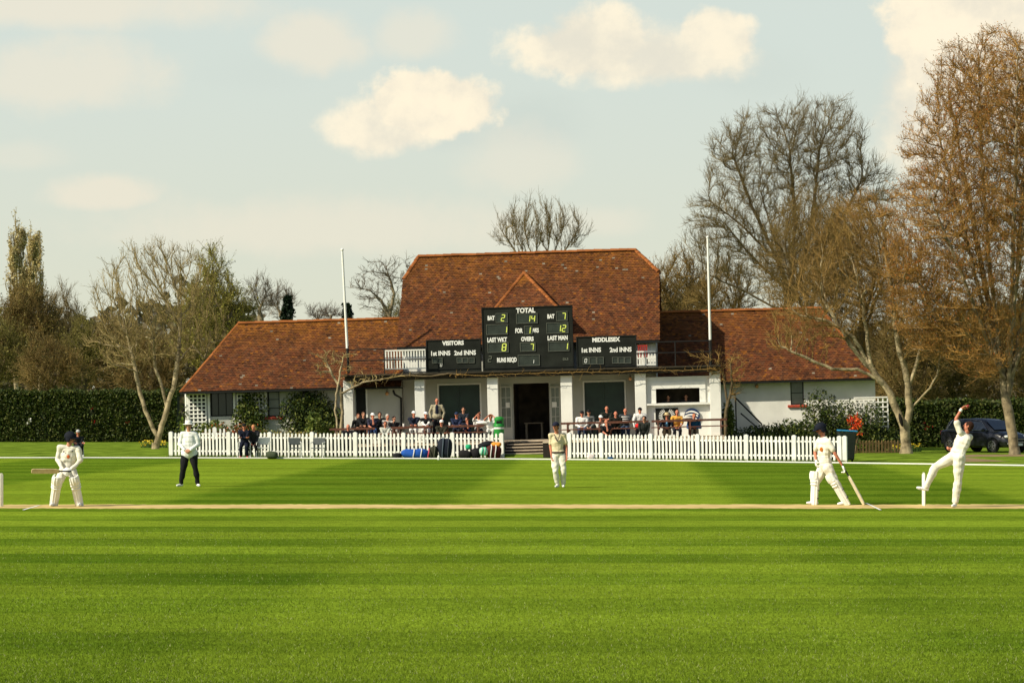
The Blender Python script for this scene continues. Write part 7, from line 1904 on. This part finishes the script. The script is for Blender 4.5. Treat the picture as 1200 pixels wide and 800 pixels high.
# ------------------------------------------------------------------ garden chairs
M['plastic'] = mat('white_plastic', (0.72, 0.72, 0.66), 0.45, 0.05, 5, spec=0.4)
M['greyseat'] = mat('grey_plastic', (0.10, 0.11, 0.11), 0.5, 0.1, 5, spec=0.4)
def make_chair(ms, mf, label):
    t = empty('garden_chair', (0, 0, 0)); tag(t, label, 'chair', 'chairs in front of the left fence')
    mb = MB(); mb.b2(-0.24, 0.24, -0.24, 0.22, 0.40, 0.435); mb.build('seat', ms, t, bevel=0.01)
    mb = MB(); mb.b2(-0.25, 0.25, 0.20, 0.235, 0.55, 0.84); mb.build('backrest', ms, t, bevel=0.02)
    for a in (-1, 1):
        mb = MB(); mb.tube([(a*0.24, 0.24, 0.0), (a*0.24, 0.215, 0.42), (a*0.24, 0.235, 0.86)], 0.018, 8); mb.build('leg', mf, t, smooth=True)
        mb = MB(); mb.tube([(a*0.26, -0.26, 0.0), (a*0.25, -0.22, 0.42), (a*0.26, -0.22, 0.63)], 0.018, 8); mb.build('leg', mf, t, smooth=True)
        mb = MB(); mb.tube([(a*0.26, -0.24, 0.63), (a*0.26, 0.22, 0.66)], 0.022, 8); mb.build('arm', mf, t, smooth=True)
    return t
ch = make_chair(M['greyseat'], M['plastic'], 'grey backed chair left of the wide post before the fence')
for i, (px_, lab, rz) in enumerate(((346, 'grey backed garden chair standing empty just left of a wide fence post', 10), (373, 'grey backed garden chair standing empty just right of the same wide fence post', -8))):
    o = ch if i == 0 else copy_tree(ch); o['label'] = lab
    g_ = G(px_, 536.4); o.location = (g_.x, g_.y-0.30, 0); o.rotation_euler = (0, 0, R(rz))
cw = make_chair(M['plastic'], M['plastic'], 'white plastic chair under the navy tracksuited spectator')
g_ = G(286, 536.5); cw.location = (g_.x, g_.y+0.25, 0)
for px_, lab, dy in ((297, 'white plastic chair under the fair haired spectator', 0.40), (309, 'empty white plastic chair beside the seated pair', -0.15), (91, 'white chair under the distant man on the lawn', 0)):
    o = copy_tree(cw); o['label'] = lab
    if px_ == 91: p = W(91.5, 506, Yl); o.location = (p.x-0.1, p.y+0.18, 0.0); o.rotation_euler = (0, 0, R(20))
    else: g_ = G(px_, 536.2); o.location = (g_.x, g_.y+dy, 0)
# ------------------------------------------------------------------ green water bin, wheelie bin
p = bw(592, 514, -3.3); p = Vector((p.x, p.y, 0))
u = LP(592.3, 514, -2.6)[0]; Pb = BF @ Vector((u-0.28, -2.6, FZ))
t = empty('litter_bin', Pb); tag(t, 'bright green round litter bin with a domed lid beside the steps', 'litter bin')
s_ = F/Pb.y; hb = 29/s_; rb = 6.0/s_
mb = MB(); mb.lathe([(rb*0.80, 0.0), (rb*0.92, 0.02), (rb, hb*0.45), (rb, hb*0.60)], 24); mb.build('body', M['green_plastic'], t, smooth=True)
mb = MB(); mb.lathe([(rb*1.06, hb*0.602), (rb*1.08, hb*0.66), (rb*0.98, hb*0.69), (rb*0.90, hb*0.70), (rb*0.90, hb*0.86), (rb*0.98, hb*0.87), (rb*0.95, hb*0.94), (rb*0.55, hb*0.995), (rb*0.1, hb)], 24); mb.build('lid', M['green_plastic'], t, smooth=True)
mb = MB(); mb.lathe([(rb*1.012, hb*0.50), (rb*1.012, hb*0.57)], 24); mb.build('label_band', M['white'], t, smooth=True)
mb = MB(); mb.b2(-rb*0.55, rb*0.55, -rb*0.93, -rb*0.88, hb*0.73, hb*0.83); mb.build('slot', M['black'], t)
g_ = G(995, 541.0); t = empty('wheelie_bin', (g_.x, g_.y+0.7, 0.0)); tag(t, 'dark wheelie bin with a blue lid standing at the right end of the white fence', 'wheelie bin')
def taper(mb, w0, d0, w1, d1, z0, z1, y=0): 
    vs = [(a*w0/2, y+b*d0/2, z0) for a, b in ((-1, -1), (1, -1), (1, 1), (-1, 1))]+[(a*w1/2, y+b*d1/2, z1) for a, b in ((-1, -1), (1, -1), (1, 1), (-1, 1))]
    mb.add(vs, [(3, 2, 1, 0), (4, 5, 6, 7), (0, 1, 5, 4), (1, 2, 6, 5), (2, 3, 7, 6), (3, 0, 4, 7)])
zt_ = W(993, 503, g_.y+0.7).z
mb = MB(); taper(mb, 0.52, 0.55, 0.68, 0.72, 0.08, zt_-0.1); mb.build('body', mat('dark_bin_plastic', (0.012, 0.018, 0.012), 0.5, 0.1, 5), t, bevel=0.03)
mb = MB(); mb.box((0.02, 0, zt_-0.05), (0.72, 0.76, 0.06), 0, Matrix.Rotation(R(3), 3, 'Y')); mb.build('lid', mat('blue_plastic', (0.03, 0.22, 0.42), 0.45, 0.1, 5), t, bevel=0.02)
for a in (-0.25, 0.25):
    mb = MB(); mb.lathe([(0.11, -0.03), (0.11, 0.03)], 16, (a, 0.26, 0.11), rot=Matrix.Rotation(math.pi/2, 3, 'Y')); mb.build('wheel', M['tyre'], t)
# ------------------------------------------------------------------ kit bags and bits in front of the left fence
def blobbag(name, label, px0, px1, ytop, ybot, depth, m, dy=-0.25, k_=1.0, strap=None, sq=2.6, cat_='bag', group='kit bags heaped before the fence', extra=None, off=(0, 0, 0), rotz=0):
    yb0 = 537.6 if px0 < 600 else 539.0
    g_ = G((px0+px1)/2, yb0); s_ = F/g_.y; w_ = (px1-px0)/s_/2; h = (ybot-ytop)/s_
    t = empty(name, (g_.x+off[0], g_.y+dy+0.2, max(0, (yb0-ybot)/s_-0.02) if off[2] else 0), rotz); tag(t, label, cat_, group)
    mb = MB(); n, kk = 22, 10; vs = []
    r_ = random.Random(px0)
    for i in range(kk+1):
        ph = -math.pi/2+math.pi*i/kk
        for j in range(n):
            a = 2*math.pi*j/n
            f_ = lambda c: math.copysign(abs(c)**(2/sq), c)
            x = w_*f_(math.cos(ph))*f_(math.cos(a)); y = depth*f_(math.cos(ph))*f_(math.sin(a)); z = h/2+h/2*f_(math.sin(ph))
            q = 1+0.05*math.sin(a*3+px0)+0.04*math.sin(ph*4+a*2)
            vs.append((x*q, y*q, max(0, z*(1+0.06*math.sin(x*9+px0)))))
    fs = [(i*n+j, i*n+(j+1) % n, (i+1)*n+(j+1) % n, (i+1)*n+j) for i in range(kk) for j in range(n)]
    mb.add(vs, fs); mb.build('body', m, t, smooth=True)
    if strap:
        for (fx, c) in strap:
            mb = MB(); pts = []
            for j in range(13):
                a = math.pi*j/12
                pts.append((fx*w_+0.02*math.sin(a*2), -depth*1.05*math.sin(a)**0.5 if j not in (0, 12) else 0.0, h*0.5+h*0.52*math.cos(a)))
            mb.tube([(p[0], p[1]-0.004, max(0.02, p[2])) for p in pts], 0.022, 6); mb.build('strap', c, t, smooth=True)
    return t, w_, h
cb = lambda c, r=0.8: mat('bag_cloth', c, r, 0.2, 6, 0.3, spec=0.2)
white_c = cmat((0.75, 0.73, 0.68)); pink_c = cmat((0.65, 0.10, 0.14)); teal_c = cmat((0.03, 0.42, 0.22))
blobbag('kit_bag', 'small black bag at the left end of the row of kit bags', 460, 471, 530, 537, 0.2, cb((0.012, 0.012, 0.013)))
blobbag('kit_bag', 'long bright blue holdall with white marks lying before the fence', 470.5, 505, 525.5, 537.6, 0.26, cb((0.012, 0.075, 0.33)), strap=[(-0.15, white_c), (0.35, white_c), (0.85, pink_c)])
blobbag('rucksack', 'olive black rucksack leaning upright beside the blue holdall', 502, 513.5, 521.5, 537, 0.2, cb((0.03, 0.03, 0.018)), strap=[(0.3, cmat((0.10, 0.10, 0.07)))])
blobbag('rucksack', 'tall navy black rucksack standing upright in the middle of the kit bags', 513.5, 530.5, 512, 537.6, 0.25, cb((0.010, 0.014, 0.024)), strap=[(-0.35, cmat((0.10, 0.13, 0.16))), (0.4, cmat((0.05, 0.06, 0.07)))])
blobbag('kit_bag', 'rounded black kit bag with a green cap thrown on top', 537.5, 553, 527, 537.6, 0.26, cb((0.011, 0.010, 0.010)))
blobbag('kit_bag', 'dark round bag squeezed beside the long black holdall', 552, 564, 524, 537.6, 0.25, cb((0.007, 0.007, 0.008)))
t, w_, h = blobbag('kit_bag', 'long black cylindrical bag lying on top of the heap', 560, 579, 516.5, 523.5, 0.18, cb((0.011, 0.012, 0.015)), off=(0, 0, 0.45), dy=-0.2); t.rotation_euler = (0, R(-12), 0)
blobbag('kit_bag', 'white and green holdall under the long black bag', 561, 573, 523.5, 533, 0.2, cb((0.45, 0.60, 0.50)), off=(0, 0, 0.12), dy=-0.32, strap=[(-0.3, teal_c), (0.3, teal_c)])
t, w_, h = blobbag('kit_bag', 'maroon kit bag with two white upright straps at the end of the heap', 569.5, 588, 521, 537.6, 0.27, cb((0.075, 0.014, 0.012)), strap=[(-0.35, white_c), (0.22, white_c)])
blobbag('jacket', 'crumpled orange jacket thrown over the maroon kit bag', 576, 588, 516.8, 523, 0.2, cb((0.75, 0.28, 0.04)), off=(0, 0, 0.45), cat_='jacket', group='clothing on the kit bags')
blobbag('cap', 'bright green cap lying on the rounded black bag', 545.5, 552, 519.5, 526, 0.13, cb((0.02, 0.38, 0.17)), off=(0, 0, 0.33), cat_='cap', group='clothing on the kit bags')
blobbag('carrier_bag', 'crumpled white and pink carrier bag before the right fence', 687.5, 697.5, 531.5, 538.6, 0.16, cb((0.72, 0.62, 0.58), 0.5), dy=-0.3, group='small bags before the right fence')
blobbag('drawstring_bag', 'small blue and black bag lying before the right fence', 711.5, 719, 535, 539.0, 0.12, cb((0.02, 0.08, 0.16), 0.5), dy=-0.3, group='small bags before the right fence')
blobbag('folded_blanket', 'dull green blanket heaped before the fence beside the white chair', 312, 326, 527, 536.6, 0.25, cb((0.05, 0.065, 0.035)), dy=-0.2, cat_='blanket', group='things left before the left fence')
blobbag('carrier_bag', 'small white bag hanging low behind the non-striking batsman', 946.5, 953, 533.5, 541, 0.12, cb((0.62, 0.62, 0.56), 0.5), dy=-0.35, group='small bags before the right fence')
def cup(px_, py_, label, h=0.2, r=0.045, c=(0.75, 0.75, 0.70)):
    g_ = G(px_, py_); t = empty('bottle', (g_.x, g_.y, 0)); tag(t, label, 'bottle')
    mb = MB(); mb.lathe([(r, 0), (r, h*0.7), (r*0.5, h*0.82), (r*0.5, h*0.9)], 12); mb.build('body', cmat(c, 0.4), t, smooth=True)
    mb = MB(); mb.lathe([(r*0.55, h*0.9), (r*0.55, h)], 12); mb.build('cap', cmat((0.6, 0.6, 0.6), 0.4), t, smooth=True)
cup(514, 538.4, 'white bottle standing at the rope before the kit bags')
mb = MB(); mb.ell((0, 0, 0.05), (0.05, 0.05, 0.05)); g_ = G(534.5, 537.5); o = mb.build('tennis_ball', cmat((0.45, 0.55, 0.08)), None, smooth=True); o.location = (g_.x, g_.y, 0); tag(o, 'yellow green tennis ball lying between the kit bags', 'ball')
# things on the tables: cups and a white towel by the right pillar of the left terrace
def ontable(px_, py_, v, label, kind, c, dims):
    u, _ = LP(px_, py_, v); P = BF @ Vector((u, v, FZ+0.752)); t = empty(kind, P); tag(t, label, kind.replace('_', ' '), 'things on the terrace tables')
    mb = MB()
    if kind == 'cup': mb.lathe([(dims[0]*0.8, 0), (dims[0], dims[2]), (dims[0]*0.85, dims[2]), (dims[0]*0.7, 0.02)], 12); mb.build('body', cmat(c, 0.5), t, smooth=True)
    else: mb.ell((0, 0, dims[2]*0.5), (dims[0], dims[1], dims[2]*0.6), n=14, k=8); mb.build('body', cmat(c, 0.8), t, smooth=True)
ontable(527, 499, -3.7, 'white cup on the table beside the navy capped spectator', 'cup', (0.78, 0.76, 0.7), (0.05, 0.05, 0.13))
ontable(556, 502, -3.6, 'white cup on the table before the man shading his eyes', 'cup', (0.78, 0.76, 0.7), (0.05, 0.05, 0.12))
ontable(473, 497, -3.6, 'white mug on the table left of the white capped pair', 'cup', (0.78, 0.76, 0.7), (0.05, 0.05, 0.13))
ontable(565, 503, -3.6, 'folded white towel on the table nearest the green bin', 'towel', (0.78, 0.77, 0.7), (0.28, 0.15, 0.14))
ontable(806, 504, -3.6, 'folded pale cloth on the table below the sunburst panel', 'towel', (0.55, 0.50, 0.42), (0.22, 0.15, 0.12))
ontable(748, 504, -4.3, 'red lunch box on the bench beside the child', 'lunch_box', (0.60, 0.02, 0.02), (0.13, 0.1, 0.16)); bpy.data.objects['lunch_box'].location.z -= 0.295
# ------------------------------------------------------------------ the parked car, three quarter front view
def make_car(px_, py_, label, yaw):
    g_ = G(px_, py_, 0.0); Yc_ = 110.0; t = empty('parked_car', (X(px_, Yc_), Yc_, gz(Yc_, X(px_, Yc_))), yaw); tag(t, label, 'car', 'cars parked beyond the lawn')
    paint = mat('dark_car_paint', (0.012, 0.013, 0.017), 0.25, 0.1, 3, spec=0.6)
    # stations along x (rear -2.2 .. front 2.2): z bottom, z shoulder, half width bottom, half width shoulder, z crown
    st_ = [(-2.18, 0.42, 0.80, 0.62, 0.70, 0.86), (-2.10, 0.28, 0.98, 0.78, 0.80, 1.02), (-1.7, 0.24, 1.03, 0.86, 0.86, 1.08), (-0.8, 0.22, 1.00, 0.90, 0.89, 1.05), (0.4, 0.22, 0.97, 0.90, 0.89, 1.02), (1.0, 0.22, 0.95, 0.90, 0.88, 1.03), (1.6, 0.24, 0.88, 0.87, 0.84, 0.97), (2.0, 0.27, 0.76, 0.80, 0.74, 0.84), (2.16, 0.32, 0.62, 0.66, 0.62, 0.68)]
    rings = []
    for (x, zb_, zs, wb_, ws, zc) in st_:
        half = [(0, zb_), (wb_*0.85, zb_), (wb_*0.99, zb_+0.10), (wb_+0.015, (zb_+zs)/2), (ws+0.01, zs-0.04), (ws-0.05, zs+0.02), (ws*0.55, zc-0.012), (0, zc)]
        rings.append([(x, y, z) for y, z in half]+[(x, -y, z) for y, z in half[-2:0:-1]])
    n = len(rings[0]); vs = [v for r_ in rings for v in r_]; fs = [(i*n+j, i*n+(j+1) % n, (i+1)*n+(j+1) % n, (i+1)*n+j) for i in range(len(rings)-1) for j in range(n)]
    fs += [tuple(range(n)), tuple((len(rings)-1)*n+j for j in range(n-1, -1, -1))]
    mb = MB(); mb.add(vs, fs); body = mb.build('body', paint, t, smooth=True)
    gh = [(-2.0, 1.02, 0.74, 1.04, 0.60), (-1.72, 1.04, 0.80, 1.48, 0.60), (-1.45, 1.03, 0.82, 1.56, 0.62), (-0.4, 1.02, 0.84, 1.60, 0.64), (0.35, 1.0, 0.84, 1.57, 0.62), (0.62, 1.0, 0.84, 1.50, 0.60), (1.35, 0.98, 0.80, 1.01, 0.72)]
    rings = []
    for (x, z0, w0, z1, w1) in gh:
        half = [(0, z0-0.05), (w0, z0-0.05), (w0, z0), (w0+(w1-w0)*0.85, z0+(z1-z0)*0.85), (w1-0.05, z1-0.015), (0, z1)]
        rings.append([(x, y, z) for y, z in half]+[(x, -y, z) for y, z in half[-2:0:-1]])
    n = len(rings[0]); vs = [v for r_ in rings for v in r_]; fs = [(i*n+j, i*n+(j+1) % n, (i+1)*n+(j+1) % n, (i+1)*n+j) for i in range(len(rings)-1) for j in range(n)]
    fs += [tuple(range(n)), tuple((len(rings)-1)*n+j for j in range(n-1, -1, -1))]
    mb = MB(); mb.add(vs, fs); mb.build('cabin', paint, t, smooth=True)
    glass = mat('car_glass', (0.015, 0.022, 0.028), 0.08, 0.1, 2, spec=0.8)
    mb = MB(); q = [(0.66, -0.60, 1.475), (0.66, 0.60, 1.475), (1.30, 0.72, 1.055), (1.30, -0.72, 1.055)]
    mb.add([(a+0.02, b, c+0.018) for a, b, c in q], [(0, 1, 2, 3)]); mb.build('windscreen', glass, t)
    for sg in (-1, 1):
        for (x0, x1, x2, x3) in ((-1.62, -1.15, -1.15, -1.42), (-1.08, -0.22, -0.24, -1.06), (-0.14, 0.98, 0.44, -0.12)):
            mb = MB(); q = []
            for x, tz in ((x0, 0.06), (x1, 0.06), (x2, 0.80), (x3, 0.80)):
                q.append((x, sg*(0.838-0.20*tz*0.95+0.012), 1.02+0.52*tz))
            mb.add(q, [(0, 1, 2, 3)]); mb.build('side_window', glass, t)
        mb = MB(); mb.tube([(-1.66, sg*0.845, 1.055), (-0.4, sg*0.86, 1.035), (1.0, sg*0.85, 1.03), (0.45, sg*0.70, 1.47), (-0.4, sg*0.675, 1.55), (-1.42, sg*0.68, 1.50), (-1.66, sg*0.80, 1.12)], 0.012, 6); mb.build('window_trim', M['rim'], t)
        mb = MB(); mb.ell((0.86, sg*0.98, 1.06), (0.09, 0.11, 0.075), n=12, k=8); mb.build('wing_mirror', paint, t, smooth=True)
        mb = MB(); mb.ell((2.0, sg*0.60, 0.74), (0.17, 0.17, 0.085), n=16, k=10, rot=Matrix.Rotation(R(-25*sg), 3, 'Z')); mb.build('headlight', mat('lamp_lens', (0.65, 0.66, 0.64), 0.12, 0.05, 5, spec=0.8), t, smooth=True)
        mb = MB(); mb.ell((2.13, sg*0.62, 0.42), (0.05, 0.08, 0.05), n=12, k=8); mb.build('fog_lamp', M['rim'], t, smooth=True)
        mb = MB(); mb.ell((-2.12, sg*0.70, 0.88), (0.07, 0.09, 0.14), n=12, k=8); mb.build('tail_light', cmat((0.25, 0.01, 0.01), 0.3), t, smooth=True)
        for x in (-1.38, 1.36):
            mb = MB(); mb.lathe([(0.385, -0.02), (0.385, 0.012)], 28, (x, sg*0.905, 0.335), rot=Matrix.Rotation(math.pi/2, 3, 'X')); mb.build('wheel_arch', M['black'], t)
            mb = MB(); mb.lathe([(0.23, -0.11), (0.31, -0.11), (0.33, -0.08), (0.33, 0.08), (0.31, 0.11), (0.23, 0.11)], 28, (x, sg*0.84, 0.33), rot=Matrix.Rotation(math.pi/2, 3, 'X')); w_ = mb.build('wheel', M['tyre'], t, smooth=True)
            mb = MB()
            for k_ in range(7):
                a = 2*math.pi*k_/7; mb.box((x+math.cos(a)*0.115, sg*0.945, 0.33+math.sin(a)*0.115), (0.20, 0.02, 0.045), 0, Matrix.Rotation(-a, 3, 'Y'))
            mb.tube([(x+math.cos(R(q_*18))*0.215, sg*0.945, 0.33+math.sin(R(q_*18))*0.215) for q_ in range(21)], 0.018, 6)
            mb.build('rim', M['rim'], w_)
    mb = MB(); mb.box((2.17, 0, 0.56), (0.03, 0.70, 0.14)); mb.build('grille', M['black'], t, bevel=0.01)
    mb = MB(); mb.box((2.19, 0, 0.50), (0.02, 0.60, 0.018)); mb.box((2.19, 0, 0.62), (0.02, 0.66, 0.018)); mb.build('grille_trim', M['rim'], t)
    mb = MB(); mb.box((2.16, 0, 0.38), (0.03, 0.52, 0.11)); mb.build('number_plate', M['white'], t)
    return t
car = make_car(1154, 533, 'dark people carrier parked beyond the lawn between two tree trunks', R(-55)); car.scale = (0.94, 0.94, 0.94)
